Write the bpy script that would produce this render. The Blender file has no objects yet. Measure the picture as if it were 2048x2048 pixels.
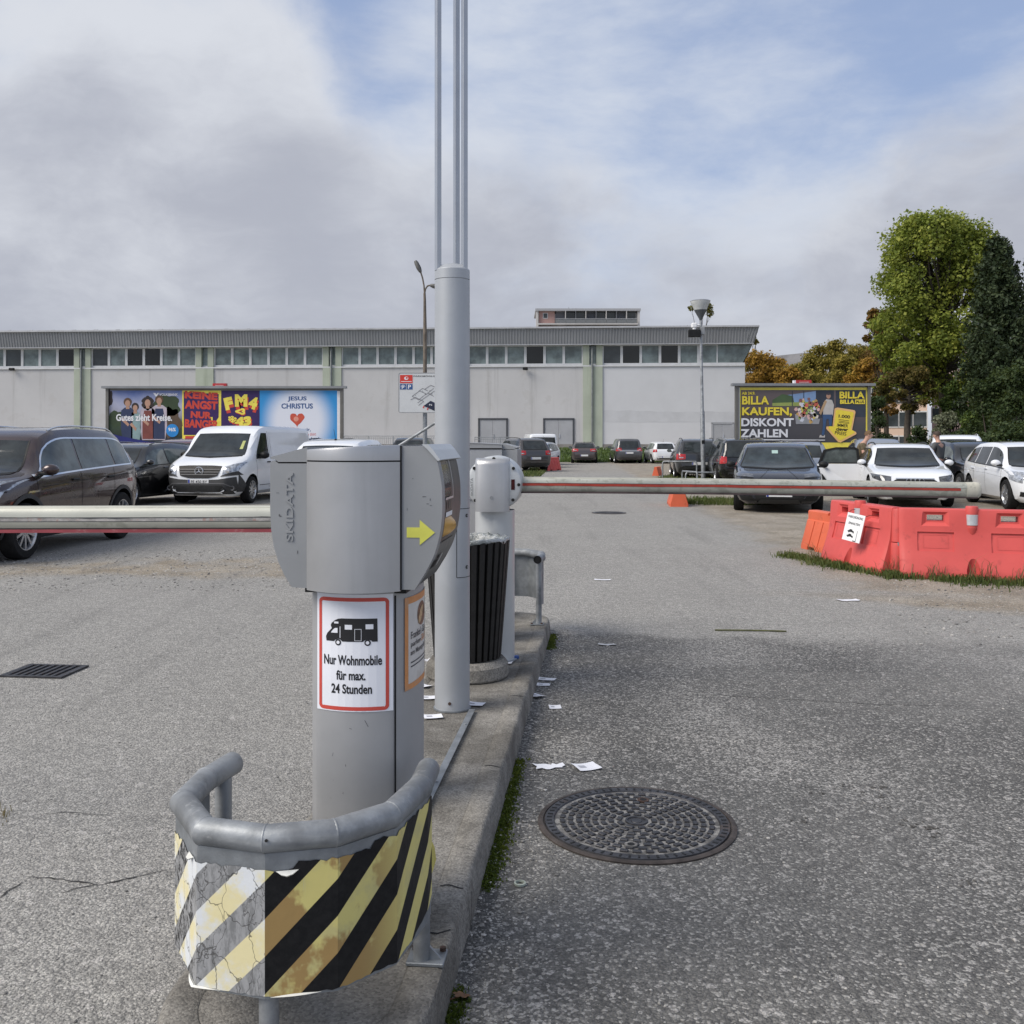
import bpy, bmesh, math, random
import numpy as np
from mathutils import Vector, Matrix
from mathutils.bvhtree import BVHTree
R = math.radians
random.seed(7)
rng = np.random.default_rng(11)
S = bpy.context.scene
COL = S.collection

# ---------------------------------------------------------------- camera, sky, sun, exposure
F = 1964.0          # focal length in photograph pixels (2048 wide)
HZ = 882.0          # horizon row
EYE = 1.5           # eye height, metres
cd = bpy.data.cameras.new('camera'); cam = bpy.data.objects.new('camera', cd); COL.objects.link(cam)
cam.location = (0, 0, EYE); cam.rotation_euler = (R(90), 0, 0)
cd.sensor_width = 36; cd.lens = 36*F/2048; cd.shift_y = -(1024-HZ)/2048
cd.clip_start = .05; cd.clip_end = 3000
S.camera = cam
S.view_settings.view_transform = 'Standard'; S.view_settings.look = 'None'
S.view_settings.exposure = 0.54; S.view_settings.gamma = 1.0
S.view_settings.use_curve_mapping = False

SUN_AZ = R(-114); SUN_EL = R(44)      # azimuth from +Y towards +X, elevation
SUN = Vector((math.sin(SUN_AZ)*math.cos(SUN_EL), math.cos(SUN_AZ)*math.cos(SUN_EL), math.sin(SUN_EL)))
ld = bpy.data.lights.new('sun', 'SUN'); lo = bpy.data.objects.new('sun', ld); COL.objects.link(lo)
ld.energy = 2.5; ld.angle = R(38); ld.color = (1, .93, .83)
lo.rotation_euler = SUN.to_track_quat('Z', 'Y').to_euler()

W = bpy.data.worlds.new('World'); S.world = W; W.use_nodes = True
class N:
    """tiny node-graph helper"""
    def __init__(s, tree): s.t = tree
    def n(s, typ, **kw):
        nd = s.t.nodes.new(typ)
        for k, v in kw.items():
            if k.startswith('i_'):
                key = k[2:]; key = int(key) if key.isdigit() else key.replace('_', ' ')
                s.put(nd, key, v)
            else: setattr(nd, k, v)
        return nd
    def put(s, nd, key, v):
        if isinstance(v, bpy.types.NodeSocket): s.t.links.new(v, nd.inputs[key])
        else:
            sk = nd.inputs[key]
            if sk.type == 'RGBA' and not isinstance(v, (int, float)) and len(v) == 3: v = (*v, 1)
            sk.default_value = v
    def math(s, op, a, b=None, c=None, clamp=False):
        nd = s.t.nodes.new('ShaderNodeMath'); nd.operation = op; nd.use_clamp = clamp
        s.put(nd, 0, a)
        if b is not None: s.put(nd, 1, b)
        if c is not None: s.put(nd, 2, c)
        return nd.outputs[0]
    def vm(s, op, a, b=None):
        nd = s.t.nodes.new('ShaderNodeVectorMath'); nd.operation = op
        s.put(nd, 0, a)
        if b is not None: s.put(nd, 1, b)
        return nd.outputs['Value'] if op in ('DOT_PRODUCT', 'LENGTH', 'DISTANCE') else nd.outputs[0]
    def mix(s, f, a, b, mode='MIX'):
        nd = s.t.nodes.new('ShaderNodeMix'); nd.data_type = 'RGBA'; nd.blend_type = mode
        s.put(nd, 0, f); s.put(nd, 6, a); s.put(nd, 7, b)
        return nd.outputs[2]
    def ss(s, x, lo, hi, o0=0.0, o1=1.0):
        nd = s.t.nodes.new('ShaderNodeMapRange'); nd.interpolation_type = 'SMOOTHSTEP'
        for k, v in zip((0, 1, 2, 3, 4), (x, lo, hi, o0, o1)): s.put(nd, k, v)
        return nd.outputs[0]
    def noise(s, vec, sc, det=4, rough=.5, dist=0, out='Fac', typ=None):
        nd = s.t.nodes.new('ShaderNodeTexNoise')
        if vec is not None: s.put(nd, 'Vector', vec)
        nd.inputs['Scale'].default_value = sc; nd.inputs['Detail'].default_value = det
        nd.inputs['Roughness'].default_value = rough; nd.inputs['Distortion'].default_value = dist
        return nd.outputs[out]
    def vor(s, vec, sc, out='Distance', feat='F1', rnd=1.0):
        nd = s.t.nodes.new('ShaderNodeTexVoronoi'); nd.feature = feat
        s.put(nd, 'Vector', vec); nd.inputs['Scale'].default_value = sc; nd.inputs['Randomness'].default_value = rnd
        return nd.outputs[out]
    def scale(s, vec, v): return s.vm('MULTIPLY', vec, v)

def vdir(u, v): return Vector(((u-1024)/F, 1, (HZ-v)/F)).normalized()
def build_world():
    t = W.node_tree; t.nodes.clear(); n = N(t)
    out = n.n('ShaderNodeOutputWorld'); bg = n.n('ShaderNodeBackground')
    t.links.new(bg.outputs[0], out.inputs[0]); bg.inputs[1].default_value = .1
    sky = n.n('ShaderNodeTexSky', sky_type='NISHITA', sun_disc=False, sun_elevation=SUN_EL, sun_rotation=SUN_AZ,
              air_density=1.0, dust_density=1.2, ozone_density=2.0, altitude=450)
    d = n.n('ShaderNodeTexCoord').outputs['Generated']
    z = n.n('ShaderNodeSeparateXYZ', i_0=d).outputs[2]
    warp = n.vm('ADD', d, n.scale(n.vm('SUBTRACT', n.noise(d, 3.0, 4, .55, out='Color'), (.5, .5, .5)), (.22, .22, .12)))
    # broken cumulus deck
    big = n.noise(n.scale(warp, (1, 1, 1.7)), 2.3, 8, .54)
    det = n.noise(n.scale(warp, (1, 1, 1.5)), 8, 7, .6)
    dens = n.math('ADD', big, n.math('MULTIPLY', n.math('SUBTRACT', det, .5), .42))
    def blob(u, v, r0, r1, w):
        return n.math('MULTIPLY', n.ss(n.vm('DOT_PRODUCT', d, tuple(vdir(u, v))), math.cos(R(r1)), math.cos(R(r0))), w)
    bias = n.math('ADD', n.ss(z, .02, .36, .26, -.05), n.ss(z, .42, .62, 0.0, .20))  # second term adds cloud above the view to make the skylight less blue
    for b in ((120, 330, 5, 17, .30), (560, 480, 3, 18, .20), (1990, 380, 3, 11, .18), (1330, 560, 2, 12, .10), (1050, 330, 1, 7, .10),
              (1450, 0, 3, 12, -.20), (760, 10, 2, 7, -.10), (1850, 20, 2, 8, -.10), (1500, 270, 2, 9, -.14), (1250, 240, 2, 9, -.10), (860, 120, 2, 7, -.10)):
        bias = n.math('ADD', bias, blob(*b))
    dens = n.math('ADD', dens, bias)
    mask = n.ss(dens, .42, .80)
    # thin high veil
    cir = n.noise(n.scale(n.vm('ADD', d, n.scale(n.noise(d, 4, 3, .5, out='Color'), (.15, .15, .05))), (1.3, 1.3, 3.6)), 2.6, 7, .6)
    veil = n.ss(n.math('ADD', n.math('ADD', cir, n.ss(z, .10, .42, .16, -.16)), n.math('ADD', blob(1000, 150, 2, 10, .22), blob(1450, 230, 2, 11, .2))), .34, .78, .22, .97)
    blue = n.mix(.65, sky.outputs[0], (1.65, 2.4, 4.3))
    c = n.mix(veil, blue, (4.5, 4.85, 5.5))
    # cloud tone: white heads, grey-lilac bellies
    tone = n.math('ADD', n.noise(n.scale(warp, (1, 1, 2.0)), 2.6, 7, .6), n.math('MULTIPLY', n.math('SUBTRACT', det, .5), .25))
    tone = n.math('ADD', tone, n.ss(dens, .60, 1.05, .10, -.10))
    for b in ((120, 200, 2, 13, .16), (480, 90, 2, 8, .14), (380, 640, 2, 7, .06), (420, 470, 3, 14, -.08), (1150, 520, 3, 12, -.06), (1900, 450, 3, 13, -.05)):
        tone = n.math('ADD', tone, blob(*b))
    cl = n.mix(n.ss(tone, .33, .74), (3.05, 3.20, 3.70), (4.85, 5.03, 5.42))
    c = n.mix(n.math('MULTIPLY', mask, .97), c, cl)
    t.links.new(c, bg.inputs[0])
build_world()

# ---------------------------------------------------------------- helpers
def at(u, v, Y): return Vector(((u-1024)/F*Y, Y, EYE-(v-HZ)/F*Y))
def gr(u, v, z=0.0):
    Y = (EYE-z)*F/(v-HZ); return Vector(((u-1024)/F*Y, Y, z))

def tag(o, label=None, cat=None, group=None, kind=None):
    if label: o['label'] = label
    if cat: o['category'] = cat
    if group: o['group'] = group
    if kind: o['kind'] = kind
    return o
def thing(name, label, cat, loc=(0, 0, 0), rz=0, group=None):
    o = bpy.data.objects.new(name, None); COL.objects.link(o); o.location = loc; o.rotation_euler = (0, 0, rz)
    o.empty_display_size = .1
    return tag(o, label, cat, group)
def copy_tree(o, parent=None):
    c = o.copy(); COL.objects.link(c); c.parent = parent
    for ch in list(o.children): copy_tree(ch, c)
    return c

class G:
    """geometry collector"""
    def __init__(s): s.v = []; s.f = []; s.m = []; s.mi = 0
    def add(s, v, f):
        o = len(s.v); s.v += [tuple(p) for p in v]
        s.f += [tuple(i+o for i in q) for q in f]; s.m += [s.mi]*len(f); return s
    def box(s, c, d, rz=0, M=None):
        x, y, z = d[0]/2, d[1]/2, d[2]/2
        v = [Vector((a*x, b*y, e*z)) for a in (-1, 1) for b in (-1, 1) for e in (-1, 1)]
        if M is None: M = Matrix.Rotation(rz, 3, 'Z')
        v = [M @ p + Vector(c) for p in v]
        return s.add(v, [(0, 1, 3, 2), (4, 6, 7, 5), (0, 4, 5, 1), (2, 3, 7, 6), (0, 2, 6, 4), (1, 5, 7, 3)])
    def rbox(s, c, d, r=.01, seg=2, rz=0, M=None):
        bm = bmesh.new(); bmesh.ops.create_cube(bm, size=1)
        for q in bm.verts: q.co = Vector((q.co.x*d[0], q.co.y*d[1], q.co.z*d[2]))
        bmesh.ops.bevel(bm, geom=bm.edges[:], offset=r, segments=seg, profile=.5, affect='EDGES')
        if M is None: M = Matrix.Rotation(rz, 3, 'Z')
        bm.verts.index_update()
        v = [M @ q.co + Vector(c) for q in bm.verts]; f = [[q.index for q in p.verts] for p in bm.faces]; bm.free()
        return s.add(v, f)
    def cyl(s, p0, p1, r, r1=None, n=24, caps=True):
        p0 = Vector(p0); p1 = Vector(p1); r1 = r if r1 is None else r1
        d = (p1-p0).normalized(); a = d.orthogonal().normalized(); b = d.cross(a)
        v = []
        for i in range(n):
            t = 2*math.pi*i/n; e = a*math.cos(t)+b*math.sin(t); v += [p0+e*r, p1+e*r1]
        f = [(2*i, 2*((i+1) % n), 2*((i+1) % n)+1, 2*i+1) for i in range(n)]
        if caps: f += [tuple(2*i for i in range(n))[::-1], tuple(2*i+1 for i in range(n))]
        return s.add(v, f)
    def tube(s, pts, r, n=16, caps=True, closed=False):
        pts = [Vector(p) for p in pts]; rs = r if hasattr(r, '__len__') else [r]*len(pts)
        m = len(pts); v = []; f = []; up = None
        for i, p in enumerate(pts):
            a = pts[i-1] if (i or closed) else None; b = pts[(i+1) % m] if (i < m-1 or closed) else None
            d0 = (p-a).normalized() if a is not None else (b-p).normalized()
            d1 = (b-p).normalized() if b is not None else d0
            t = (d0+d1).normalized() if (d0+d1).length > 1e-6 else d0
            if up is None: up = t.orthogonal().normalized()
            up = (up-t*up.dot(t)).normalized(); w = t.cross(up)
            k = 1/max(.35, math.sqrt(max(0, (1+d0.dot(d1))/2)))
            bend = (d1-d0); bd = (bend-t*bend.dot(t)); bd = bd.normalized() if bd.length > 1e-6 else None
            for j in range(n):
                e = (up*math.cos(2*math.pi*j/n)+w*math.sin(2*math.pi*j/n))*rs[i]
                if bd is not None: e = e + bd*(e.dot(bd))*(k-1)
                v.append(p+e)
        for i in range(m if closed else m-1):
            i2 = (i+1) % m
            for j in range(n): f.append((i*n+j, i*n+(j+1) % n, i2*n+(j+1) % n, i2*n+j))
        if caps and not closed: f += [tuple(range(n))[::-1], tuple((m-1)*n+j for j in range(n))]
        return s.add(v, f)
    def lathe(s, prof, n=32, c=(0, 0, 0), M=None, a0=0, a1=2*math.pi):
        full = abs(a1-a0-2*math.pi) < 1e-6; k = n if full else n+1; v = []; f = []; m = len(prof)
        for i in range(k):
            t = a0+(a1-a0)*i/n
            for (r, z) in prof:
                p = Vector((r*math.cos(t), r*math.sin(t), z)); p = (M @ p if M is not None else p)+Vector(c); v.append(p)
        for i in range(n):
            i2 = (i+1) % k
            for j in range(m-1): f.append((i*m+j, i2*m+j, i2*m+j+1, i*m+j+1))
        return s.add(v, f)
    def loft(s, secs, caps=True, closed=True):
        n = len(secs[0]); v = [p for q in secs for p in q]; f = []
        for i in range(len(secs)-1):
            for j in range(n if closed else n-1):
                f.append((i*n+j, i*n+(j+1) % n, (i+1)*n+(j+1) % n, (i+1)*n+j))
        if caps: f += [tuple(range(n))[::-1], tuple((len(secs)-1)*n+j for j in range(n))]
        return s.add(v, f)
    def prism(s, poly, fn0, fn1):
        n = len(poly); v = [fn0(*p) for p in poly]+[fn1(*p) for p in poly]
        f = [tuple(range(n))[::-1], tuple(range(n, 2*n))]+[(i, (i+1) % n, n+(i+1) % n, n+i) for i in range(n)]
        return s.add(v, f)
    def grid(s, fn, nu, nv):
        v = [fn(i/nu, j/nv) for i in range(nu+1) for j in range(nv+1)]
        f = [(i*(nv+1)+j, (i+1)*(nv+1)+j, (i+1)*(nv+1)+j+1, i*(nv+1)+j+1) for i in range(nu) for j in range(nv)]
        return s.add(v, f)
    def poly(s, pts): return s.add(pts, [tuple(range(len(pts)))])
    def build(s, name, mat, parent=None, smooth=35, label=None, kind=None, flip=False):
        me = bpy.data.meshes.new(name); me.from_pydata(s.v, [], s.f)
        for m in (mat if isinstance(mat, (list, tuple)) else [mat]): me.materials.append(m)
        if any(s.m): me.polygons.foreach_set('material_index', s.m)
        if smooth:
            me.polygons.foreach_set('use_smooth', [True]*len(me.polygons))
            me.update(); me.set_sharp_from_angle(angle=R(smooth))
        me.update()
        o = bpy.data.objects.new(name, me); COL.objects.link(o); o.parent = parent
        if label: o['label'] = label
        if kind: o['kind'] = kind
        return o
def fixn(o):
    bm = bmesh.new(); bm.from_mesh(o.data); bmesh.ops.recalc_face_normals(bm, faces=bm.faces[:]); bm.to_mesh(o.data); bm.free(); return o
def share(src, name, parent, loc=(0, 0, 0), rot=(0, 0, 0), scale=(1, 1, 1)):
    o = bpy.data.objects.new(name, src.data); COL.objects.link(o); o.parent = parent
    o.location = loc; o.rotation_euler = rot; o.scale = scale; return o
def boolean(o, cutters, op='DIFFERENCE'):
    for c in cutters:
        m = o.modifiers.new('b', 'BOOLEAN'); m.operation = op; m.object = c; m.solver = 'EXACT'
    bpy.context.view_layer.update()
    dg = bpy.context.evaluated_depsgraph_get()
    me = bpy.data.meshes.new_from_object(o.evaluated_get(dg)); o.modifiers.clear(); o.data = me
    for c in cutters: bpy.data.objects.remove(c)
    me.polygons.foreach_set('use_smooth', [True]*len(me.polygons)); me.update(); me.set_sharp_from_angle(angle=R(32))
    return o

_tc = {}
def text2d(body, bold=0.0, shear=0.0):
    k = (body, bold, shear)
    if k not in _tc:
        cu = bpy.data.curves.new('t', 'FONT'); cu.body = body; cu.size = 1; cu.offset = bold; cu.shear = shear
        cu.resolution_u = 4; cu.align_x = 'CENTER'
        ob = bpy.data.objects.new('t', cu); me = ob.to_mesh()
        v = [(p.co.x, p.co.y) for p in me.vertices]; f = [tuple(p.vertices) for p in me.polygons]
        ob.to_mesh_clear(); bpy.data.objects.remove(ob); bpy.data.curves.remove(cu)
        _tc[k] = (v, f)
    return _tc[k]
def lettering(g, body, fn, cx, cy, h=None, w=None, bold=0.0, rot=0, shear=0, arch=0):
    """flat print lettering fitted to cap height h and/or width w, centred on cx, cy, mapped by fn(x, y)"""
    v, f = text2d(body, bold, shear)
    if not v: return g
    xs = [p[0] for p in v]; ys = [p[1] for p in v]
    x0, x1, y0, y1 = min(xs), max(xs), min(ys), max(ys)
    sy = (h/(y1-y0)) if h else w/(x1-x0); sx = (w/(x1-x0)) if w else sy
    c, s_ = math.cos(rot), math.sin(rot); out = []
    for (x, y) in v:
        a = (x-(x0+x1)/2)*sx; b = (y-(y0+y1)/2)*sy
        if arch: b -= arch*(a*a)
        out.append(fn(cx+a*c-b*s_, cy+a*s_+b*c))
    return g.add(out, f)
def rrect(x0, y0, x1, y1, r, n=5):
    p = []
    for (cx, cy, a) in ((x1-r, y1-r, 0), (x0+r, y1-r, 90), (x0+r, y0+r, 180), (x1-r, y0+r, 270)):
        for i in range(n+1): t = R(a+90*i/n); p.append((cx+r*math.cos(t), cy+r*math.sin(t)))
    return p
def ring2(g, outer, inner, fn):
    n = len(outer); return g.add([fn(*p) for p in outer]+[fn(*p) for p in inner], [(i, (i+1) % n, n+(i+1) % n, n+i) for i in range(n)])
def sliced(g, pts, fn, step, holes=None):
    """fill a 2-D outline, cut into vertical slices so that it can follow a curved surface"""
    bm = bmesh.new(); f = bm.faces.new([bm.verts.new((x, y, 0)) for x, y in pts]); bmesh.ops.triangulate(bm, faces=[f])
    xs = [p[0] for p in pts]; x = min(xs)+step
    while x < max(xs):
        bmesh.ops.bisect_plane(bm, geom=bm.verts[:]+bm.edges[:]+bm.faces[:], plane_co=(x, 0, 0), plane_no=(1, 0, 0)); x += step
    bm.verts.index_update(); g.add([fn(v.co.x, v.co.y) for v in bm.verts], [[v.index for v in p.verts] for p in bm.faces]); bm.free(); return g
def ell(cx, cy, rx, ry, n=20): return [(cx+rx*math.cos(2*math.pi*i/n), cy+ry*math.sin(2*math.pi*i/n)) for i in range(n)]

# ---------------------------------------------------------------- materials
_m = {}
def mat(name, c, r=.5, m=0.0, var=.12, sc=6.0, bump=0.0, bsc=80.0, coat=0.0, spec=.5, spots=None, streak=None, rv=.1):
    """procedural principled material: noise-varied colour and gloss, fine bump, optional spots / vertical streaks of dirt"""
    if name in _m: return _m[name]
    M = bpy.data.materials.new(name); M.use_nodes = True; t = M.node_tree; n = N(t)
    b = t.nodes['Principled BSDF']; co = n.n('ShaderNodeTexCoord').outputs['Object']
    a = n.noise(co, sc, 5, .6)
    hi = tuple(min(1, x*(1+var)) for x in c); lo_ = tuple(x*(1-var) for x in c)
    col = n.mix(n.ss(a, .3, .7), lo_, hi)
    if spots:     # (colour, scale, threshold, strength)
        s = n.ss(n.noise(co, spots[1], 6, .65), spots[2], spots[2]+.08); col = n.mix(n.math('MULTIPLY', s, spots[3]), col, spots[0])
    if streak:    # (colour, scale, threshold, strength)
        s = n.ss(n.noise(n.scale(co, (1, 1, .06)), streak[1], 5, .6), streak[2], streak[2]+.2); col = n.mix(n.math('MULTIPLY', s, streak[3]), col, streak[0])
    t.links.new(col, b.inputs['Base Color'])
    b.inputs['Metallic'].default_value = m; b.inputs['Specular IOR Level'].default_value = spec
    rr = n.ss(n.noise(co, sc*2.3, 4, .6), .25, .75, max(.02, r-rv*r), min(1, r+rv*r)); t.links.new(rr, b.inputs['Roughness'])
    if coat: b.inputs['Coat Weight'].default_value = coat; b.inputs['Coat Roughness'].default_value = .04
    if bump:
        bp = n.n('ShaderNodeBump', i_Strength=bump, i_Distance=.004, i_Height=n.noise(co, bsc, 5, .6)); t.links.new(bp.outputs[0], b.inputs['Normal'])
    _m[name] = M; return M
def new_mat(name):
    M = bpy.data.materials.new(name); M.use_nodes = True; n = N(M.node_tree); _m[name] = M
    return M, n, M.node_tree.nodes['Principled BSDF'], n.n('ShaderNodeTexCoord').outputs['Object']
def link(n, a, b): n.t.links.new(a, b)

galv = mat('galvanised steel', (.275, .29, .305), .56, .5, .3, 9, .25, 60, spots=((.42, .43, .44), 14, .58, .5), streak=((.2, .2, .21), 7, .6, .4), spec=.3)
galv_dull = mat('dull galvanised steel', (.27, .29, .31), .55, .6, .2, 12, .2, 80)
silver = mat('silver lacquered metal', (.43, .435, .445), .36, .65, .07, 3, .05, 400, streak=((.30, .305, .31), 6, .55, .5), spots=((.36, .36, .355), 16, .66, .4))
silver_d = mat('grey lacquered plastic', (.285, .295, .305), .5, .2, .06, 4, .06, 300, spots=((.21, .215, .22), 22, .68, .4))
silver_p = mat('pale silver lacquer', (.54, .56, .57), .4, .35, .06, 3, .05, 300, streak=((.45, .45, .44), 5, .62, .3))
pole_m = mat('blue grey lacquered steel', (.40, .42, .445), .45, .3, .07, 2.5, .08, 300, streak=((.30, .32, .35), 6, .6, .4))
black_p = mat('black plastic', (.011, .0115, .012), .55, 0, .3, 10, .1, 200, spec=.3)
black_g = mat('black gap', (.004, .004, .005), .8, 0, 0, 5)
rubber = mat('tyre rubber', (.014, .014, .0145), .8, 0, .25, 20, .2, 120, spec=.2)
white_p = mat('white print paper', (.78, .79, .82), .6, 0, .04, 10)
white_paint = mat('white paint', (.78, .79, .80), .4, 0, .05, 6)
ink = mat('black ink', (.012, .012, .014), .5, 0, .1, 10)
ink_blue = mat('navy ink', (.03, .09, .26), .5, 0, .1, 10)
red_ink = mat('red ink', (.62, .045, .03), .45, 0, .08, 10)
yellow_ink = mat('yellow ink', (.82, .66, .06), .5, 0, .06, 10)
chrome = mat('chrome trim', (.75, .76, .78), .12, 1, .04, 10)
# ---------------------------------------------------------------- ground
def vnoise(x, y, sc, seed):
    r = np.random.default_rng(seed); T = r.random((256, 256))
    X = x*sc+100.3; Y = y*sc+57.7; i = np.floor(X).astype(int); j = np.floor(Y).astype(int); fx = X-i; fy = Y-j
    fx = fx*fx*(3-2*fx); fy = fy*fy*(3-2*fy); i %= 256; j %= 256; i2 = (i+1) % 256; j2 = (j+1) % 256
    return T[i, j]*(1-fx)*(1-fy)+T[i2, j]*fx*(1-fy)+T[i, j2]*(1-fx)*fy+T[i2, j2]*fx*fy
def fbm(x, y, sc, seed, o=4):
    a = 0; k = 1; t = 0
    for q in range(o): a = a+vnoise(x, y, sc*2**q, seed+q)*k; t += k; k *= .55
    return a/t
def sstep(x, a, b): t = np.clip((x-a)/(b-a), 0, 1); return t*t*(3-2*t)

def ground_mat():
    M, n, b, co = new_mat('worn asphalt and gravel')
    at_ = n.n('ShaderNodeAttribute', attribute_name='wear').outputs['Color']
    sp = n.n('ShaderNodeSeparateColor', i_0=at_); dark, tan, pale = sp.outputs[0], sp.outputs[1], sp.outputs[2]
    # aggregate: two sizes of stones in a binder
    w = n.vm('ADD', co, n.scale(n.noise(co, 60, 2, .5, out='Color'), (.006, .006, .006)))
    v1 = n.n('ShaderNodeTexVoronoi', i_Vector=w, i_Scale=105.0); v2 = n.n('ShaderNodeTexVoronoi', i_Vector=w, i_Scale=210.0)
    v3 = n.n('ShaderNodeTexVoronoi', i_Vector=w, i_Scale=46.0)
    s1 = n.n('ShaderNodeSeparateColor', i_0=v1.outputs['Color']).outputs[0]; s2 = n.n('ShaderNodeSeparateColor', i_0=v2.outputs['Color']).outputs[1]
    s3 = n.n('ShaderNodeSeparateColor', i_0=v3.outputs['Color']).outputs[2]
    stone = n.math('ADD', n.math('MULTIPLY', s1, .6), n.math('MULTIPLY', s2, .4))
    g1 = n.ss(v1.outputs['Distance'], .30, .62)                       # binder between stones
    big = n.noise(co, .8, 6, .6); mid = n.noise(co, 6, 5, .6)
    tone = n.math('ADD', n.math('MULTIPLY', big, .55), n.math('MULTIPLY', mid, .45))
    c_l = n.mix(n.ss(tone, .25, .75), (.315, .308, .294), (.385, .376, .358))
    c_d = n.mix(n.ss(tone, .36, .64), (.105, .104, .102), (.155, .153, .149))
    c_t = n.mix(n.ss(n.noise(co, 1.7, 6, .65), .35, .65), (.27, .225, .165), (.42, .37, .30))
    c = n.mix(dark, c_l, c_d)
    c = n.mix(n.math('MULTIPLY', n.math('MULTIPLY', pale, .6), n.ss(n.math('ADD', n.noise(co, 26, 4, .7), n.math('MULTIPLY', stone, .35)), .40, .80)), c, (.38, .37, .355))
    c = n.mix(tan, c, c_t)
    gr_ = n.noise(co, 16, 7, .8); c = n.mix(1.0, c, n.mix(n.ss(gr_, .3, .7), (.82, .82, .82), (1.16, 1.16, 1.15)), 'MULTIPLY')
    contrast = n.mix(dark, (.70, .70, .70), (.58, .58, .58))
    sv = n.ss(stone, .12, .9)
    c = n.mix(1.0, c, n.mix(sv, contrast, (1.32, 1.31, 1.29)), 'MULTIPLY')
    c = n.mix(n.math('MULTIPLY', g1, .36), c, (.07, .07, .071))
    thr = n.math('SUBTRACT', n.math('MULTIPLY_ADD', dark, -.15, .955), n.math('MULTIPLY', pale, .14))
    c = n.mix(n.math('MULTIPLY', n.ss(n.math('SUBTRACT', s1, thr), 0.0, .03), n.math('MULTIPLY_ADD', dark, .08, .36)), c, n.mix(s2, (.36, .35, .33), (.60, .585, .56)))      # pale stones
    trk = n.noise(n.scale(co, (2.2, .16, 1)), 1.3, 4, .6); c = n.mix(n.math('MULTIPLY', n.ss(trk, .52, .72), .20), c, (.10, .098, .095))      # tyre-darkened lanes
    st = n.ss(n.noise(co, 2.1, 5, .7), .685, .735); c = n.mix(n.math('MULTIPLY', st, .55), c, (.055, .05, .045))                          # oil and damp spots
    c = n.mix(n.math('MULTIPLY', n.ss(s3, .965, .975), n.math('SUBTRACT', .75, n.math('MULTIPLY', g1, .5))), c, (.50, .48, .46))
    c = n.mix(n.math('MULTIPLY', n.ss(s2, .93, .95), .7), c, (.05, .05, .052))
    link(n, c, b.inputs['Base Color']); b.inputs['Roughness'].default_value = .88; b.inputs['Specular IOR Level'].default_value = .25
    h = n.math('ADD', n.math('MULTIPLY', v1.outputs['Distance'], -1.0), n.math('ADD', n.math('MULTIPLY', v2.outputs['Distance'], -.5), n.math('MULTIPLY', n.noise(co, 35, 4, .6), 1.2)))
    bp = n.n('ShaderNodeBump', i_Strength=.75, i_Distance=.006, i_Height=h); link(n, bp.outputs[0], b.inputs['Normal'])
    return M
GM = ground_mat()
def ground_z(x, y):           # the lot rises gently to the hall behind the far row of cars
    return .85*sstep(y, 69.5, 76)
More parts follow.
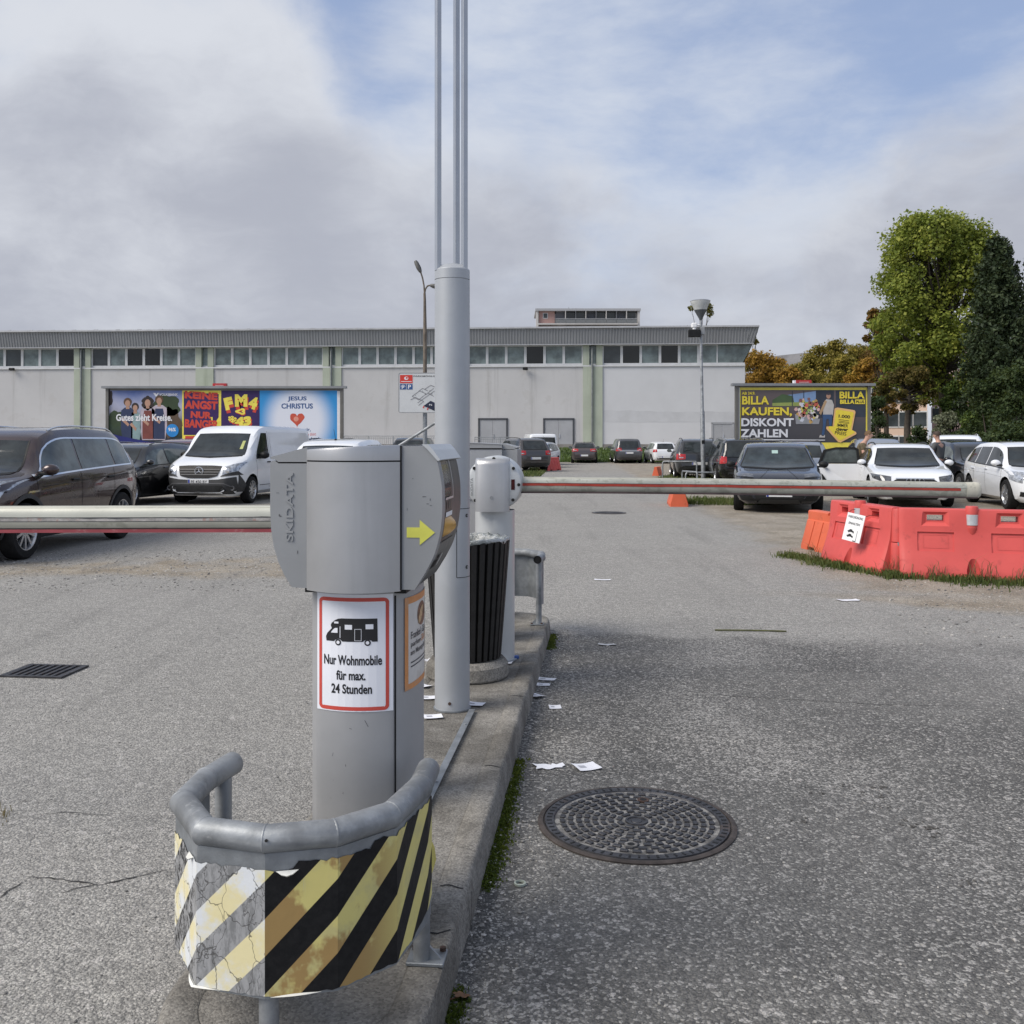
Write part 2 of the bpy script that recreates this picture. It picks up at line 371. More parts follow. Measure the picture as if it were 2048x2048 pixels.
def build_ground():
    xs = np.unique(np.concatenate([np.linspace(-9, 9, 241), np.linspace(-30, 30, 121), np.linspace(-400, 400, 41)]))
    ys = np.unique(np.concatenate([np.linspace(-3, 9, 161), np.linspace(9, 30, 141), np.linspace(30, 90, 61), np.linspace(90, 900, 25)]))
    X, Y = np.meshgrid(xs, ys, indexing='ij'); x = X.ravel(); y = Y.ravel()
    nz = fbm(x, y, .9, 3); nf = fbm(x, y, 3.1, 9); nw = fbm(x, y, .35, 21)
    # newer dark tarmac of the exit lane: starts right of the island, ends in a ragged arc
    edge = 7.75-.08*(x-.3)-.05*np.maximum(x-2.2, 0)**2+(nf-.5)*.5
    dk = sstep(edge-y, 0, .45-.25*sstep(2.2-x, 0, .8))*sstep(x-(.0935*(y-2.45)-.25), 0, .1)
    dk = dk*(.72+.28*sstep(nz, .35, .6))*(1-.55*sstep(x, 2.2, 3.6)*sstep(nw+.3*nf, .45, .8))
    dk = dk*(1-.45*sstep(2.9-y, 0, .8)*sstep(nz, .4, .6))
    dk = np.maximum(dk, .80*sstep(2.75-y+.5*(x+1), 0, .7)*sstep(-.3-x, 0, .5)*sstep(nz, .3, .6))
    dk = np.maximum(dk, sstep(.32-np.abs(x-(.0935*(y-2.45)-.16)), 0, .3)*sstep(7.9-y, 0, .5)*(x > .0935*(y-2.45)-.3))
    # bare gravel: strip on the left, parking bays, apron by the barriers
    a = 10.6-.10*(x+3)+(nz-.5)*1.6
    t1 = sstep(y-a, -.2, .5)*sstep(13.4+.2*x-y+(nf-.5)*1.5, -.2, .8)*sstep(-1.0-x+(nz-.5)*2, 0, .9)*(.45+.55*sstep(nf, .3, .65))
    t2 = sstep(y-(9.2-.25*(x-4)+(nz-.5)*1.4), 0, .8)*sstep(x-(3.15+.055*(y-10)+(nf-.5)*.7), 0, .8)*(.65+.35*nz)
    t2 = np.maximum(t2, sstep(x-(3.9+(8.6-y)*1.6+(nf-.5)*.8), 0, .8)*sstep(y-6.6, 0, .9)*sstep(10.0-y, 0, 1.0)*.9)
    t3 = sstep(y, 14, 17)*sstep(-2.2-x, 0, .8)*.35
    t4 = sstep(y, 40, 55)*.28
    tn = np.clip(np.maximum.reduce([t1, t2, t3, t4]), 0, 1)
    # pale worn, dusty streaks
    p1 = np.exp(-((x-(1.55+.35*np.sin(y*.9)))/.45)**2)*sstep(y, 2.6, 3.6)*sstep(9.5-y, 0, 2.5)*sstep(nz, .42, .62)
    p2 = np.exp(-((y-(7.9-.12*x))/.5)**2)*sstep(x, .6, 1.5)*sstep(nf, .35, .6)
    p3 = np.exp(-((x-(3.3-.5*(y-6.5)))/.55)**2)*sstep(y, 4.6, 5.6)*sstep(8.2-y, 0, 1.5)*sstep(nz, .35, .6)
    p4 = np.exp(-((x-(.25+.09*y-.45))/.25)**2)*sstep(nz, .5, .66)*.7
    p5 = sstep(nw*.6+nz*.4, .55, .72)*.5*sstep(-x, .8, 2.0)
    pl = np.clip(np.maximum.reduce([p1, p2, p3, p4, p5]), 0, 1)*(1-.6*tn)
    z = ground_z(x, y)
    me = bpy.data.meshes.new('ground'); ny = len(ys)
    I, J = np.meshgrid(np.arange(len(xs)-1), np.arange(ny-1), indexing='ij'); k = (I*ny+J).ravel()
    fc = np.stack([k, k+ny, k+ny+1, k+1], 1)
    me.from_pydata(np.stack([x, y, z], 1).tolist(), [], fc.tolist())
    ca = me.color_attributes.new('wear', 'FLOAT_COLOR', 'POINT')
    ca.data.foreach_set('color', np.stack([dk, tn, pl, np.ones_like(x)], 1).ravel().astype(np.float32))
    me.materials.append(GM); me.polygons.foreach_set('use_smooth', [True]*len(fc)); me.update()
    o = bpy.data.objects.new('ground', me); COL.objects.link(o); tag(o, 'worn grey asphalt and gravel of the parking lot', kind='structure'); return o
ground = build_ground()

# cracks and scattered grit
def crack(pts, w, name='crack'):
    g = G(); P = []
    for i in range(len(pts)-1):
        a = Vector(pts[i]); b = Vector(pts[i+1]); k = max(2, int((b-a).length/.02))
        P += [a.lerp(b, j/k) for j in range(k)]
    P.append(Vector(pts[-1])); L = len(P); v = []
    for i, p in enumerate(P):
        d = (P[min(i+1, L-1)]-P[max(i-1, 0)]).normalized(); nn = Vector((-d.y, d.x, 0))
        q = p+nn*random.uniform(-.006, .006); ww = w*random.uniform(.25, 1.2)*min(1, 4*i/L+.1, 4*(L-i)/L+.1)
        v += [(q.x+nn.x*ww, q.y+nn.y*ww, .0025), (q.x-nn.x*ww, q.y-nn.y*ww, .0025)]
    g.add(v, [(2*i, 2*i+1, 2*i+3, 2*i+2) for i in range(L-1)])
    return g.build(name, mat('dark crack', (.03, .029, .028), .95, 0, .4, 60), ground, 0)  # thin flat dark strip along the crack
def crk(uv, w): return crack([gr(u, v)[:2]+(0,) if False else tuple(gr(u, v)) for u, v in uv], w)
crk([(345, 1736), (290, 1752), (250, 1760), (200, 1770), (165, 1766), (100, 1757), (55, 1755)], .0045)
crk([(205, 1768), (165, 1776), (122, 1786)], .003)
crk([(55, 1758), (25, 1778), (0, 1795), (-60, 1815)], .003)
crk([(80, 1628), (140, 1625), (220, 1632)], .0025)
crk([(1300, 1395), (1420, 1390), (1600, 1400), (1760, 1410), (1990, 1412)], .003)
crk([(1300, 1335), (1480, 1338), (1700, 1345)], .002)

def stain(u, v, w, seed):
    r = random.Random(seed); p = gr(u, v); m = mat('dark oily stain', (.075, .070, .063), .85, 0, .5, 60, .4, 120); g = G()
    for k in range(9):
        cx, cy = p.x+r.gauss(0, w*.45), p.y+r.gauss(0, w*.45); s_ = w*r.uniform(.05, .15); a0 = r.uniform(0, 6)
        g.poly([(cx+s_*r.uniform(.6, 1.2)*math.cos(a0+a), cy+s_*r.uniform(.6, 1.2)*math.sin(a0+a), .0022+.0001*k) for a in [2*math.pi*i/9 for i in range(9)]])
    g.build('stain', m, ground, 0)
for i, (u, v, w) in enumerate(((1629, 1583, .06), (1757, 1584, .09), (1597, 1642, .07), (1814, 1648, .07), (1857, 1659, .08), (1933, 1764, .06), (1768, 1616, .04), (1690, 1574, .05), (1745, 1276, .05), (1490, 1239, .04))): stain(u, v, w, i)
def pebbles(name, n, pos, smin, smax, m, label, seed=3):
    r = np.random.default_rng(seed); base = []
    for k in range(6):
        bm = bmesh.new(); bmesh.ops.create_icosphere(bm, subdivisions=1, radius=1)
        for q in bm.verts: q.co *= random.uniform(.7, 1.15); q.co.z *= .6
        bm.verts.index_update(); base.append((np.array([q.co[:] for q in bm.verts]), [[q.index for q in f.verts] for f in bm.faces])); bm.free()
    V = []; Fc = []; o = 0
    for i in range(n):
        p = pos(r)
        if p is None: continue
        b, f = base[r.integers(6)]; s = smin*(smax/smin)**(r.random()**2.2); a = r.random()*6.28
        c, sn = math.cos(a), math.sin(a); q = b*s*np.array([r.uniform(.8, 1.3), r.uniform(.7, 1), r.uniform(.6, 1)])
        q = np.stack([q[:, 0]*c-q[:, 1]*sn+p[0], q[:, 0]*sn+q[:, 1]*c+p[1], q[:, 2]+p[2]+s*.22], 1)
        V.append(q); Fc += [[t+o for t in x] for x in f]; o += len(q)
    me = bpy.data.meshes.new(name); me.from_pydata(np.concatenate(V).tolist(), [], Fc); me.materials.append(m)
    ob = bpy.data.objects.new(name, me); COL.objects.link(ob); tag(ob, label, name.replace('_', ' ').split()[-1] if False else 'gravel', kind='stuff'); return ob
def island_x(y): return -.53+.0935*(y-2.45)      # island axis
def pm():
    M, n, b, co = new_mat('loose stones'); r_ = n.n('ShaderNodeNewGeometry').outputs['Random Per Island']
    rp = n.n('ShaderNodeValToRGB', i_Fac=r_); e = rp.color_ramp.elements
    e[0].color = (.09, .09, .09, 1); e[1].color = (.52, .50, .47, 1); k = rp.color_ramp.elements.new(.5); k.color = (.25, .24, .225, 1)
    link(n, rp.outputs[0], b.inputs['Base Color']); b.inputs['Roughness'].default_value = .85; return M
PM = pm()
def p_near(r):
    y = 1.9+6*r.random()**2.1; x = r.uniform(-3.2, 3.6)
    ix = island_x(y)
    if abs(x-ix) < .37 and y > 2.0: return None
    if (x-.49)**2+(y-3.85)**2 < .40**2: return None
    return (x, y, 0)
pebbles('loose_gravel', 8500, p_near, .0022, .0075, PM, 'loose pale grit strewn over the asphalt near the island', 5)
def p_kerb(r):
    y = 2.0+5.8*r.random(); x = island_x(y)+.345+abs(r.normal())*.12
    return (x, y, 0)
pebbles('kerb_grit', 2200, p_kerb, .0022, .010, PM, 'grit and pebbles gathered along the right kerb of the island', 6)
def p_left(r):
    y = r.uniform(9.8, 13.5); x = -1.2-6*r.random(); return (x, y, 0)
pebbles('gravel_strip', 3000, p_left, .006, .018, PM, 'loose gravel strip in front of the dark brown car', 8)
def p_right(r):
    y = r.uniform(7.2, 20); x = .32*y+.6+abs(r.normal())*2.2; return (x, y, 0)
pebbles('gravel_apron', 3200, p_right, .006, .02, PM, 'loose gravel around the red plastic barriers', 10)

# ---------------------------------------------------------------- island
def concrete():
    M, n, b, co = new_mat('weathered concrete')
    c = n.mix(n.ss(n.noise(co, 3.2, 6, .62), .34, .66), (.145, .136, .122), (.275, .262, .24))
    c = n.mix(n.math('MULTIPLY', n.ss(n.noise(co, 11, 6, .7), .52, .66), .5), c, (.105, .098, .088))
    v = n.n('ShaderNodeTexVoronoi', i_Vector=co, i_Scale=150.0); s = n.n('ShaderNodeSeparateColor', i_0=v.outputs['Color']).outputs[0]
    c = n.mix(1.0, c, n.mix(s, (.72, .72, .72), (1.25, 1.25, 1.24)), 'MULTIPLY')
    c = n.mix(n.math('MULTIPLY', n.ss(s, .94, .96), .6), c, (.05, .048, .045))
    link(n, c, b.inputs['Base Color']); b.inputs['Roughness'].default_value = .9; b.inputs['Specular IOR Level'].default_value = .2
    bp = n.n('ShaderNodeBump', i_Strength=.6, i_Distance=.005, i_Height=n.math('ADD', n.noise(co, 90, 5, .65), n.math('MULTIPLY', v.outputs['Distance'], -.6)))
    link(n, bp.outputs[0], b.inputs['Normal']); return M
CONC = concrete()
def isl(a, b, z=0.0):     # island frame: a to the right, b along the axis from the nose centre
    d = Vector((.0935, 1, 0)).normalized(); r = Vector((d.y, -d.x, 0)); o = Vector((-.53, 2.45, 0))
    p = o+r*a+d*b; return Vector((p.x, p.y, z))
ISL_R = -math.atan(.0935)
def island_outline(h, ln, n=18):
    p = [(h*math.cos(R(180+180*i/n)), h*math.sin(R(180+180*i/n))) for i in range(n+1)]
    k = 90
    p += [(h, ln*(j/k)) for j in range(1, k)]
    p += [(h*math.cos(R(180*i/n)), ln+h*math.sin(R(180*i/n))) for i in range(n+1)]
    p += [(-h, ln*(1-j/k)) for j in range(1, k)]
    return p
def build_island():
    HW, LN, Z = .335, 5.2, .12
    rr = random.Random(4)
    base = island_outline(1, LN); g = G()
    jit = [0.0]
    for _ in base[1:]: jit.append(jit[-1]*.6+rr.uniform(-.6, .6)-(1.2 if rr.random() < .04 else 0))
    def ring(h, z, j=0.0):
        o = []
        for (q, e) in zip(island_outline(h, LN), jit): o.append(isl(q[0]*(1+j*e), q[1], z+j*e*.05))
        return o
    g.loft([ring(HW+.012, -.02, .006), ring(HW+.008, .03, .01), ring(HW, Z-.016, .013), ring(HW-.004, Z-.005, .014), ring(HW-.016, Z, .007), ring(HW-.09, Z-.001), ring(HW-.094, Z-.005)], caps=False)
    k = g.build('kerb_ring', CONC, None, 50)
    g2 = G(); rg = ring(HW-.094, Z-.004); n = len(rg); g2.poly(rg)
    t = thing('traffic_island', 'long narrow concrete traffic island with rounded ends between the lanes', 'traffic island')
    k.parent = t; g2.build('island_top', mat('island infill', (.17, .158, .14), .92, 0, .3, 4, .7, 140, spots=((.09, .085, .075), 9, .55, .6)) if False else CONC, t, 0)
    # joints in the kerb
    for b in (.62, 1.75, 2.9, 4.0):
        j = G()
        def f(u, w): return isl(HW+.0135-.10*0, b+(w-.5)*.008, -.0+u*(Z-.012))
        j.grid(f, 2, 1); j.build('kerb_joint', black_g, t, 0)
        j = G(); j.grid(lambda u, w: isl(HW-.085+u*.075, b+(w-.5)*.006+.01*math.sin(u*5), Z+.0015), 6, 1); j.build('kerb_joint', black_g, t, 0)
    return t
island = build_island()
ZI = .12
def crack_isl():
    g = G(); pts = [isl(.20, .30), isl(.255, .335), isl(.29, .328), isl(.325, .352)]
    v = []
    for i, p in enumerate(pts): v += [(p.x, p.y+.004, ZI+.0012), (p.x, p.y-.003, ZI+.0012)]
    g.add(v, [(2*i, 2*i+1, 2*i+3, 2*i+2) for i in range(3)]); g.build('crack', black_g, island, 0)
crack_isl()

# moss and grass as real blades
def blades(name, pts, hmin, hmax, w, m, label, cat, seed=2, lean=.5, per=1):
    r = np.random.default_rng(seed); pts = np.repeat(np.asarray(pts, float), per, 0); n = len(pts)
    pts = pts+np.stack([r.normal(0, .012, n), r.normal(0, .012, n), np.zeros(n)], 1)*(per > 1)
    h = r.uniform(hmin, hmax, n)*r.uniform(.6, 1, n); a = r.uniform(0, 6.283, n); ww = w*r.uniform(.6, 1.3, n)
    la = r.uniform(0, 6.283, n); ll = h*lean*r.random(n)
    dx, dy = np.cos(a)*ww, np.sin(a)*ww; lx, ly = np.cos(la)*ll, np.sin(la)*ll
    x, y, z = pts.T
    V = np.stack([np.stack([x-dx, y-dy, z-.005], 1), np.stack([x+dx, y+dy, z-.005], 1), np.stack([x+dx*.7+lx*.35, y+dy*.7+ly*.35, z+h*.6], 1),
                  np.stack([x-dx*.7+lx*.35, y-dy*.7+ly*.35, z+h*.6], 1), np.stack([x+lx, y+ly, z+h*(1-.3*lean)], 1)], 1).reshape(-1, 3)
    k = np.arange(n)*5; F4 = np.stack([k, k+1, k+2, k+3], 1).tolist(); F3 = np.stack([k+3, k+2, k+4], 1).tolist()
    me = bpy.data.meshes.new(name); me.from_pydata(V.tolist(), [], F4+F3); me.materials.append(m)
    o = bpy.data.objects.new(name, me); COL.objects.link(o); tag(o, label, cat, kind='stuff'); return o
def leafmat(name, a, b, c=None, tr=.25):
    M, n, p, co = new_mat(name); g = n.n('ShaderNodeNewGeometry').outputs['Random Per Island']
    rp = n.n('ShaderNodeValToRGB', i_Fac=n.math('ADD', n.math('MULTIPLY', g, .55), n.math('MULTIPLY', n.ss(n.noise(co, .85, 3, .55), .32, .68), .45))); e = rp.color_ramp.elements
    e[0].position = .1; e[0].color = (*a, 1); e[1].position = .9; e[1].color = (*b, 1)
    if c: k = rp.color_ramp.elements.new(.55); k.color = (*c, 1)
    link(n, rp.outputs[0], p.inputs['Base Color']); p.inputs['Roughness'].default_value = .6; p.inputs['Specular IOR Level'].default_value = .25
    tn = n.n('ShaderNodeBsdfTranslucent', i_Color=n.mix(.35, rp.outputs[0], (.25, .30, .04))); mx = n.n('ShaderNodeMixShader', i_Fac=tr)
    link(n, p.outputs[0], mx.inputs[1]); link(n, tn.outputs[0], mx.inputs[2]); link(n, mx.outputs[0], n.t.nodes['Material Output'].inputs[0])
    return M
GRASS = leafmat('grass blades', (.04, .065, .018), (.21, .20, .09), (.09, .125, .035))
MOSS = leafmat('moss tufts', (.035, .06, .010), (.19, .21, .03), (.09, .125, .018))
DRY = leafmat('dry stalks', (.12, .09, .045), (.25, .20, .11))
def moss_pts():
    r = np.random.default_rng(5); P = []
    while len(P) < 3000:
        y = r.uniform(2.1, 7.6); x = island_x(y)+.352+abs(r.normal())*.008*(1+2.5*(vnoise(np.array([y]), np.array([.5]), 2.1, 7)[0]))
        dens = fbm(np.array([y]), np.array([1.0]), 1.3, 17)[0]
        if dens > .55 and r.random() < (dens-.5)*8: P.append((x, y, 0))
    return P
blades('kerb_moss', moss_pts(), .005, .016, .005, MOSS, 'green moss and tufts growing along the right kerb of the island', 'moss', 4, .7, 2)

# ---------------------------------------------------------------- manhole covers and drain
iron = mat('cast iron', (.062, .062, .068), .5, .55, .35, 14, .3, 120, spots=((.13, .085, .06), 4, .60, .5), rv=.25)
iron_pit = mat('dusty cast iron', (.15, .145, .14), .85, .1, .45, 25, .8, 160, spots=((.36, .35, .33), 30, .50, .7))
rust = mat('rusty iron', (.075, .045, .035), .85, .2, .4, 20, .5, 80)
def manhole(label, c, rad, blocks=True):
    t = thing('manhole_cover', label, 'manhole cover', c, 0, 'round manhole covers in the exit lane')
    g = G(); g.lathe([(rad, -.01), (rad+.002, .006), (rad-.006, .010), (rad-.018, .010), (rad-.020, .005), (rad-.024, .005)], 72); g.build('frame', mat('rust tinged iron', (.07, .058, .052), .7, .3, .4, 12, .4, 80), t)
    g = G(); g.lathe([(rad-.024, .004), (rad-.026, .012), (rad-.06, .012), (rad-.064, .006)], 72); g.build('rim', iron, t)
    g = G(); g.lathe([(rad-.064, .0065), (.02, .0065), (0.0001, .0065)], 72); g.build('plate', iron_pit, t)
    g = G(); g.lathe([(.045, .006), (.044, .012), (.036, .012), (.035, .008), (.022, .008), (.02, .011), (.0001, .011)], 24); g.build('hub', iron, t)
    if blocks:
        g = G(); g.rbox((0, 0, .0085), (.030, .020, .009), .0022, 1); src = None
        r = .068; k = 0
        while r < rad-.075:
            m = max(8, int(2*math.pi*r/.046))
            for i in range(m):
                if src is None: src = g.build('block', iron, t); o = src
                else: o = share(src, 'block', t)
                a = 2*math.pi*(i+.5*(k % 2))/m; o.location = (r*math.cos(a), r*math.sin(a), 0); o.rotation_euler = (0, 0, a+math.pi/2+random.uniform(-.04, .04)); o.scale = (1+random.uniform(-.08, .08), 1, 1)
            r += .0318; k += 1
        m = 64; g = G()
        for i in range(m): a = 2*math.pi*i/m; g.box(((rad-.043)*math.cos(a), (rad-.043)*math.sin(a), .0125), (.008, .020, .0022), a+math.pi/2)
        g.build('rim_studs', black_p, t, 0, kind='stuff')
        for (x, y) in ((.055, .215), (-.05, -.235)):
            g = G(); g.cyl((x, y, .0075), (x, y, .0142), .024, None, 16); g.build('lifting_hole', iron_pit if y < 0 else rust, t)
            g = G(); g.cyl((x, y, .0143), (x, y, .0147), .014, None, 16); g.build('lifting_hole', black_g, t)
    else:
        g = G(); r = .07
        while r < rad-.08:
            m = max(8, int(2*math.pi*r/.05))
            for i in range(m): a = 2*math.pi*i/m; g.box((r*math.cos(a), r*math.sin(a), .009), (.03, .02, .008), a+math.pi/2)
            r += .034
        g.build('raised_studs', iron, t, 0, kind='stuff')
    return t
p = gr(1273, 1646); manhole('large studded iron manhole cover in the asphalt right of the island', (p.x, p.y, 0), .385)
p = gr(1218, 1026); manhole('distant iron manhole cover in the lane beyond the red and white barrier arm', (p.x, p.y, 0), .36, False)
def drain():
    a = gr(28, 1358); b = gr(150, 1356); c = gr(172, 1331)
    ex = Vector((1, .02, 0)).normalized(); ey = Vector((-.02, 1, 0)).normalized(); o = gr(90, 1344)
    t = thing('drain_grate', 'rectangular slotted iron drain grate in the left lane', 'drain grate', (o.x, o.y, 0), math.atan2(ex.y, ex.x)-.12)
    t.scale = (.80, .72, 1)
    g = G(); g.box((0, 0, .002), (.47, .40, .004)); g.build('pit_shade', black_g, t, 0)  # flat black sheet paints the darkness below the bars, no real depth
    g = G()
    for s in (-1, 1): g.box((s*.245, 0, .007), (.03, .46, .012)); g.box((0, s*.215, .007), (.46, .03, .0118))
    g.build('frame', iron, t, 0)
    src = None
    for i in range(8):
        x = -.22+i*.063
        if src is None: g = G(); g.rbox((0, 0, .007), (.024, .40, .010), .003, 1); src = g.build('bar', iron, t); o2 = src
        else: o2 = share(src, 'bar', t)
        o2.location = (x, 0, 0)
drain()
# ---------------------------------------------------------------- smooth interpolation
def pch(xs, ys):
    xs = np.asarray(xs, float); ys = np.asarray(ys, float); h = np.diff(xs); d = np.diff(ys)/h
    m = np.zeros(len(xs)); m[0] = d[0]; m[-1] = d[-1]
    for i in range(1, len(xs)-1):
        m[i] = 0 if d[i-1]*d[i] <= 0 else 2*d[i-1]*d[i]/(d[i-1]+d[i])
    def f(x):
        x = np.clip(x, xs[0], xs[-1]); i = np.clip(np.searchsorted(xs, x)-1, 0, len(xs)-2); t = (x-xs[i])/h[i]
        r = (2*t**3-3*t**2+1)*ys[i]+(t**3-2*t**2+t)*h[i]*m[i]+(-2*t**3+3*t**2)*ys[i+1]+(t**3-t**2)*h[i]*m[i+1]
        return float(r) if np.ndim(r) == 0 else r
    return f

# ---------------------------------------------------------------- ticket machine
lime = mat('lime yellow film', (.62, .62, .10), .45, 0, .08, 12, spots=((.40, .40, .08), 20, .6, .4))
orange_film = mat('orange film', (.62, .26, .09), .5, 0, .1, 15, spots=((.5, .3, .18), 12, .5, .6))
screen_m = mat('dark screen', (.018, .022, .028), .12, 0, .2, 6)
bezel_m = mat('anthracite bezel', (.05, .053, .058), .4, .1, .1, 6)
brown_m = mat('brown reader panel', (.085, .070, .062), .5, .1, .2, 9)
amber = mat('amber plastic', (.62, .36, .10), .35, 0, .1, 12)
alu_edge = mat('bright edge', (.6, .61, .62), .35, .6, .05, 9)
sheet_m = mat('sticker paper', (.80, .82, .88), .42, 0, .03, 6)
red_frame = mat('sign red', (.58, .075, .055), .42, 0, .06, 8)
silver_c = mat('matte grey lacquered metal', (.38, .385, .395), .5, .3, .07, 3, .06, 400, streak=((.30, .30, .305), 7, .58, .4), spots=((.30, .30, .295), 18, .68, .35))
def col_front(x): return -.028*(1-(x/.107)**2)
def machine(label, loc, rz, front=True):
    t = thing('ticket_machine', label, 'ticket machine', loc, rz, 'parking ticket machines on the island')
    Z0 = 0.0; ZH = 1.10-.12       # local z starts on the island top
    o = lambda z: z-.12
    # column
    fa = [(-.107+.214*i/12, col_front(-.107+.214*i/12)) for i in range(13)]
    rf = [(.111, .004), (.130, .035), (.143, .085), (.149, .14), (.150, .19), (.143, .245), (.125, .30), (.107, .33)]
    lf = [(-x, y) for x, y in rf[::-1]]
    plan = lf+fa+rf
    plan = [p for p in plan]
    g = G(); g.loft([[(x, y, z) for x, y in plan] for z in (0, .3, .6, ZH+.02)]); g.build('column', silver_c, t, 25)
    g = G(); g.grid(lambda u, w: (.1085+.0032*w, -.0022+.006*w, .002+u*(ZH-.02)), 1, 1); g.build('column_seam', black_g, t, 0)
    g = G(); g.cyl((.138, .062, .375), (.152, .056, .375), .014, None, 18); g.cyl((.150, .0565, .375), (.158, .054, .375), .009, .008, 6); g.build('lock', galv, t)
    g = G(); g.loft([[(x*1.05, y*1.02-.004, z) for x, y in plan] for z in (-.001, .008)]); g.build('base_plate', galv_dull, t)
    # collar between column and head
    g = G(); g.box((0, .15, ZH-.004), (.28, .30, .016)); g.build('neck', black_p, t, 0)
    # head: curved middle shell and lid
    def mid(x): return -.040-.055*(1-((x-.0045)/.1275)**2)
    ma = [(-.123+.255*i/14, mid(-.123+.255*i/14)) for i in range(15)]
    pl = ma+[(.132, .34), (-.123, .34)]
    g = G(); g.loft([[(x, y, z) for x, y in pl] for z in (o(1.100), o(1.104), o(1.27), o(1.4445))]); g.build('housing', silver, t, 25)
    g = G(); tl = lambda x: .012*max(0, (.132-x)/.255)**1.4
    g.loft([[(x, y+q, z-k*tl(x)) for x, y in pl] for z, q, k in ((o(1.4485), 0, 0), (o(1.482), 0, .9), (o(1.4885), .002, 1), (o(1.4895), .006, 1))]); g.build('lid', silver, t, 30)
    g = G(); g.loft([[(x*.99+.0005, y+.004, z) for x, y in pl] for z in (o(1.442), o(1.452))]); g.build('lid_gap', black_g, t, 0)
    # left wing
    L = [(-.1235, 1.104), (-.166, 1.106), (-.186, 1.137), (-.203, 1.172), (-.216, 1.215), (-.2235, 1.262), (-.226, 1.315), (-.226, 1.438), (-.221, 1.4465), (-.213, 1.447), (-.203, 1.4395), (-.1235, 1.4395)]
    g = G(); g.prism([(x, o(z)) for x, z in L][::-1], lambda x, z: (x, -.034, z), lambda x, z: (x, .31, z)); g.build('side_cover', silver_d, t, 25, label='dark grey side cover with raised lettering')
    g = G(); g.prism([(-.1235, o(1.4435)), (-.2035, o(1.4435)), (-.214, o(1.451)), (-.224, o(1.451)), (-.224, o(1.457)), (-.1235, o(1.4835))][::-1], lambda x, z: (x, -.034, z), lambda x, z: (x, .31, z)); g.build('side_lid', silver_d, t, 20)
    g = G(); lettering(g, 'SKIDATA', lambda x, y: (-.172-y, -.0372, o(1.322)+x), 0, 0, h=.021, w=.184, bold=.012)
    lz = g.v[:]; g.v = g.v+[(x, -.0335, z) for x, y, z in lz]; m = len(lz); edges = {}
    for f in g.f:
        for i in range(len(f)): e = (f[i], f[(i+1) % len(f)]); edges[e] = 1
    ex = [e for e in edges if (e[1], e[0]) not in edges]
    g.f += [(b, a, a+m, b+m) for a, b in ex]; g.m = [0]*len(g.f); g.build('raised_lettering', silver_d, t, 0)
    # right wing with the curved reader face
    xr = pch([1.098, 1.129, 1.165, 1.2025, 1.27, 1.32, 1.368, 1.41, 1.452, 1.490], [.166, .186, .207, .2245, .2405, .2445, .2440, .2385, .229, .204])
    zs = [1.104+(1.486-1.104)*i/24 for i in range(25)]
    prof = [(.135, o(1.104))]+[(xr(z), o(z)) for z in zs]+[(.135, o(1.486))]
    g = G(); g.prism(prof, lambda x, z: (x, -.036, z), lambda x, z: (x, .010, z)); g.build('reader_side_plate', silver_d, t, 25)
    g = G(); g.prism([(x-.004, z) for x, z in prof], lambda x, z: (x, .010, z), lambda x, z: (x, .325, z)); g.build('reader_body', bezel_m, t, 25)
    def arc(z0, z1, y0, y1, e, name, m, n=8):
        g = G(); g.grid(lambda u, w: (xr(z0+(z1-z0)*u)-.004+e, y0+(y1-y0)*w, o(z0+(z1-z0)*u)), n, 1); g.build(name, m, t, 0)
    arc(1.345, 1.448, .020, .135, .0015, 'screen', screen_m)
    arc(1.345, 1.452, .138, .146, .006, 'screen_edge', alu_edge)
    arc(1.340, 1.346, .014, .146, .006, 'screen_edge', alu_edge, 2)
    arc(1.225, 1.338, .012, .146, .002, 'reader_panel', brown_m)
    for k in range(3): arc(1.312, 1.334, .045+.030*k, .058+.030*k, .004, 'pictogram', mat('dim print', (.16, .13, .11), .5), 2)
    arc(1.292, 1.305, .03, .140, .004, 'reader_label', white_p, 2)
    g = G()
    z0, z1 = 1.238, 1.290
    secs = []
    for k in range(9):
        u = k/8; z = z0+(z1-z0)*u; bulge = math.sin(math.pi*u); x = xr(z)-.002
        dip = .012*math.exp(-((u-.42)/.16)**2)
        secs.append([(x, .035, o(z)), (x+.022*bulge**.7-dip, .06, o(z)), (x+.026*bulge**.7-dip*1.5, .085, o(z)), (x+.022*bulge**.7, .11, o(z)), (x, .13, o(z))])
    g.loft(secs, closed=False, caps=False); g.build('ticket_slot', amber, t, 50)
    arc(1.128, 1.222, .012, .26, .002, 'lower_panel', mat('grey reader panel', (.14, .14, .135), .5, .2, .1, 8))
    arc(1.150, 1.172, .03, .10, .004, 'return_slot', black_g, 3); arc(1.176, 1.186, .06, .085, .004, 'return_slot', black_g, 2)
    arc(1.152, 1.186, .105, .125, .006, 'slot_lip', alu_edge, 3)
    g = G(); vp = [(.135, o(1.4875)), (.204, o(1.4905)), (.219, o(1.475)), (.237, o(1.449)), (.231, o(1.447)), (.2, o(1.4875-.01))]
    vp = [(.190, o(1.4912)), (.2065, o(1.4915)), (.2215, o(1.476)), (.2395, o(1.450)), (.2335, o(1.4465)), (.205, o(1.478))]
    g.prism(vp, lambda x, z: (x, -.042, z), lambda x, z: (x, .338, z)); g.build('visor', silver_p, t, 0)
    g = G(); g.box((.1335, -.038, o(1.295)), (.0035, .006, .385)); g.build('head_seam', black_g, t, 0)
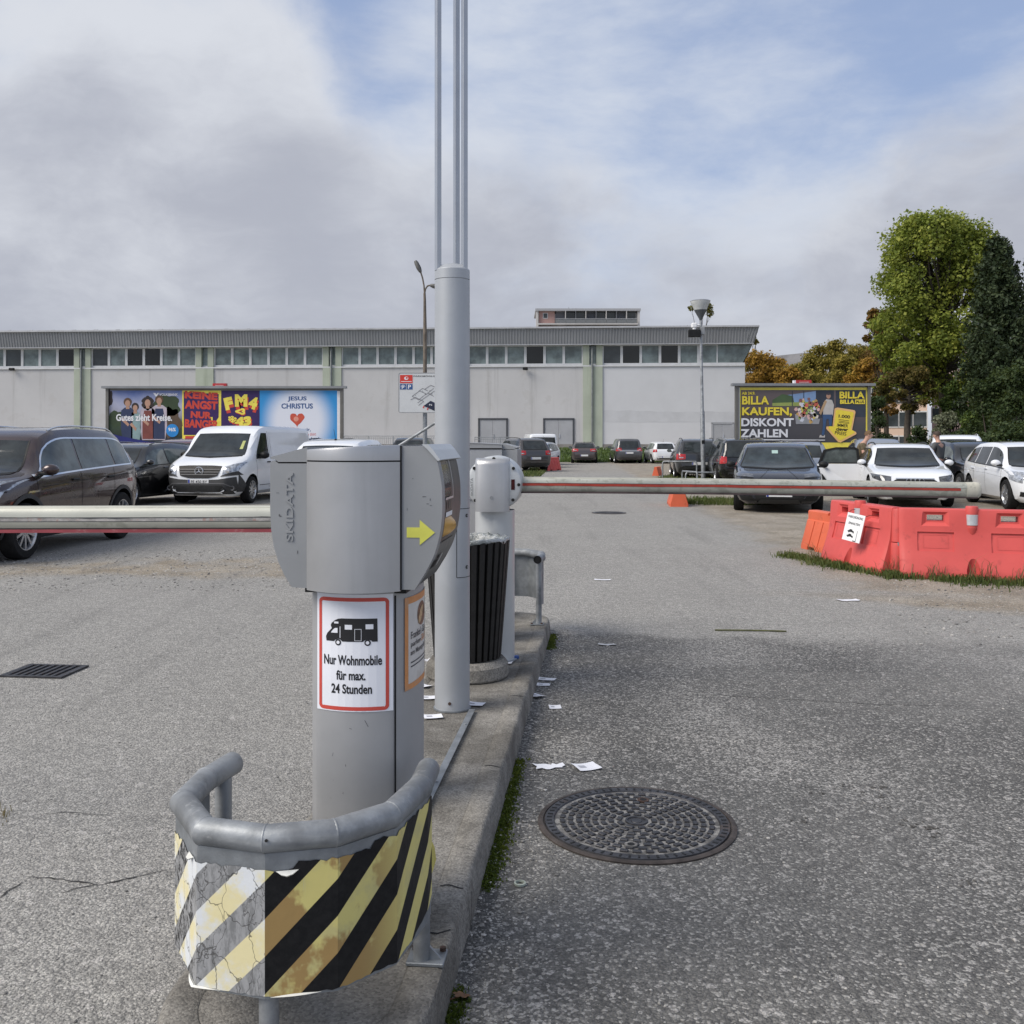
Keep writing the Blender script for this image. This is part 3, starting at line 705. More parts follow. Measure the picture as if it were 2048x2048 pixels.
    g = G(); g.prism([(.149, o(1.270)), (.184, o(1.270)), (.184, o(1.290)), (.2245, o(1.2565)), (.184, o(1.223)), (.184, o(1.243)), (.149, o(1.243))][::-1], lambda x, z: (x, -.0362, z), lambda x, z: (x, -.0378, z)); g.build('arrow_sticker', lime, t, 0)
    if not front: return t
    rs = random.Random(12); scuff = mat('scuff mark', (.10, .10, .105), .7)
    for (x, z, w_, h_) in ((.196, 1.352, .011, .0016), (.212, 1.344, .002, .007), (.205, 1.333, .007, .0014), (.214, 1.329, .006, .0012), (.150, 1.318, .0016, .007), (-.20, 1.30, .004, .006), (-.197, 1.297, .006, .003), (.165, 1.40, .004, .0012), (-.15, 1.20, .002, .010), (-.205, 1.36, .008, .0012)):
        g = G(); g.prism([(x-w_/2, o(z)-h_/2), (x+w_/2, o(z)-h_/2*rs.uniform(.2, 1)), (x+w_/2*rs.uniform(.3, 1), o(z)+h_/2), (x-w_/2*rs.uniform(.3, 1), o(z)+h_/2)], lambda a, b: (a, -.0364 if x > 0 else -.0344, b), lambda a, b: (a, -.0368 if x > 0 else -.0348, b)); g.build('scuff', scuff, t, 0)
    for k in range(14):
        x = rs.uniform(-.09, .09); z = rs.uniform(.2, .75); l = rs.uniform(.004, .02); a = rs.uniform(0, 3.1); g = G()
        P_ = [(x, z), (x+l*math.cos(a), z+l*math.sin(a)), (x+l*math.cos(a)+.0012, z+l*math.sin(a)+.001), (x+.0012, z+.001)]
        g.poly([(p_, col_front(p_)-.0006, o(q_)) for p_, q_ in P_]); g.build('scuff', scuff, t, 0)
    # sheet with the motorhome pictogram, on the curved front
    def sg(px, py, e=.0016): x = (px-611)/498*.210; z = 1.088-(py-1070)/750*.3155; return (x, col_front(x)-e, o(z))
    g = G(); g.grid(lambda u, w: sg(362+498*u, 1820-750*w), 10, 1); sgn = g.build('notice_sheet', sheet_m, t, 0, label='white notice with red frame and motorhome pictogram')
    m2 = lambda e: (lambda a, b: sg(a, b, e))
    g = G(); fq = m2(.0022)
    for q in ([(378, 1125), (398, 1125), (398, 1780), (378, 1780)], [(816, 1125), (836, 1125), (836, 1780), (816, 1780)], [(408, 1092), (806, 1092), (806, 1116), (408, 1116)], [(408, 1788), (806, 1788), (806, 1812), (408, 1812)]): sliced(g, q, fq, 25)
    for (cx, cy, a0) in ((408, 1125, 180), (806, 1125, 270), (806, 1780, 0), (408, 1780, 90)):
        n_ = 6; ro, ri = 31, 9
        for i in range(n_):
            q = []
            for (rr_, ii) in ((ri, i), (ro, i), (ro, i+1), (ri, i+1)): t_ = R(a0+90*ii/n_); q.append((cx+rr_*math.cos(t_), cy+(rr_+1)*math.sin(t_)))
            g.poly([fq(*p) for p in q])
    g.mi = 0; g.build('red_frame', red_frame, sgn, 0)
    g = G(); f = m2(.0022)
    van = [(432, 1372), (428, 1345), (438, 1322), (452, 1308), (470, 1290), (480, 1277), (462, 1271), (468, 1258), (488, 1240), (512, 1228), (540, 1224), (766, 1224), (768, 1372), (735, 1372), (728, 1364), (706, 1358), (684, 1364), (676, 1372), (542, 1372), (532, 1362), (514, 1356), (494, 1363), (486, 1372)]
    sliced(g, van, f, 12); f = m2(.0024)
    for c in ((514, 1378), (706, 1378)): g.poly([f(*p) for p in ell(c[0], c[1], 20, 20, 18)])
    g.build('pictogram', ink, sgn, 0)
    g = G(); f = m2(.0030)
    for q in ([(560, 1264), (608, 1264), (608, 1294), (560, 1294)], [(694, 1260), (742, 1260), (742, 1291), (694, 1291)], [(487, 1246), (517, 1246), (517, 1258), (487, 1258)], [(464, 1318), (478, 1300), (492, 1288), (511, 1286), (511, 1318)]):
        sliced(g, q, f, 12)
    for q in ((624, 1290, 668, 1366),): ring2(g, [(q[0], q[1]), (q[2], q[1]), (q[2], q[3]), (q[0], q[3])], [(q[0]+2.5, q[1]+2.5), (q[2]-2.5, q[1]+2.5), (q[2]-2.5, q[3]-2.5), (q[0]+2.5, q[3]-2.5)], f)
    for c in ((514, 1378), (706, 1378)): g.poly([f(*p) for p in ell(c[0], c[1], 11, 11, 14)])
    g.poly([f(*p) for p in ((526, 1276), (530, 1276), (530, 1350), (526, 1350))])
    g.build('pictogram_window', sheet_m, sgn, 0)
    g = G(); fy = lambda x, y: sg(x, -y, .0022)
    lettering(g, 'Nur Wohnmobile', fy, 604, -1491, w=380, h=64, bold=.026)
    lettering(g, 'f\u00fcr max.', fy, 597, -1587, w=192, h=62, bold=.026)
    lettering(g, '24 Stunden', fy, 600, -1674, w=266, h=62, bold=.026); g.build('lettering', ink, sgn, 0)
    # orange framed sheet on the curved flank
    yf = [q[1] for q in rf]; xf = [q[0] for q in rf]; fx = pch(yf, xf)
    def fl(s, z, e=.0015): y = .030+s*.235; return (fx(y)+e, y, o(z))   # s 0..1 along the sheet
    zt, zb = 1.070, .815
    g = G(); g.grid(lambda u, w: fl(u, zb+(zt-zb)*w), 14, 1); fs = g.build('notice_sheet', mat('aged sheet', (.62, .60, .57), .5, 0, .06, 14, spots=((.5, .46, .42), 10, .6, .5)), t, 0, label='white notice with orange frame on the machine flank')
    g = G()
    for (u0, u1, z0, z1) in ((0, .075, zb, zt), (.925, 1, zb, zt), (.075, .925, zt-.019, zt), (.075, .925, zb, zb+.016)):
        g.grid(lambda u, w: fl(u0+(u1-u0)*u, z0+(z1-z0)*w, .0022), 10, 1)
    g.build('orange_frame', orange_film, fs, 0)
    g = G(); ft = lambda x, y: fl(x, y, .0024)
    lettering(g, "Frankie's G\u00e4ste", ft, .50, .962, w=.72, h=.021, bold=.01); lettering(g, 'parken', ft, .32, .935, w=.36, h=.019, bold=.01)
    lettering(g, 'am Messegel\u00e4nde', ft, .51, .912, w=.76, h=.019, bold=.01)
    for z in (.885, .874): g.grid(lambda u, w: fl(.14+.72*u, z+.0035*w, .0024), 8, 1)
    g.build('lettering', mat('faded ink', (.07, .065, .07), .6), fs, 0)
    g = G(); lettering(g, 'GRATIS', ft, .70, .938, w=.34, h=.019, bold=.01); g.build('lettering', orange_film, fs, 0)
    g = G()
    for q in ell(0, 0, 1, 1, 18): pass
    g.poly([fl(.55+.20*a, 1.010+.034*b, .0024) for a, b in ell(0, 0, 1, 1, 20)]); g.build('burger_picture', mat('brown print', (.20, .10, .06), .6, 0, .5, 60), fs, 0)
    g = G(); g.poly([fl(.50+.09*a+.08*b, 1.008+.024*b, .003) for a, b in ell(0, 0, 1, 1, 16)]); g.build('burger_picture', mat('bun print', (.55, .36, .20), .6, 0, .3, 80), fs, 0)
    return t
MP = Vector((-.425, 2.665, ZI))
machine('near grey ticket machine with motorhome notice and yellow arrow', MP, ISL_R)
p = isl(.0, 4.62, ZI); machine('far silver ticket machine half hidden behind the tall grey pillar', p+Vector((-.06, 0, 0)), ISL_R+math.pi, False)

# ---------------------------------------------------------------- tube guards round both island ends
def sticker_mat(sF):
    M, n, b, co = new_mat('peeling hazard film')
    uv = n.n('ShaderNodeUVMap').outputs[0]; sp = n.n('ShaderNodeSeparateXYZ', i_0=uv); u, v = sp.outputs[0], sp.outputs[1]
    # u: arc length in metres from the left end, v: height in metres
    ph = n.math('DIVIDE', n.math('SUBTRACT', u, n.math('MULTIPLY', v, 1.0)), .167)
    fr = n.math('FRACT', n.math('ADD', ph, 7.0-(sF-.32)/.167)); stripe = n.ss(fr, .488, .500)
    stripe = n.math('MULTIPLY', stripe, n.ss(fr, 1.0, .990))
    faded = n.ss(u, sF+.0005, sF-.0005)
    nz = n.noise(co, 9, 6, .65); n2 = n.noise(co, 45, 5, .7)
    yel = n.mix(n.ss(nz, .45, .62), (.70, .62, .23), (.60, .54, .24))
    brown = n.ss(n.noise(n.scale(co, (1, 1, .8)), 6.5, 5, .6), .46, .53)
    yel = n.mix(n.math('MULTIPLY', brown, n.ss(u, .98, .80)), yel, (.40, .265, .105))
    drip = n.ss(n.noise(n.scale(uv, (60, 3, 1)), 1.0, 3, .6), .66, .72); yel = n.mix(n.math('MULTIPLY', drip, .6), yel, (.62, .58, .36))
    black = n.mix(n.ss(n2, .3, .75), (.008, .0085, .010), (.018, .018, .019))
    scr = n.ss(n.noise(co, 60, 4, .75), .72, .76); black = n.mix(n.math('MULTIPLY', scr, .5), black, (.22, .22, .22))
    fresh = n.mix(stripe, yel, black)
    cream = n.mix(n.ss(nz, .42, .60), (.74, .67, .40), (.70, .73, .76))
    grey = n.mix(n.ss(n.noise(n.scale(co, (1, 1, .35)), 60, 4, .7), .35, .6), (.20, .205, .21), (.335, .34, .35))
    blot = n.math('MULTIPLY', n.ss(n.noise(n.scale(co, (1, 1, .6)), 75, 5, .7), .50, .54), n.ss(u, .40, .38))
    grey = n.mix(blot, grey, (.012, .012, .013))
    old = n.mix(stripe, cream, grey)
    cv = n.n('ShaderNodeTexVoronoi', feature='DISTANCE_TO_EDGE', i_Vector=n.vm('ADD', n.scale(co, (1, 1, .55)), n.scale(n.noise(co, 14, 3, .6, out='Color'), (.06, .06, .06))), i_Scale=15.0)
    cv2 = n.n('ShaderNodeTexVoronoi', feature='DISTANCE_TO_EDGE', i_Vector=n.vm('ADD', n.scale(co, (1, 1, .5)), n.scale(n.noise(co, 30, 3, .6, out='Color'), (.03, .03, .03))), i_Scale=34.0)
    cr = n.math('MAXIMUM', n.ss(cv.outputs['Distance'], .016, .006), n.math('MULTIPLY', n.ss(cv2.outputs['Distance'], .03, .012), n.math('MULTIPLY', stripe, n.ss(nz, .45, .55))))
    old = n.mix(n.math('MULTIPLY', cr, .70), old, (.05, .048, .045))
    c = n.mix(faded, fresh, old)
    link(n, c, b.inputs['Base Color']); b.inputs['Roughness'].default_value = .42; b.inputs['Specular IOR Level'].default_value = .25
    bp = n.n('ShaderNodeBump', i_Strength=.35, i_Distance=.003, i_Height=n.math('ADD', n.math('MULTIPLY', n.math('MULTIPLY', cr, faded), -1.0), n.noise(co, 26, 4, .6))); link(n, bp.outputs[0], b.inputs['Normal'])
    return M
PLAN = [(-.262, .235), (-.283, .10), (-.272, -.065), (-.150, -.228), (.004, -.258), (.148, -.212), (.252, -.095), (.287, .10), (.283, .235)]   # (a, b) from the nose centre
def guard(label, loc, rz, film=True):
    t = thing('tube_guard', label, 'crash guard', loc, rz, 'bent tube guards at the island ends')
    zt = .612-.12; g = G(); g.tube([(a, b, zt) for a, b in PLAN], .031, 20, caps=False); tb = g.build('tube', galv, t, 28)
    g = G()
    for e, q in ((0, 1), (-1, -2)):
        a = Vector((*PLAN[e], zt)); d = (Vector((*PLAN[q], zt))-a).normalized(); g.cyl(a+d*.004, a+d*.02, .0285, None, 20)
        g.v = g.v
    g.build('tube_mouth', black_g, t, 0)
    src = None
    for i in range(1, len(PLAN)-1):
        p0, p1, p2 = (Vector((*PLAN[k], zt)) for k in (i-1, i, i+1)); d = ((p1-p0).normalized()+(p2-p1).normalized()).normalized()
        g = G(); M = d.to_track_quat('Z', 'Y').to_matrix(); g.lathe([(.0305, -.0035), (.0325, -.001), (.0325, .001), (.0305, .0035)], 20, p1, M); g.build('weld_seam', galv, tb, 40)
    g = G(); g.cyl((PLAN[4][0]+.012, PLAN[4][1]-.0295, zt+.008), (PLAN[4][0]+.012, PLAN[4][1]-.0315, zt+.0085), .0035, None, 10); g.build('vent_hole', black_g, tb, 0)
    # sheet under the tube
    pts = []; n = 14
    for i in range(1, len(PLAN)-1):
        a = Vector(PLAN[i-1 if i == 1 else i]); 
    path = [Vector((-.272, .13))]+[Vector(q) for q in PLAN[1:-1]]+[Vector((.288, .15))]
    out = 1.045; P = [Vector((q.x*out+(.004 if q.x > 0 else -.004), q.y*out-.004)) for q in path]
    seq = []; s = 0
    for i in range(len(P)-1):
        k = max(2, int((P[i+1]-P[i]).length/.012))
        for j in range(k): q = P[i].lerp(P[i+1], j/k); seq.append((s+(P[i+1]-P[i]).length*j/k, q))
        s += (P[i+1]-P[i]).length
    seq.append((s, P[-1]))
    z0, z1 = .262-.12, .585-.12
    g = G(); v = []; f = []
    for (_, q) in seq:
        nn = Vector((q.x, q.y-.0)).normalized()*.003
        v += [(q.x, q.y, z0), (q.x, q.y, z1), (q.x-nn.x, q.y-nn.y, z1), (q.x-nn.x, q.y-nn.y, z0)]
    m = len(seq)
    for i in range(m-1):
        for k in range(4): f.append((4*i+k, 4*i+(k+1) % 4, 4*i+4+(k+1) % 4, 4*i+4+k))
    f += [(0, 1, 2, 3), tuple(4*(m-1)+k for k in (3, 2, 1, 0))]
    g.add(v, f); sh = fixn(g.build('guard_sheet', galv_dull, t, 12))
    g = G(); M = None
    for k in (4, 1, 7):
        a, b = PLAN[k]; a *= .93; b = b*.93
    posts = [(PLAN[4][0]+.0, PLAN[4][1]+.022), (PLAN[1][0]+.015, PLAN[1][1]+.08), (PLAN[7][0]-.012, PLAN[7][1]+.08)]
    for k, (a, b) in enumerate(posts):
        g = G(); g.cyl((a, b, 0), (a, b, zt-.02), .0225, None, 18); po = g.build('post', galv, t)
        g = G(); g.rbox((a+.012, b+.012, .005), (.10, .08, .010), .002, 1); g.build('foot_plate', galv_dull, t)
        g = G(); g.prism([(.02, .008), (.055, .008), (.02, .045)], lambda x, z: (a+x, b-.004, z), lambda x, z: (a+x, b+.004, z)); g.build('gusset', galv_dull, t, 0)
        for sx in (-.025, .05):
            g = G(); g.cyl((a+sx, b+.042, .01), (a+sx, b+.042, .019), .009, None, 6); g.build('bolt', rust, t, 0)
    if film:
        # film with ragged top and bottom, slightly proud, one flap curling off at the right end
        rr = random.Random(9); v = []; f = []; uvs = []; q0 = 0
        lo_k = 0; ti = bi = 0
        for i, (s_, q) in enumerate(seq):
            nn = Vector((q.x, q.y)).normalized()*.0022
            ti = ti*.8+rr.uniform(-1, 1)*.004; bi = bi*.8+rr.uniform(-1, 1)*.0035
            rag = .034 if s_ < .66 else (.020 if s_ < .84 else .008)
            if s_ < .12: rag = .012
            top = z1-rag-abs(ti)*1.6-(.012 if .12 < s_ < .17 else 0); bot = z0+.004+abs(bi)
            if s_ > 1.0: bot += .05*(s_-1.0)/.2
            for k in range(5): z = bot+(top-bot)*k/4; v.append((q.x+nn.x, q.y+nn.y, z)); uvs.append((s_, z))
        m = len(seq)
        for i in range(m-1):
            for k in range(4): f.append((5*i+k, 5*i+5+k, 5*i+6+k, 5*i+1+k))
        me = bpy.data.meshes.new('hazard_film'); me.from_pydata(v, [], f); ul = me.uv_layers.new(name='UVMap')
        for lp in me.loops: ul.data[lp.index].uv = uvs[lp.vertex_index]
        me.materials.append(sticker_mat(sum((P[i+1]-P[i]).length for i in range(4)))); me.update(); ob = bpy.data.objects.new('hazard_film', me); COL.objects.link(ob); ob.parent = sh
        ob['label'] = 'yellow and black striped film, bleached and cracked on the left facets'
        # curls of torn film along the edges
        curl = mat('film backing', (.72, .72, .68), .6, 0, .15, 20)
        for (s0, dz, w, h) in ((.36, z1-.036, .035, -.010), (.62, z1-.040, .05, -.012), (.60, z0+.005, .10, .006), (.36, z0+.005, .12, .006)):
            i0 = min(range(m), key=lambda i: abs(seq[i][0]-s0)); i1 = min(m-1, i0+max(2, int(w/.011))); g = G(); vv = []
            for i in range(i0, i1+1):
                q = seq[i][1]; nn = Vector((q.x, q.y)).normalized(); e = math.sin(math.pi*(i-i0)/(i1-i0))
                vv += [(q.x+nn.x*.003, q.y+nn.y*.003, dz), (q.x+nn.x*(.004+.012*e), q.y+nn.y*(.004+.012*e), dz+h*e*.6), (q.x+nn.x*(.004+.006*e), q.y+nn.y*(.004+.006*e), dz+h*e)]
            g.add(vv, [(3*i+k, 3*i+3+k, 3*i+4+k, 3*i+1+k) for i in range(i1-i0) for k in (0, 1)]); g.build('torn_edge', curl, sh, 60)
        g = G(); qx, qy = seq[-1][1]; g.add([(qx, qy, z1-.13), (qx+.008, qy+.006, z1-.15), (qx+.012, qy+.01, z1-.185), (qx+.005, qy+.008, z1-.21), (qx, qy, z1-.225)], [(0, 1, 2, 3, 4)]); g.build('torn_edge', mat('yellow film', (.60, .53, .16), .5), sh, 0, label='yellow flap of film sticking out at the right end')
    return t
guard('near bent steel tube guard with peeling black and yellow striped film', isl(0, .0, ZI), ISL_R)
guard('far plain grey tube guard at the other end of the island', isl(0, 5.17, ZI), ISL_R+math.pi, False)

# ---------------------------------------------------------------- tall pillar with three rods
def pillar():
    c = gr(904, 1421, ZI); c = Vector((-.309, 5.08, ZI))
    t = thing('pillar', 'tall round grey pillar topped by three thin square rods', 'pillar', c, 0)
    r = .0905; H = 2.385-.12
    g = G(); g.lathe([(r, .003), (r, 1.0), (r, H-.055)], 48); g.lathe([(r-.004, H-.056), (r-.004, H-.051)], 48); g.lathe([(r, H-.052), (r, H-.004), (r-.003, H)], 48); g.build('shaft', pole_m, t, 30)
    g = G(); g.lathe([(r-.003, H), (r-.012, H+.006), (r-.03, H+.022), (.03, H+.03), (.0001, H+.031)], 48); g.build('cap', pole_m, t, 40)
    g = G(); g.lathe([(r+.006, -.002), (r+.006, .006), (r, .007)], 48); g.build('foot_ring', galv_dull, t)
    pos = ((-.071, -.035), (.018, .068), (.064, -.030))
    rod_m = mat('anodised rod', (.42, .44, .47), .36, .6, .06, 4, streak=((.3, .31, .33), 8, .6, .3))
    src = None
    for (x, y) in pos:
        if src is None: g = G(); g.rbox((0, 0, H-.01+1.75), (.027, .027, 3.5), .002, 1, R(32)); src = o = g.build('rod', rod_m, t)
        else: o = share(src, 'rod', t)
        o.location = (x, y, 0)
    # access door on the right front
    a0, a1 = R(-72), R(-8); zt = 1.5-(1018-HZ)/F*5-.12; zb = 1.5-(1155-HZ)/F*5-.12
    g = G(); g.grid(lambda u, w: ((r+.0012)*math.cos(a0+(a1-a0)*u), (r+.0012)*math.sin(a0+(a1-a0)*u), zb+(zt-zb)*w), 14, 1); d = g.build('access_door', pole_m, t)
    g = G()
    for (b0, b1, q0, q1) in ((a0-.02, a0+.012, zb, zt), (a0, a1, zt-.001, zt+.002), (a0, a1, zb-.002, zb+.001)):
        g.grid(lambda u, w: ((r+.0016)*math.cos(b0+(b1-b0)*u), (r+.0016)*math.sin(b0+(b1-b0)*u), q0+(q1-q0)*w), 10, 1)
    g.build('door_gap', black_g, d, 0)
    for z in (zt-.035, zb+.05):
        a = R(-33); g = G(); e = Vector((math.cos(a), math.sin(a), 0)); g.cyl(e*r+Vector((0, 0, z)), e*(r+.004)+Vector((0, 0, z)), .009, None, 14); g.build('screw', black_p, d)
        g = G(); g.cyl(e*(r+.004)+Vector((0, 0, z)), e*(r+.0065)+Vector((0, 0, z)), .0055, None, 10); g.build('screw', galv, d)
    a = R(-95); e = Vector((math.cos(a), math.sin(a), 0)); g = G(); g.cyl(e*r+Vector((0, 0, .045)), e*(r+.004)+Vector((0, 0, .045)), .008, None, 14); g.build('screw', rust, t)
    return t
pillar()
# flat steel rail on the island between the machine and the pillar
t = thing('floor_rail', 'narrow flat steel rail lying on the island from machine to pillar', 'rail', isl(.10, 0, ZI), ISL_R)
g = G(); g.box((-.012, 1.55, .012), (.030, 2.05, .004)); g.box((-.026, 1.55, .0058), (.004, 2.05, .0105)); g.build('rail_bar', galv_dull, t, 0)
for b in (.75, 1.5, 2.3):
    g = G(); g.cyl((-.01, b, .0135), (-.01, b, .019), .007, None, 6); g.build('bolt', galv, t)

# ---------------------------------------------------------------- barrier gates
arm_top = mat('mossy white lacquer', (.40, .41, .37), .6, 0, .14, 7, .2, 90, spots=((.24, .25, .21), 28, .52, .65))
arm_w = mat('off white lacquer', (.50, .505, .445), .45, .1, .07, 4, .1, 90, spots=((.42, .43, .37), 26, .58, .45))
arm_beige = mat('dirty beige lacquer', (.40, .395, .335), .5, .1, .1, 5, .1, 90, spots=((.26, .26, .21), 12, .55, .6))
arm_worn = mat('worn reflective strip', (.40, .38, .36), .6, 0, .25, 18, .5, 90, spots=((.40, .24, .20), 40, .57, .7))
arm_red = mat('red strip', (.37, .042, .024), .45, 0, .18, 10, .1, 60, spots=((.50, .34, .28), 60, .64, .6))
arm_pink = mat('faded red edge strip', (.40, .085, .10), .5, 0, .15, 8, .1, 60, spots=((.50, .28, .28), 20, .58, .5))
def arm(gate_, label, loc, L, sgn, sag, style):
    bpy.context.view_layer.update()
    n = 24; H = .048; D = .036
    def sec(x, k=1.0, dz=0):
        o = []
        for i in range(20):
            a = 2*math.pi*i/20; c, s = math.cos(a), math.sin(a)
            o.append((x, D*k*math.copysign(abs(c)**.75, c), dz+H*k*math.copysign(abs(s)**.8, s)))
        return o
    zz = lambda q: -sag*(q**1.6)
    g = G(); g.loft([sec(sgn*L*i/n, 1, zz(i/n)) for i in range(n+1)]); t = g.build('arm', arm_beige, gate_, 40, label=label); t.matrix_parent_inverse = gate_.matrix_world.inverted(); t.location = loc
    def strip(z0, z1, e, m, name, rag=0, y=None, x0=0.0, x1=1.0):
        g = G(); rr = random.Random(5); k = 90
        def yy(z): s = min(.999, abs(z)/H); c = (1-(s**(1/.8))**2)**.5 if s < 1 else 0; return -(D*abs(c)**.75)-e
        rows = 4
        def fn(u, w):
            z = z0+(z1-z0)*w
            if rag and w == 0: z += rag*fn.j[int(u*k+.5)]
            return (sgn*L*(x0+(x1-x0)*u), yy(z), z+zz(x0+(x1-x0)*u))
        j = [0.0]
        for _ in range(k+1): j.append(j[-1]*.85+rr.uniform(-1, 1))
        fn.j = j; g.grid(fn, k, rows); return g.build(name, m, t, 50)
    if style == 'left':
        strip(.006, .046, .0012, arm_w, 'upper_band', .0012); strip(-.0085, .0075, .0006, arm_worn, 'worn_strip'); strip(-.034, -.0095, .0014, arm_beige, 'lower_band')
        strip(-.0105, -.0085, .0018, bezel_m, 'groove'); strip(.004, .0062, .0018, bezel_m, 'torn_edge', .0016)
        g = G(); g.loft([[(sgn*L*i/n, y, zz(i/n)+z) for y, z in ((-.022, -.038), (-.030, -.041), (-.028, -.052), (.028, -.052), (.030, -.041), (.022, -.038))] for i in range(n+1)]); g.build('edge_strip', arm_pink, t, 40)
        strip(-.0375, -.0345, .002, bezel_m, 'groove')
    else:
        strip(.012, .047, .0010, arm_top, 'upper_band', .0008); strip(-.006, .0105, .0014, arm_red, 'red_strip', .0009, x1=.962); strip(.0095, .0125, .0016, bezel_m, 'groove', .0008, x1=.96)
        g = G(); g.loft([[(sgn*L*i/n, y, zz(i/n)+z) for y, z in ((-.020, -.040), (-.026, -.044), (-.024, -.052), (.024, -.052), (.026, -.044), (.020, -.040))] for i in range(n+1)]); g.build('edge_strip', mat('dark edge strip', (.10, .07, .07), .6, 0, .3, 9), t, 40)
    g = G(); g.loft([sec(sgn*(L-.07), 1.04, zz(1)), sec(sgn*(L-.012), 1.07, zz(1)), sec(sgn*(L+.01), 1.03, zz(1)), sec(sgn*(L+.022), .82, zz(1)), sec(sgn*(L+.026), .3, zz(1))]); g.build('end_cap', mat('pale end cap', (.52, .50, .42), .5, 0, .1, 9, spots=((.3, .3, .25), 20, .55, .5)), t, 40)
    return t
def gate(label, base, zc, rz, group):
    t = thing('barrier_gate', label, 'barrier gate', base, rz, group); c = zc-ZI
    g = G(); g.lathe([(.125, .0), (.125, .5), (.125, c-.17)], 40); g.build('post', silver_p, t)
    g = G(); g.lathe([(.14, 0), (.14, .008), (.125, .009)], 40); g.build('foot_ring', galv_dull, t)
    M = Matrix.Rotation(R(90), 3, 'X'); cc = (0.01, 0, c)
    g = G(); g.lathe([(.0001, .152), (.150, .152), (.166, .146), (.172, .125), (.172, -.09), (.160, -.11), (.0001, -.11)], 48, cc, M); g.build('drum', silver_p, t, 30)
    # raised curved band down the front of the drum
    def yb(x): return -.158-.032*math.sqrt(max(0, 1-(x/.105)**2))
    xs = [-.105+.21*i/14 for i in range(15)]
    def top(x): return c+.125+.02*math.sqrt(max(0, 1-(x/.105)**2))
    secs = [[(x, -.11, z) for x in xs[::-1]]+[(x, yb(x)+q, z) for x in xs] for z, q in ((c-.172, 0), (c+.118, 0), (c+.135, .006), (c+.15, .02), (c+.158, .045))]
    g = G(); g.loft(secs); fixn(g.build('front_band', silver, t, 30))
    for a in (90, 38, -2, -40, 142, 222):
        e = Vector((math.cos(R(a))*.155+.01, -.152, c+math.sin(R(a))*.155)); g = G(); g.cyl(e, e+Vector((0, -.008, 0)), .010, None, 12); g.build('screw', black_p, t)
    g = G(); g.box((.129, -.1535, c-.005), (.022, .004, .064)); g.build('reflector', mat('dark red reflector', (.05, .008, .008), .15, 0, .2, 30), t, 0)
    g = G(); g.cyl((.0, -.188, c-.085), (.0, -.1925, c-.085), .011, None, 16); g.build('lock', galv, t)
    g = G(); lettering(g, 'SKIDATA', lambda x, y: (-.128-y, -.1535, c-.02+x), 0, 0, h=.017, w=.11, bold=.014); g.build('raised_lettering', silver_d, t, 0)
    return t
pr = Vector((-.108, 6.22, ZI))
ga = gate('silver barrier gate behind the rubbish bin, its red striped arm closing the exit lane', pr, 1.236, ISL_R, 'barrier gates on the island')
arm(ga, 'lowered arm with red stripe', (-.02, 6.16, 1.226), 2.93, 1, .034, 'right')
pl_ = Vector((-.50, 3.80, ZI))
ga = gate('barrier gate behind the near ticket machine, its cream arm closing the entry lane', pl_, 1.215, ISL_R+math.pi, 'barrier gates on the island')
arm(ga, 'lowered cream arm with torn band and red lower edge', (-.56, 3.72, 1.209), 3.1, -1, .01, 'left')

# ---------------------------------------------------------------- rubbish bin
def bin_():
    c = Vector((-.263, 5.80, ZI)); t = thing('rubbish_bin', 'black slatted rubbish bin with plastic liner on a round concrete foot', 'rubbish bin', c, 0)
    g = G(); g.lathe([(.0001, 0), (.238, 0), (.244, .01), (.240, .075), (.215, .105), (.10, .112), (.0001, .112)], 28); g.build('concrete_foot', CONC, t, 30)
    dk = mat('charred dark wood', (.009, .0085, .008), .6, 0, .5, 12, .5, 60, streak=((.03, .024, .02), 30, .6, .5))
    src = None; n = 32
    for i in range(n):
        a = 2*math.pi*i/n
        if src is None:
            g = G(); g.loft([[(x, y, z) for x, y in ((r, -w), (r+.014, -w*.85), (r+.014, w*.85), (r, w))] for z, r, w in ((.115, .184, .0142), (.45, .210, .0160), (.80, .236, .0180))]); src = o = g.build('slat', dk, t, 0)
        else: o = share(src, 'slat', t)
        o.rotation_euler = (random.uniform(-.006, .006), 0, a)
    g = G(); g.lathe([(.176, .115), (.225, .79)], 28); g.build('liner_bin', black_p, t)
    g = G(); g.lathe([(.17, .10), (.18, .118), (.155, .122)], 28); g.build('bottom_ring', black_p, t)
    # plastic bag folded over the rim, crumpled
    M, nn, b, co = new_mat('clear plastic bag'); b.inputs['Base Color'].default_value = (.16, .18, .18, 1); b.inputs['Roughness'].default_value = .25; b.inputs['Transmission Weight'].default_value = .35
    bp = nn.n('ShaderNodeBump', i_Strength=.8, i_Distance=.02, i_Height=nn.noise(co, 22, 5, .65)); link(nn, bp.outputs[0], b.inputs['Normal'])
    rr = random.Random(3); k = 60; g = G(); v = []; f = []
    for i in range(k):
        a = 2*math.pi*i/k; e = rr.uniform(-.008, .008)
        for (r, z) in ((.20, .70), (.216, .80+e), (.238, .815+e), (.250+e*.4, .808+e), (.251+e*.5, .790+1.8*e)): v.append((r*math.cos(a), r*math.sin(a), z))
    for i in range(k):
        for j in range(4): f.append((i*5+j, (i+1) % k*5+j, (i+1) % k*5+j+1, i*5+j+1))
    g.add(v, f); g.build('bag_rim', M, t, 60)
bin_()

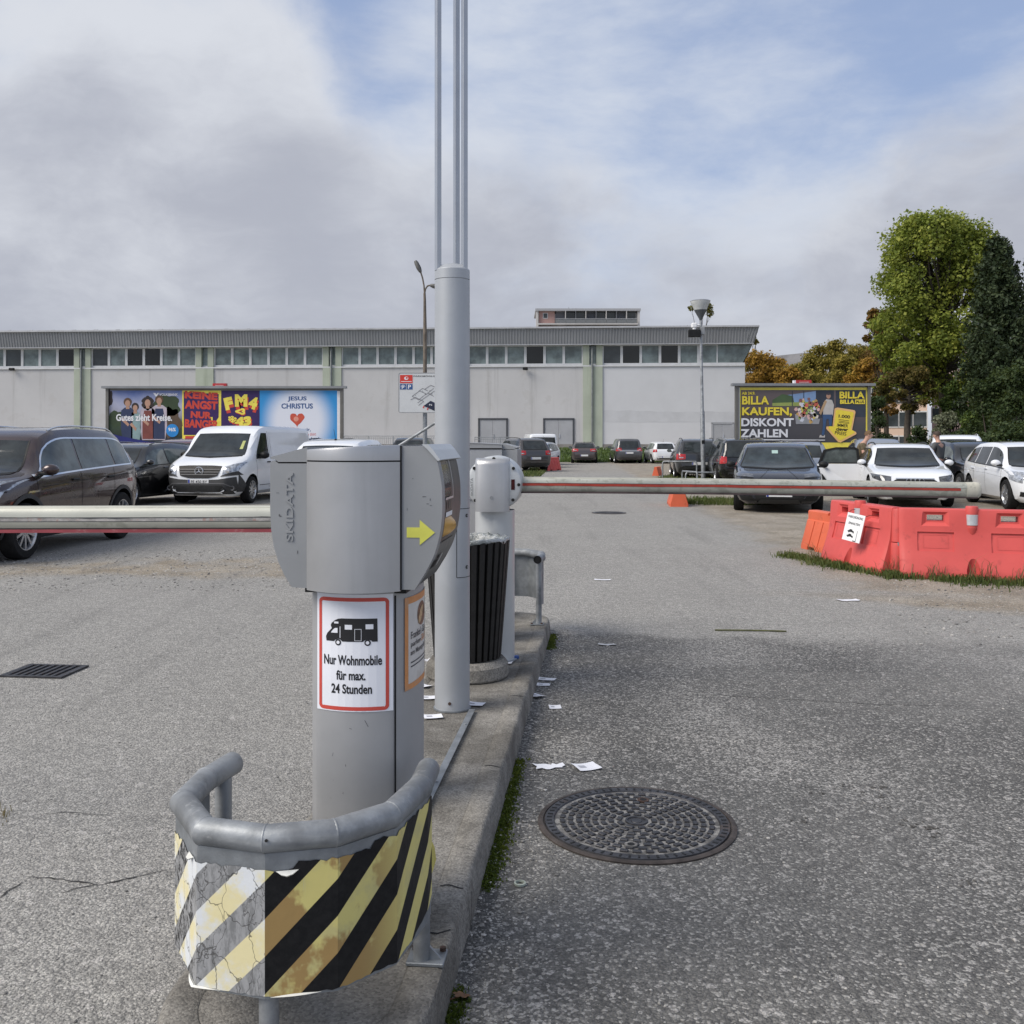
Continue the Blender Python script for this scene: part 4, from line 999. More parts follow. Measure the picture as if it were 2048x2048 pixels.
# ---------------------------------------------------------------- slips of paper and other litter
paper = mat('ticket paper', (.80, .81, .86), .6, 0, .04, 40)
def slip(label, u, v, z, w, l, rot, curl=.0022, tilt=0, name='paper_slip', m=None, ragged=False, printed=True):
    p = gr(u, v, z); g = G(); rr = random.Random(int(u)); nu, nv = 6, 3
    t = thing(name, label, 'paper slip', (p.x, p.y, z+.0035), rot, 'parking tickets dropped on the ground')
    def fn(a, b):
        x, y = (a-.5)*l, (b-.5)*w
        if ragged: x += rr.uniform(-.012, .012); y += rr.uniform(-.012, .012)
        return (x, y, curl*(2*a-1)**2+curl*.5*math.sin(b*3+a*2)+tilt*a)
    w *= 1.45; l *= 1.1; g.grid(fn, nu, nv); g.build('sheet', m or paper, t, 60)
    if printed:
        g = G(); g.grid(lambda a, b: tuple(Vector(fn(.15+.3*a, .35+.3*b))+Vector((0, 0, .0012))), 3, 2); g.build('print', mat('grey thermal print', (.42, .43, .48), .6), t, 0)
    return t
slip('ticket slip on the island just left of the pillar foot, nearest the machine', 866, 1434, ZI, .052, .085, .2)
slip('ticket slip half hidden behind the left of the pillar foot', 858, 1396, ZI, .052, .082, .05)
slip('bent ticket slip between the bin foot and the machine column', 848, 1373, ZI, .05, .07, -.5, .006)
slip('ticket slip on the island touching the right of the pillar foot', 951, 1409, ZI, .05, .085, -.25)
slip('ticket slip on the island at the foot of the silver barrier post', 1012, 1326, ZI, .05, .07, -.15)
slip('upper of the two ticket slips lying in the kerb moss', 1093, 1359, 0, .05, .105, -.25)
slip('lower of the two ticket slips lying in the kerb moss', 1087, 1370, 0, .05, .075, -.1)
slip('tilted ticket slip resting against the mossy kerb', 1073, 1394, 0, .05, .09, -.85, .004, .01)
slip('square white ticket slip on asphalt right of the mossy kerb', 1110, 1415, 0, .058, .062, .05)
slip('large creased ticket slip on asphalt behind the near manhole cover', 1173, 1535, 0, .075, .10, .35, .005)
slip('torn ragged scrap of white paper behind the near manhole cover', 1099, 1534, 0, .05, .12, .1, .004, 0, 'paper_scrap', None, True, False)
slip('white paper cross shaped scrap in the middle of the exit lane', 1206, 1160, 0, .06, .16, -.1, .004, 0, 'paper_scrap', None, True, False)
slip('small pale paper scrap on the dark edge of the asphalt', 1214, 1290, 0, .05, .11, .1, .005, 0, 'paper_scrap', mat('grey paper', (.42, .43, .45), .7), True, False)
slip('pale paper scrap on gravel left of the red barriers', 1697, 1201, 0, .07, .17, .1, .005, 0, 'paper_scrap', None, True, False)
slip('crumpled paper on the island left of the bin foot', 858, 1322, ZI, .07, .10, .6, .014, 0, 'paper_scrap', None, True, False)
p = gr(1029, 1318, ZI); g = G(); g.rbox((0, 0, .012), (.055, .028, .022), .006, 2, .3); o = g.build('lighter', mat('blue plastic', (.03, .09, .32), .35), None); o.location = p
tag(o, 'small blue plastic lighter at the foot of the silver barrier post', 'lighter')
p = gr(1502, 1263); g = G(); g.tube([(-.28, .02, .008), (-.1, .004, .010), (.08, -.006, .009), (.27, -.03, .008)], .006, 8); o = g.build('stick', mat('greenish bark', (.09, .095, .035), .8, 0, .3, 30), None); o.location = p
tag(o, 'thin greenish stick lying at the edge of the dark asphalt', 'stick')
p = gr(1040, 1770); g = G(); g.lathe([(.020, .002), (.0205, .009), (.015, .010), (.014, .003)], 20); o = g.build('bottle_ring', mat('grey green plastic', (.36, .40, .35), .5), None); o.location = p
tag(o, 'small pale plastic ring on asphalt left of the manhole cover', 'plastic ring')
dl = mat('dead leaf', (.16, .075, .03), .7, 0, .35, 40)
def leaf(label, u, v, s, rot):
    p = gr(u, v); g = G(); o = []
    for i in range(20): a = 2*math.pi*i/20; r = s*(.62+.38*abs(math.cos(2.5*a)))*(1.2 if math.cos(a) > .6 else .85); o.append((r*math.cos(a), r*math.sin(a)))
    g.add([(0, 0, .012)]+[(x, y, .004+.015*abs(math.sin(3*i))) for i, (x, y) in enumerate(o)], [(0, 1+i, 1+(i+1) % 20) for i in range(20)])
    g.tube([(-s*.2, 0, .01), (-s*1.3, .1*s, .006)], .0018, 5); q = g.build('fallen_leaf', dl, None, 60); q.location = p; q.rotation_euler = (0, 0, rot)
    tag(q, label, 'leaf', 'fallen brown leaves')
leaf('curled brown leaf on asphalt beside the near end of the island', 921, 2000, .026, .4)
# ---------------------------------------------------------------- exhibition hall
plaster = mat('pale grey plaster', (.51, .508, .512), .85, 0, .05, .35, .15, 40, streak=((.33, .325, .32), 1.3, .54, .6), spots=((.42, .41, .40), .7, .55, .35))
plaster_w = mat('white plaster', (.57, .58, .60), .85, 0, .04, .35, .15, 40, streak=((.50, .50, .50), 1.1, .62, .4))
green_p = mat('pale green plaster', (.40, .44, .36), .85, 0, .08, .6, .15, 40, streak=((.25, .29, .21), 1.6, .56, .6))
clad = mat('grey trapezoid cladding', (.30, .31, .325), .5, .3, .06, .5, 0, 40, streak=((.22, .23, .24), 2, .58, .4))
roof_edge = mat('pale roof edging', (.46, .465, .48), .5, .3, .1, 2)
win_white = mat('white window frame', (.62, .63, .64), .5, 0, .06, 2)
pane_t = mat('grey green window glass', (.16, .20, .20), .14, 0, .38, 1.1, rv=.4)  # strong tone noise paints uneven reflections into the glass
pane_d = mat('dark window glass', (.010, .012, .012), .05, 0, .3, .5)  # dark reflection put into the pane colour
pane_m = mat('half dark window glass', (.045, .055, .060), .08, 0, .3, .8)
zinc = mat('zinc downpipe', (.20, .215, .21), .5, .5, .15, 3)
door_grey = mat('grey steel door', (.36, .37, .39), .55, .1, .06, 1.2, streak=((.28, .28, .29), 3, .6, .4))
frame_dark = mat('dark door frame', (.06, .065, .075), .5, .1, .1, 3)
GZ = .85
def ground_slope(): pass
HX, HY = (1490-1024)/F*80, 80.0
def hs(u): k = (u-1024)/F; return (k*80-HX)/(.998+.0636*k)
def hall():
    t = thing('exhibition_hall', 'long pale hall with green pilasters, window band and grey metal fascia', 'building', (HX, HY, 0), math.atan2(-.0636, .998))
    L = hs(-330); zs, zf, zt = 7.72, 9.42, 10.82          # window sill, fascia bottom, roof top
    # walls by bay (behind the pilasters), roof volume
    pil = [(-95, -62), (149, 182), (392, 427.5), (646, 683), (899, 936), (1166, 1205)]
    bays = [(-330, -95)]+[(pil[i][1], pil[i+1][0]) for i in range(len(pil)-1)]+[(1205, 1490)]
    for i, (a, b) in enumerate(bays):
        x0, x1 = hs(a), hs(b); g = G(); g.box(((x0+x1)/2, .26, (zs+.4)/2), (x1-x0-.004, .5, zs-.4)); g.build('wall_panel', plaster_w if i == len(bays)-1 else plaster, t, 0)
        g = G(); g.box(((x0+x1)/2, -.012, .62+.31), (x1-x0-.02, .05, .62)); g.build('plinth', mat('dark plinth', (.22, .21, .20), .9, 0, .2, 1), t, 0)
        g = G(); g.box(((x0+x1)/2, .44, (zs+zf)/2), (x1-x0, .1, zf-zs)); g.build('window_backing', frame_dark, t, 0)
    g = G(); x0 = L; g.box(((x0)/2, 17.6, 5), (-x0-.2, 34, 9.6)); g.build('hall_block', plaster, t, 0)
    # right gable wall
    g = G(); g.box((-.14, 17, 4.4), (.24, 33, 8.6)); g.build('gable_wall', plaster_w, t, 0)
    src = {}
    def window(xa, xb, m, nar=False):
        w = xb-xa; f = .10; g = G()
        for (x, z, dx, dz) in ((xa+f/2, (zs+zf)/2, f, zf-zs), (xb-f/2, (zs+zf)/2, f, zf-zs), ((xa+xb)/2, zs+.09, w-2*f, .18), ((xa+xb)/2, zf-.05, w-2*f, .10)): g.box((x, .14, z), (dx, .12, dz))
        wo = g.build('window_frame', win_white, t, 0)
        g = G(); q = random.uniform(-.012, .012); g.add([(xa+f, .17+q, zs+.18), (xb-f, .17-q, zs+.18), (xb-f, .17-q, zf-.10), (xa+f, .17+q, zf-.10)], [(0, 1, 2, 3)]); g.build('pane', m, wo, 0)
    P_ = {0: pane_t, 1: pane_d, 2: pane_m}
    kinds = [(0, 0, 0, 0), (0, 0, 0, 1), (2, 0, 1, 1, 0, 0), (0, 0, 0, 0, 0, 0), (0, 0, 0, 0, 0, 0), (0, 0, 0, 1, 0, 0), (2, 1, 0, 1, 0, 0)]
    extra = [None, None, None, None, None, None, None]
    for i, (a, b) in enumerate(bays):
        x0, x1 = hs(a), hs(b); ks = kinds[i]; n = 6
        if i == 0: ks = (0, 0, 0, 0, 0, 0)
        if i == 1: ks = (0, 0, 2, 0, 0, 1)
        if i == len(bays)-1: x1 = hs(1436); n = 6
        for k in range(n): window(x0+(x1-x0)*k/n+.003, x0+(x1-x0)*(k+1)/n-.003, P_[ks[k]])
    # corner pane that slants with the gable
    xa = hs(1436)+.004; g = G(); g.add([(xa, .16, zs+.18), (-.15, .16, zs+.18), (.62, .16, zf-.06), (xa, .16, zf-.06)], [(0, 1, 2, 3)]); g.build('pane', pane_t, t, 0)
    g = G(); g.box(((xa+.0)/2, .14, zs+.09), (-xa, .12, .18)); g.build('window_frame', win_white, t, 0)
    g = G(); g.add([(-.12, .2, zs+.05), (.66, .2, zf), (.66, 20, zf), (-.12, 20, zs+.05)], [(0, 1, 2, 3)]); g.build('gable_glazing', pane_m, t, 0)
    # sill line
    g = G(); g.box((L/2, -.03, zs-.05), (-L-.02, .16, .10)); g.build('sill', win_white, t, 0)
    # pilasters with narrow window and downpipe
    for i, (a, b) in enumerate(pil):
        x0, x1 = hs(a), hs(b); w = x1-x0; g = G(); xc = (x0+x1)/2
        g.box((xc, .20, (zs+.4)/2), (w, .60, zs-.4)); g.box((x0+w*.16, .20, (zs+zf)/2), (w*.32, .60, zf-zs+.02)); g.box((x1-w*.16, .20, (zs+zf)/2), (w*.32, .60, zf-zs+.02)); g.build('pilaster', green_p, t, 0)
        g = G(); g.box((xc, .18, zs+.07), (w*.34, .12, .14)); fr = g.build('window_frame', win_white, t, 0)
        g = G(); g.add([(xc-w*.17, .2, zs+.14), (xc+w*.17, .2, zs+.14), (xc+w*.17, .2, zf), (xc-w*.17, .2, zf)], [(0, 1, 2, 3)]); g.build('pane', pane_t, fr, 0)
        if i in (1, 3, 5):
            g = G(); px = xc-.05; g.tube([(px, -.05, zf+.1), (px, -.22, zf-.35), (px, -.22, GZ)], .085, 10); g.build('downpipe', zinc, t, 40)
    # fascia of upright ribs, leaning outwards
    g = G(); xx = L; prof = []
    while xx < .95: prof += [(xx, 0), (xx+.11, 0), (xx+.14, .05), (xx+.20, .05)]; xx += .24
    lean = lambda z: -.55-.30*(z-zf)/(zt-zf)
    v = []
    for (x, d) in prof:
        v += [(x*(1) if x < .2 else x-(.34*(1-0)), lean(zf)+d, zf), (x, lean(zt)+d, zt-.12)]
    g.add(v, [(2*i, 2*i+2, 2*i+3, 2*i+1) for i in range(len(prof)-1)]); g.build('fascia', clad, t, 0, kind='stuff')
    g = G(); g.box((L/2+.3, .0, zf-.02), (-L+.62, 1.16, .06)); g.build('soffit', roof_edge, t, 0)
    g = G(); g.box((L/2+.48, 15, zt-.06), (-L+1.0, 32, .13)); g.build('roof_edge', roof_edge, t, 0)
    g = G(); g.add([(.60, lean(zf), zf), (.98, lean(zt), zt-.12), (.98, 20, zt-.12), (.60, 20, zf)], [(0, 1, 2, 3)]); g.build('gable_fascia', clad, t, 0)
    for u in range(-100, 760, 43):
        x = hs(u); g = G(); g.box((x, -.80, zt+.03), (.30, .12, .06)); g.build('edge_clip', roof_edge, t, 0)
    # doors
    for (a, b, vt, vb) in ((958, 1014, 838, 896), (1088, 1147, 838, 896), (1424, 1466, 846, 897)):
        x0, x1 = hs(a), hs(b); Yd = 80-.0636*x0; z1 = 1.5-(vt-HZ)/F*Yd; w = x1-x0; z0 = GZ
        g = G()
        for (x, z, dx, dz) in ((x0, (z0+z1)/2, .14, z1-z0), (x1, (z0+z1)/2, .14, z1-z0), ((x0+x1)/2, z1, w+.14, .14)): g.box((x, -.02, z), (dx, .10, dz))
        d = g.build('door_frame', frame_dark if a < 1400 else door_grey, t, 0)
        for s in (0, 1):
            g = G(); g.box((x0+w*(.25+.5*s), .0, (z0+z1)/2-.03), (w/2-.07, .05, z1-z0-.08)); lf = g.build('door_leaf', door_grey, d, 0)
        g = G(); g.box((x0+w*.5+.06, -.05, z0+1.05), (.05, .05, .35)); g.build('handle', chrome, d, 0)
    for (u, v) in ((1051, 738), (28, 739)):
        x = hs(u); z = 1.5-(v-HZ)/F*(80-.0636*x); g = G(); g.rbox((x, -.35, z), (.42, .28, .22), .04, 1); g.cyl((x, -.22, z), (x, 0, z), .04); g.build('floodlight', black_p, t)
    # patch of newer plaster on the right bay
    x0, x1 = hs(1207), hs(1470); g = G(); v = []
    for i in range(40): u = i/39; v += [(x0+(x1-x0)*u, -.0035+.0, 3.05), (x0+(x1-x0)*u, -.0035, 4.0+.03*math.sin(9*u)+.03*math.sin(41*u)-.15*u)]
    g.add([(a, b+.006, c) for a, b, c in v], [(2*i, 2*i+2, 2*i+3, 2*i+1) for i in range(39)]); g.build('plaster_patch', mat('grey plaster patch', (.51, .52, .54), .9, 0, .06, .8), t, 0)
    return t
hall()
# pavement in front of the hall
g = G(); g.box((-14, 78.2, GZ-.35), (74, 3.2, .80), R(-3.6)); o = g.build('pavement', mat('pale concrete slabs', (.40, .39, .37), .9, 0, .12, .8), None, 0); tag(o, 'pale concrete pavement along the hall', kind='structure')

def railing(label, x0, x1, y, z0, h, gap, nm='railing', rail_m=None):
    t = thing(nm, label, 'railing', ((x0+x1)/2, y, z0), R(-3.6)); L = x1-x0; m = rail_m or galv_dull; src = None
    g = G(); g.tube([(-L/2, 0, h), (L/2, 0, h)], .03, 8); g.build('top_rail', m, t); g = G(); g.tube([(-L/2, 0, .15), (L/2, 0, .15)], .022, 8); g.tube([(-L/2, 0, h-.16), (L/2, 0, h-.16)], .02, 8); g.build('cross_rail', m, t)
    n = int(L/gap)
    for i in range(n+1):
        if src is None: g = G(); g.box((0, 0, h/2+.02), (.022, .022, h-.22)); src = o = g.build('baluster', m, t, 0)
        else: o = share(src, 'baluster', t)
        o.location = (-L/2+L*i/n, 0, 0)
    for i in range(int(L/2)+1):
        g = G(); g.tube([(-L/2+min(L, 2*i), 0, 0), (-L/2+min(L, 2*i), 0, h)], .03, 8); g.build('post', m, t)
railing('long grey barred railing in front of the hall, right of the long billboard', -13.5, -6.1, 78.6, GZ, 1.05, .17)
railing('short grey barred railing in front of the hall double door', -2.95, -.2, 77.8, GZ, .95, .17)

# ---------------------------------------------------------------- houses behind
def apartment():
    Y = 210; k = Y/F; x0 = (1072-1024)*k; x1 = (1279-1024)*k; z = lambda v: 1.5-(v-HZ)*k
    t = thing('apartment_block', 'distant flat roofed apartment block with loggias above the hall roof', 'building', (0, Y, 0))
    pink = mat('pink render', (.42, .27, .24), .9, 0, .06, .2); pale = mat('pale concrete', (.48, .47, .46), .9, 0, .08, .2); dk = mat('loggia shade', (.12, .125, .14), .6, 0, .2, .3)
    zt = z(618); st = (x1-x0)
    g = G(); g.box(((x0+x1)/2, 6.5, zt/2-.4), (st-.6, 12, zt-1.2)); g.build('wall', pale, t, 0)
    g = G(); g.box(((x0+x1)/2, 5.7, zt-.25), (st+.3, 13.4, .5)); g.build('roof', mat('roof slab', (.36, .37, .39), .8), t, 0)
    for s in (x0+.25, x1-.25): g = G(); g.box((s, .5, zt/2), (.5, 2.4, zt-.6)); g.build('side_wall', pale, t, 0)
    fl = 3.05
    for f in range(2):
        zt_f = zt-.5-fl*f*1.06; zb = zt_f-fl+.35
        g = G(); g.box(((x0+x1)/2, -.2, zb-.13), (st-1.0, 2.2, .30)); g.build('balcony_slab', pale, t, 0)
        g = G(); g.box((x0+2.3, .3, (zt_f+zb)/2+.02), (3.4, .6, zt_f-zb)); g.build('bay_wall', pink, t, 0)
        g = G(); g.box((x0+2.0, -.03, zb+1.75), (1.05, .08, 1.2)); w = g.build('window', win_white, t, 0); g = G(); g.box((x0+2.0, -.08, zb+1.75), (.8, .04, .95)); g.build('pane', pane_m, w, 0)
        n = 8; xa = x0+4.1; xb = x1-.7
        for i in range(n):
            a = xa+(xb-xa)*i/n; b = xa+(xb-xa)*(i+1)/n
            g = G(); g.box(((a+b)/2, .45, (zt_f+zb)/2+.1), (b-a-.22, .06, zt_f-zb-.2)); wo = g.build('loggia_window', pane_m if i % 3 else dk, t, 0)
            g = G(); g.box(((a+b)/2, -1.2, zb+.50), (b-a-.06, .06, .85)); g.build('balcony_panel', mat('smoked panel', (.17, .18, .185), .4), t, 0)
            if i: g = G(); g.box((a, -.2, (zt_f+zb)/2), (.14, 1.7, zt_f-zb-.02)); g.build('loggia_divider', pale if i % 2 else dk, t, 0)
        g = G(); g.box(((xa+xb)/2, -1.25, zb+.98), (xb-xa, .1, .08)); g.build('hand_rail', roof_edge, t, 0)
    g = G(); g.cyl((x0+7.3, 5, zt), (x0+7.3, 5, zt+1.1), .06); g.cyl((x0+1, 5, zt), (x0+1, 5, zt+.6), .05); g.build('antenna', galv_dull, t)
apartment()
def house(label, u0, u1, vt, Y, wallc, roofc, gable, floors=3, roofh=3.0, cols=4, dep=9, rz=0):
    k = Y/F; x0 = (u0-1024)*k; x1 = (u1-1024)*k; zt = 1.5-(vt-HZ)*k; w = x1-x0
    t = thing('house', label, 'house', ((x0+x1)/2, Y, 0), rz)
    wm = mat('render '+label[:14], wallc, .9, 0, .06, .3); rm = mat('roof '+label[:14], roofc, .8, 0, .15, .5)
    ze = zt-roofh
    g = G(); g.box((0, dep/2, ze/2), (w, dep, ze)); g.build('wall', wm, t, 0)
    if gable == 'x':
        g = G(); g.prism([(-.6, ze-.1), (dep+.6, ze-.1), (dep/2, zt)], lambda y, z: (-w/2-.5, y, z), lambda y, z: (w/2+.5, y, z)); g.build('roof', rm, t, 0)
    elif gable == 'y':
        g = G(); g.prism([(-w/2, ze), (w/2, ze), (0, zt-.25)], lambda x, z: (x, .02, z), lambda x, z: (x, dep, z)); g.build('gable', wm, t, 0)
        g = G()
        for s in (-1, 1): g.prism([(s*(w/2+.5), ze-.35), (0, zt-.06), (0, zt+.16), (s*(w/2+.5), ze-.12)], lambda x, z: (x, -.5, z), lambda x, z: (x, dep+.5, z))
        g.build('roof', rm, t, 0)
    else: g = G(); g.box((0, dep/2, zt-.2), (w+.6, dep+.6, .4)); g.build('roof', rm, t, 0)
    fh = ze/floors
    for f in range(floors):
        for c in range(cols):
            x = -w/2+w*(c+.5)/cols; z = f*fh+fh*.55
            g = G(); g.box((x, -.01, z), (1.35, .10, 1.55)); wo = g.build('window', win_white, t, 0); g = G(); g.box((x, -.05, z), (1.1, .06, 1.3)); g.build('pane', pane_m, wo, 0)
    return t
house('pale yellow house with steep grey gable roof behind the autumn trees', 1572, 1650, 708, 118, (.62, .52, .30), (.16, .16, .17), 'y', 3, 3.2, 3, 12, .5)
house('long grey flat topped house behind the autumn trees', 1640, 1770, 692, 150, (.50, .49, .47), (.18, .18, .19), 'n', 4, .4, 6, 9, -.33)
house('peach coloured house behind the big green tree', 1745, 1850, 760, 92, (.66, .50, .40), (.20, .12, .10), 'n', 3, .4, 4, 9, -.38)
house('dusky pink house seen between the big tree and the dark spruce', 1868, 1965, 690, 96, (.44, .33, .32), (.22, .13, .11), 'n', 4, .4, 4, 9, -.42)
house('white house low behind the bushes at the far right', 1955, 2110, 800, 105, (.60, .59, .57), (.22, .13, .11), 'x', 2, 2.2, 5, 9, -.45)

# ---------------------------------------------------------------- billboards
def grad_mat(name, stops, axis, scale, off, noise=.12, nsc=1.5):
    M, n, b, co = new_mat(name); x = n.n('ShaderNodeSeparateXYZ', i_0=co).outputs[axis]
    f = n.math('ADD', n.math('MULTIPLY_ADD', x, scale, off), n.math('MULTIPLY', n.math('SUBTRACT', n.noise(co, nsc, 5, .6), .5), noise))
    rp = n.n('ShaderNodeValToRGB', i_Fac=f); el = rp.color_ramp.elements
    el[0].position = stops[0][0]; el[0].color = (*stops[0][1], 1); el[1].position = stops[-1][0]; el[1].color = (*stops[-1][1], 1)
    for p, c in stops[1:-1]: e = el.new(p); e.color = (*c, 1)
    link(n, rp.outputs[0], b.inputs['Base Color']); b.inputs['Roughness'].default_value = .45; return M
frame_m = mat('billboard frame', (.17, .165, .15), .5, .3, .12, 2)
class Board:
    def __init__(s, label, u0, u1, vt, hgt, Y, rz=0):
        k = Y/F; s.k = k; s.u0, s.u1, s.vt = u0, u1, vt; s.x0 = (u0-1024)*k; s.x1 = (u1-1024)*k; s.zt = 1.5-(vt-HZ)*k; s.xc = (s.x0+s.x1)/2
        s.t = thing('billboard', label, 'billboard', (s.xc, Y, 0), rz, 'roadside billboards'); w = s.x1-s.x0; s.zb = s.zt-hgt
        g = G(); g.box((0, .10, (s.zt+s.zb)/2), (w, .14, hgt)); g.build('panel', frame_m, s.t, 0)
        for (x, z, dx, dz) in ((-w/2+.06, (s.zt+s.zb)/2, .12, hgt), (w/2-.06, (s.zt+s.zb)/2, .12, hgt), (0, s.zb+.05, w-.25, .10)): g = G(); g.box((x, .0, z), (dx, .10, dz)); g.build('frame_bar', frame_m, s.t, 0)
        g = G(); g.box((0, .02, s.zt+.05), (w+.30, .34, .10)); g.build('roof_cap', mat('cap metal', (.25, .26, .27), .5, .3, .1, 2), s.t, 0)
        for i in range(3): g = G(); g.box((-w/2+.4+(w-.8)*i/2, .22, s.zb/2+.4), (.14, .10, s.zb+.8)); g.build('post', galv_dull, s.t, 0)
    def f(s, lay=0): return lambda u, v: ((u-1024)*s.k-s.xc, .028-.003*lay, 1.5-(v-HZ)*s.k)
    def rect(s, u0, v0, u1, v1, m, lay, name='print', par=None):
        f = s.f(lay); g = G(); g.poly([f(u0, v1), f(u1, v1), f(u1, v0), f(u0, v0)]); return g.build(name, m, par or s.t, 0)
    def pol(s, pts, m, lay, name='print', par=None): f = s.f(lay); g = G(); g.poly([f(*p) for p in pts]); return g.build(name, m, par or s.t, 0)
    def txt(s, body, u, v, w, h, m, lay, par=None, bold=.02, rot=0, arch=0, shear=0):
        f = s.f(lay); g = G(); lettering(g, body, lambda x, y: f(x, -y), u, -v, h=h, w=w, bold=bold, rot=rot, arch=arch, shear=shear); return g.build('lettering', m, par or s.t, 0)
    def topper(s, u0, u1, v0, v1, txt):
        k = s.k; f = s.f(0); a = f(u0, v1); b = f(u1, v0); g = G(); g.box(((a[0]+b[0])/2, -.02, (a[2]+b[2])/2), (b[0]-a[0], .22, b[2]-a[2])); o = g.build('owner_plate', mat('plate red', (.48, .03, .035), .45), s.t, 0)
        g = G(); w = u1-u0; vm = (v0+v1)/2; rr = random.Random(1); u = u0+w*.2
        while u < u1-w*.2: d = rr.uniform(1.2, 2.2); p0 = f(u, vm+1.1); p1 = f(u+d*.8, vm-1.1); g.add([(p0[0], -.134, p0[2]), (p1[0], -.134, p0[2]), (p1[0], -.134, p1[2]), (p0[0], -.134, p1[2])], [(0, 1, 2, 3)]); u += d
        g.build('small_print', mat('pale pink print', (.55, .32, .32), .5), o, 0)
def ink_m(name, c): return mat(name, c, .5, 0, .1, 3)
skin = ink_m('printed skin', (.46, .27, .19)); hair_d = ink_m('printed dark hair', (.03, .02, .018)); hair_b = ink_m('printed brown hair', (.12, .065, .035))
denim = ink_m('printed navy cloth', (.025, .04, .10)); shirt = ink_m('printed pale cloth', (.50, .44, .50)); apron = ink_m('printed rust apron', (.20, .055, .045)); teal = ink_m('printed teal', (.25, .36, .37))
navy = ink_m('poster navy', (.035, .012, .10)); p_red = ink_m('poster red', (.60, .06, .035)); p_yel = ink_m('poster yellow', (.85, .72, .10)); p_blue = ink_m('poster blue', (.02, .24, .62))
B1 = Board('long billboard with four posters in front of the hall', 212, 686, 777, 2.62, 42.7)
P = B1.rect(216, 781, 364, 893, grad_mat('landscape print', [(.0, (.01, .012, .06)), (.18, (.02, .03, .02)), (.42, (.05, .09, .045)), (.55, (.30, .30, .36)), (.72, (.40, .42, .55)), (1, (.10, .16, .40))], 2, .4, -.5, .35, .9), 0, 'poster')
P['label'] = 'poster with four people in aprons'
for (cx, cy, rx, ry, m) in ((332, 812, 28, 22, ink_m('printed foliage', (.035, .06, .025))), (232, 838, 18, 16, ink_m('printed foliage', (.035, .06, .025))), (219, 796, 6, 16, hair_d), (340, 845, 22, 30, ink_m('printed bark', (.10, .065, .04)))):
    B1.pol([(cx+rx*math.cos(a)*(1+.16*math.sin(5*a+cx)), cy+ry*math.sin(a)*(1+.12*math.cos(7*a))) for a in [2*math.pi*i/28 for i in range(28)] if True], m, 1, 'print', P)
def clampu(pts, lo_, hi): return [(min(hi, max(lo_, u)), v) for u, v in pts]
for (cx, hy, hr, hair, torso, ap, sw) in ((255, 806, 6.5, hair_b, denim, denim, 13), (270, 815, 5.8, hair_d, teal, teal, 11), (295, 805, 7.2, hair_d, apron, apron, 14), (318, 801, 6.6, hair_b, shirt, denim, 15)):
    B1.pol([(cx-sw*.45, hy+9), (cx+sw*.45, hy+9), (cx+sw, hy+15), (cx+sw*1.05, hy+50), (cx+sw*.8, 880), (cx-sw*.8, 880), (cx-sw*1.05, hy+50), (cx-sw, hy+15)], shirt if torso is apron else torso, 2, 'print', P)
    B1.pol([(cx-sw*.5, hy+16), (cx+sw*.5, hy+16), (cx+sw*.75, hy+35), (cx+sw*.75, 878), (cx-sw*.75, 878), (cx-sw*.75, hy+35)], ap, 3, 'print', P)
    B1.pol(ell(cx, hy-2, hr*1.25, hr*1.3), hair, 3, 'print', P); B1.pol([(cx-3, hy+4), (cx+3, hy+4), (cx+3.5, hy+12), (cx-3.5, hy+12)], skin, 3, 'print', P); B1.pol(ell(cx, hy+1, hr*.8, hr*1.05), skin, 4, 'print', P)
    B1.pol([(cx-sw, hy+34), (cx-sw+4, hy+30), (cx+3, hy+42), (cx+1, hy+47)], skin, 4, 'print', P)
B1.pol([(295+13*math.cos(a)*(.8+.25*abs(math.sin(4*a))), 806+15*math.sin(a)*(.8+.2*abs(math.cos(4*a)))) for a in [2*math.pi*i/32 for i in range(32)]], hair_d, 2, 'print', P)
B1.txt('Gutes zieht Kreise.', 288, 835, 112, 14, white_p, 5, P, .03); B1.txt('VOLKSBANK', 337, 789, 37, 5, white_p, 5, P, .02)
B1.pol([(306, 786), (311, 786), (312, 789), (315, 786), (318, 786), (313, 793), (311, 793)], white_p, 5, 'print', P)
B1.pol(ell(344.5, 861, 12.5, 13, 28), p_blue, 5, 'print', P); B1.txt('96%', 344, 859, 15, 7.5, white_p, 6, P, .03)
B1.pol([(217, 866), (240, 872), (300, 884), (363, 886), (363, 892), (217, 892)], ink_m('poster deep blue', (.012, .018, .16)), 5, 'print', P)
P2 = B1.rect(364, 781, 442, 893, p_yel, 0, 'poster'); P2['label'] = 'yellow and navy concert poster with red lettering'
B1.pol([(367, 784), (437, 788), (437, 834), (432, 842), (425, 842), (425, 834), (420, 834), (426, 852), (438, 852), (438, 870), (367, 870)], navy, 1, 'print', P2); B1.rect(370, 872, 436, 892, p_red, 1, 'print', P2)
for (w, u, v, ww, h, rt) in (('KEINE', 402, 791, 66, 15, -.06), ('ANGST', 402, 810, 66, 17, -.04), ('NUR', 402, 830, 42, 14, -.05), ('BANGER', 403, 848, 68, 17, -.05)): B1.txt(w, u, v, ww, h, p_red, 2, P2, .055, rt)
B1.txt('FREITAG', 394, 878, 40, 12, ink_m('dark red print', (.25, .02, .02)), 2, P2, .05) if False else None
P3 = B1.rect(442, 781, 519, 893, navy, 0, 'poster'); P3['label'] = 'navy radio poster with yellow lettering'
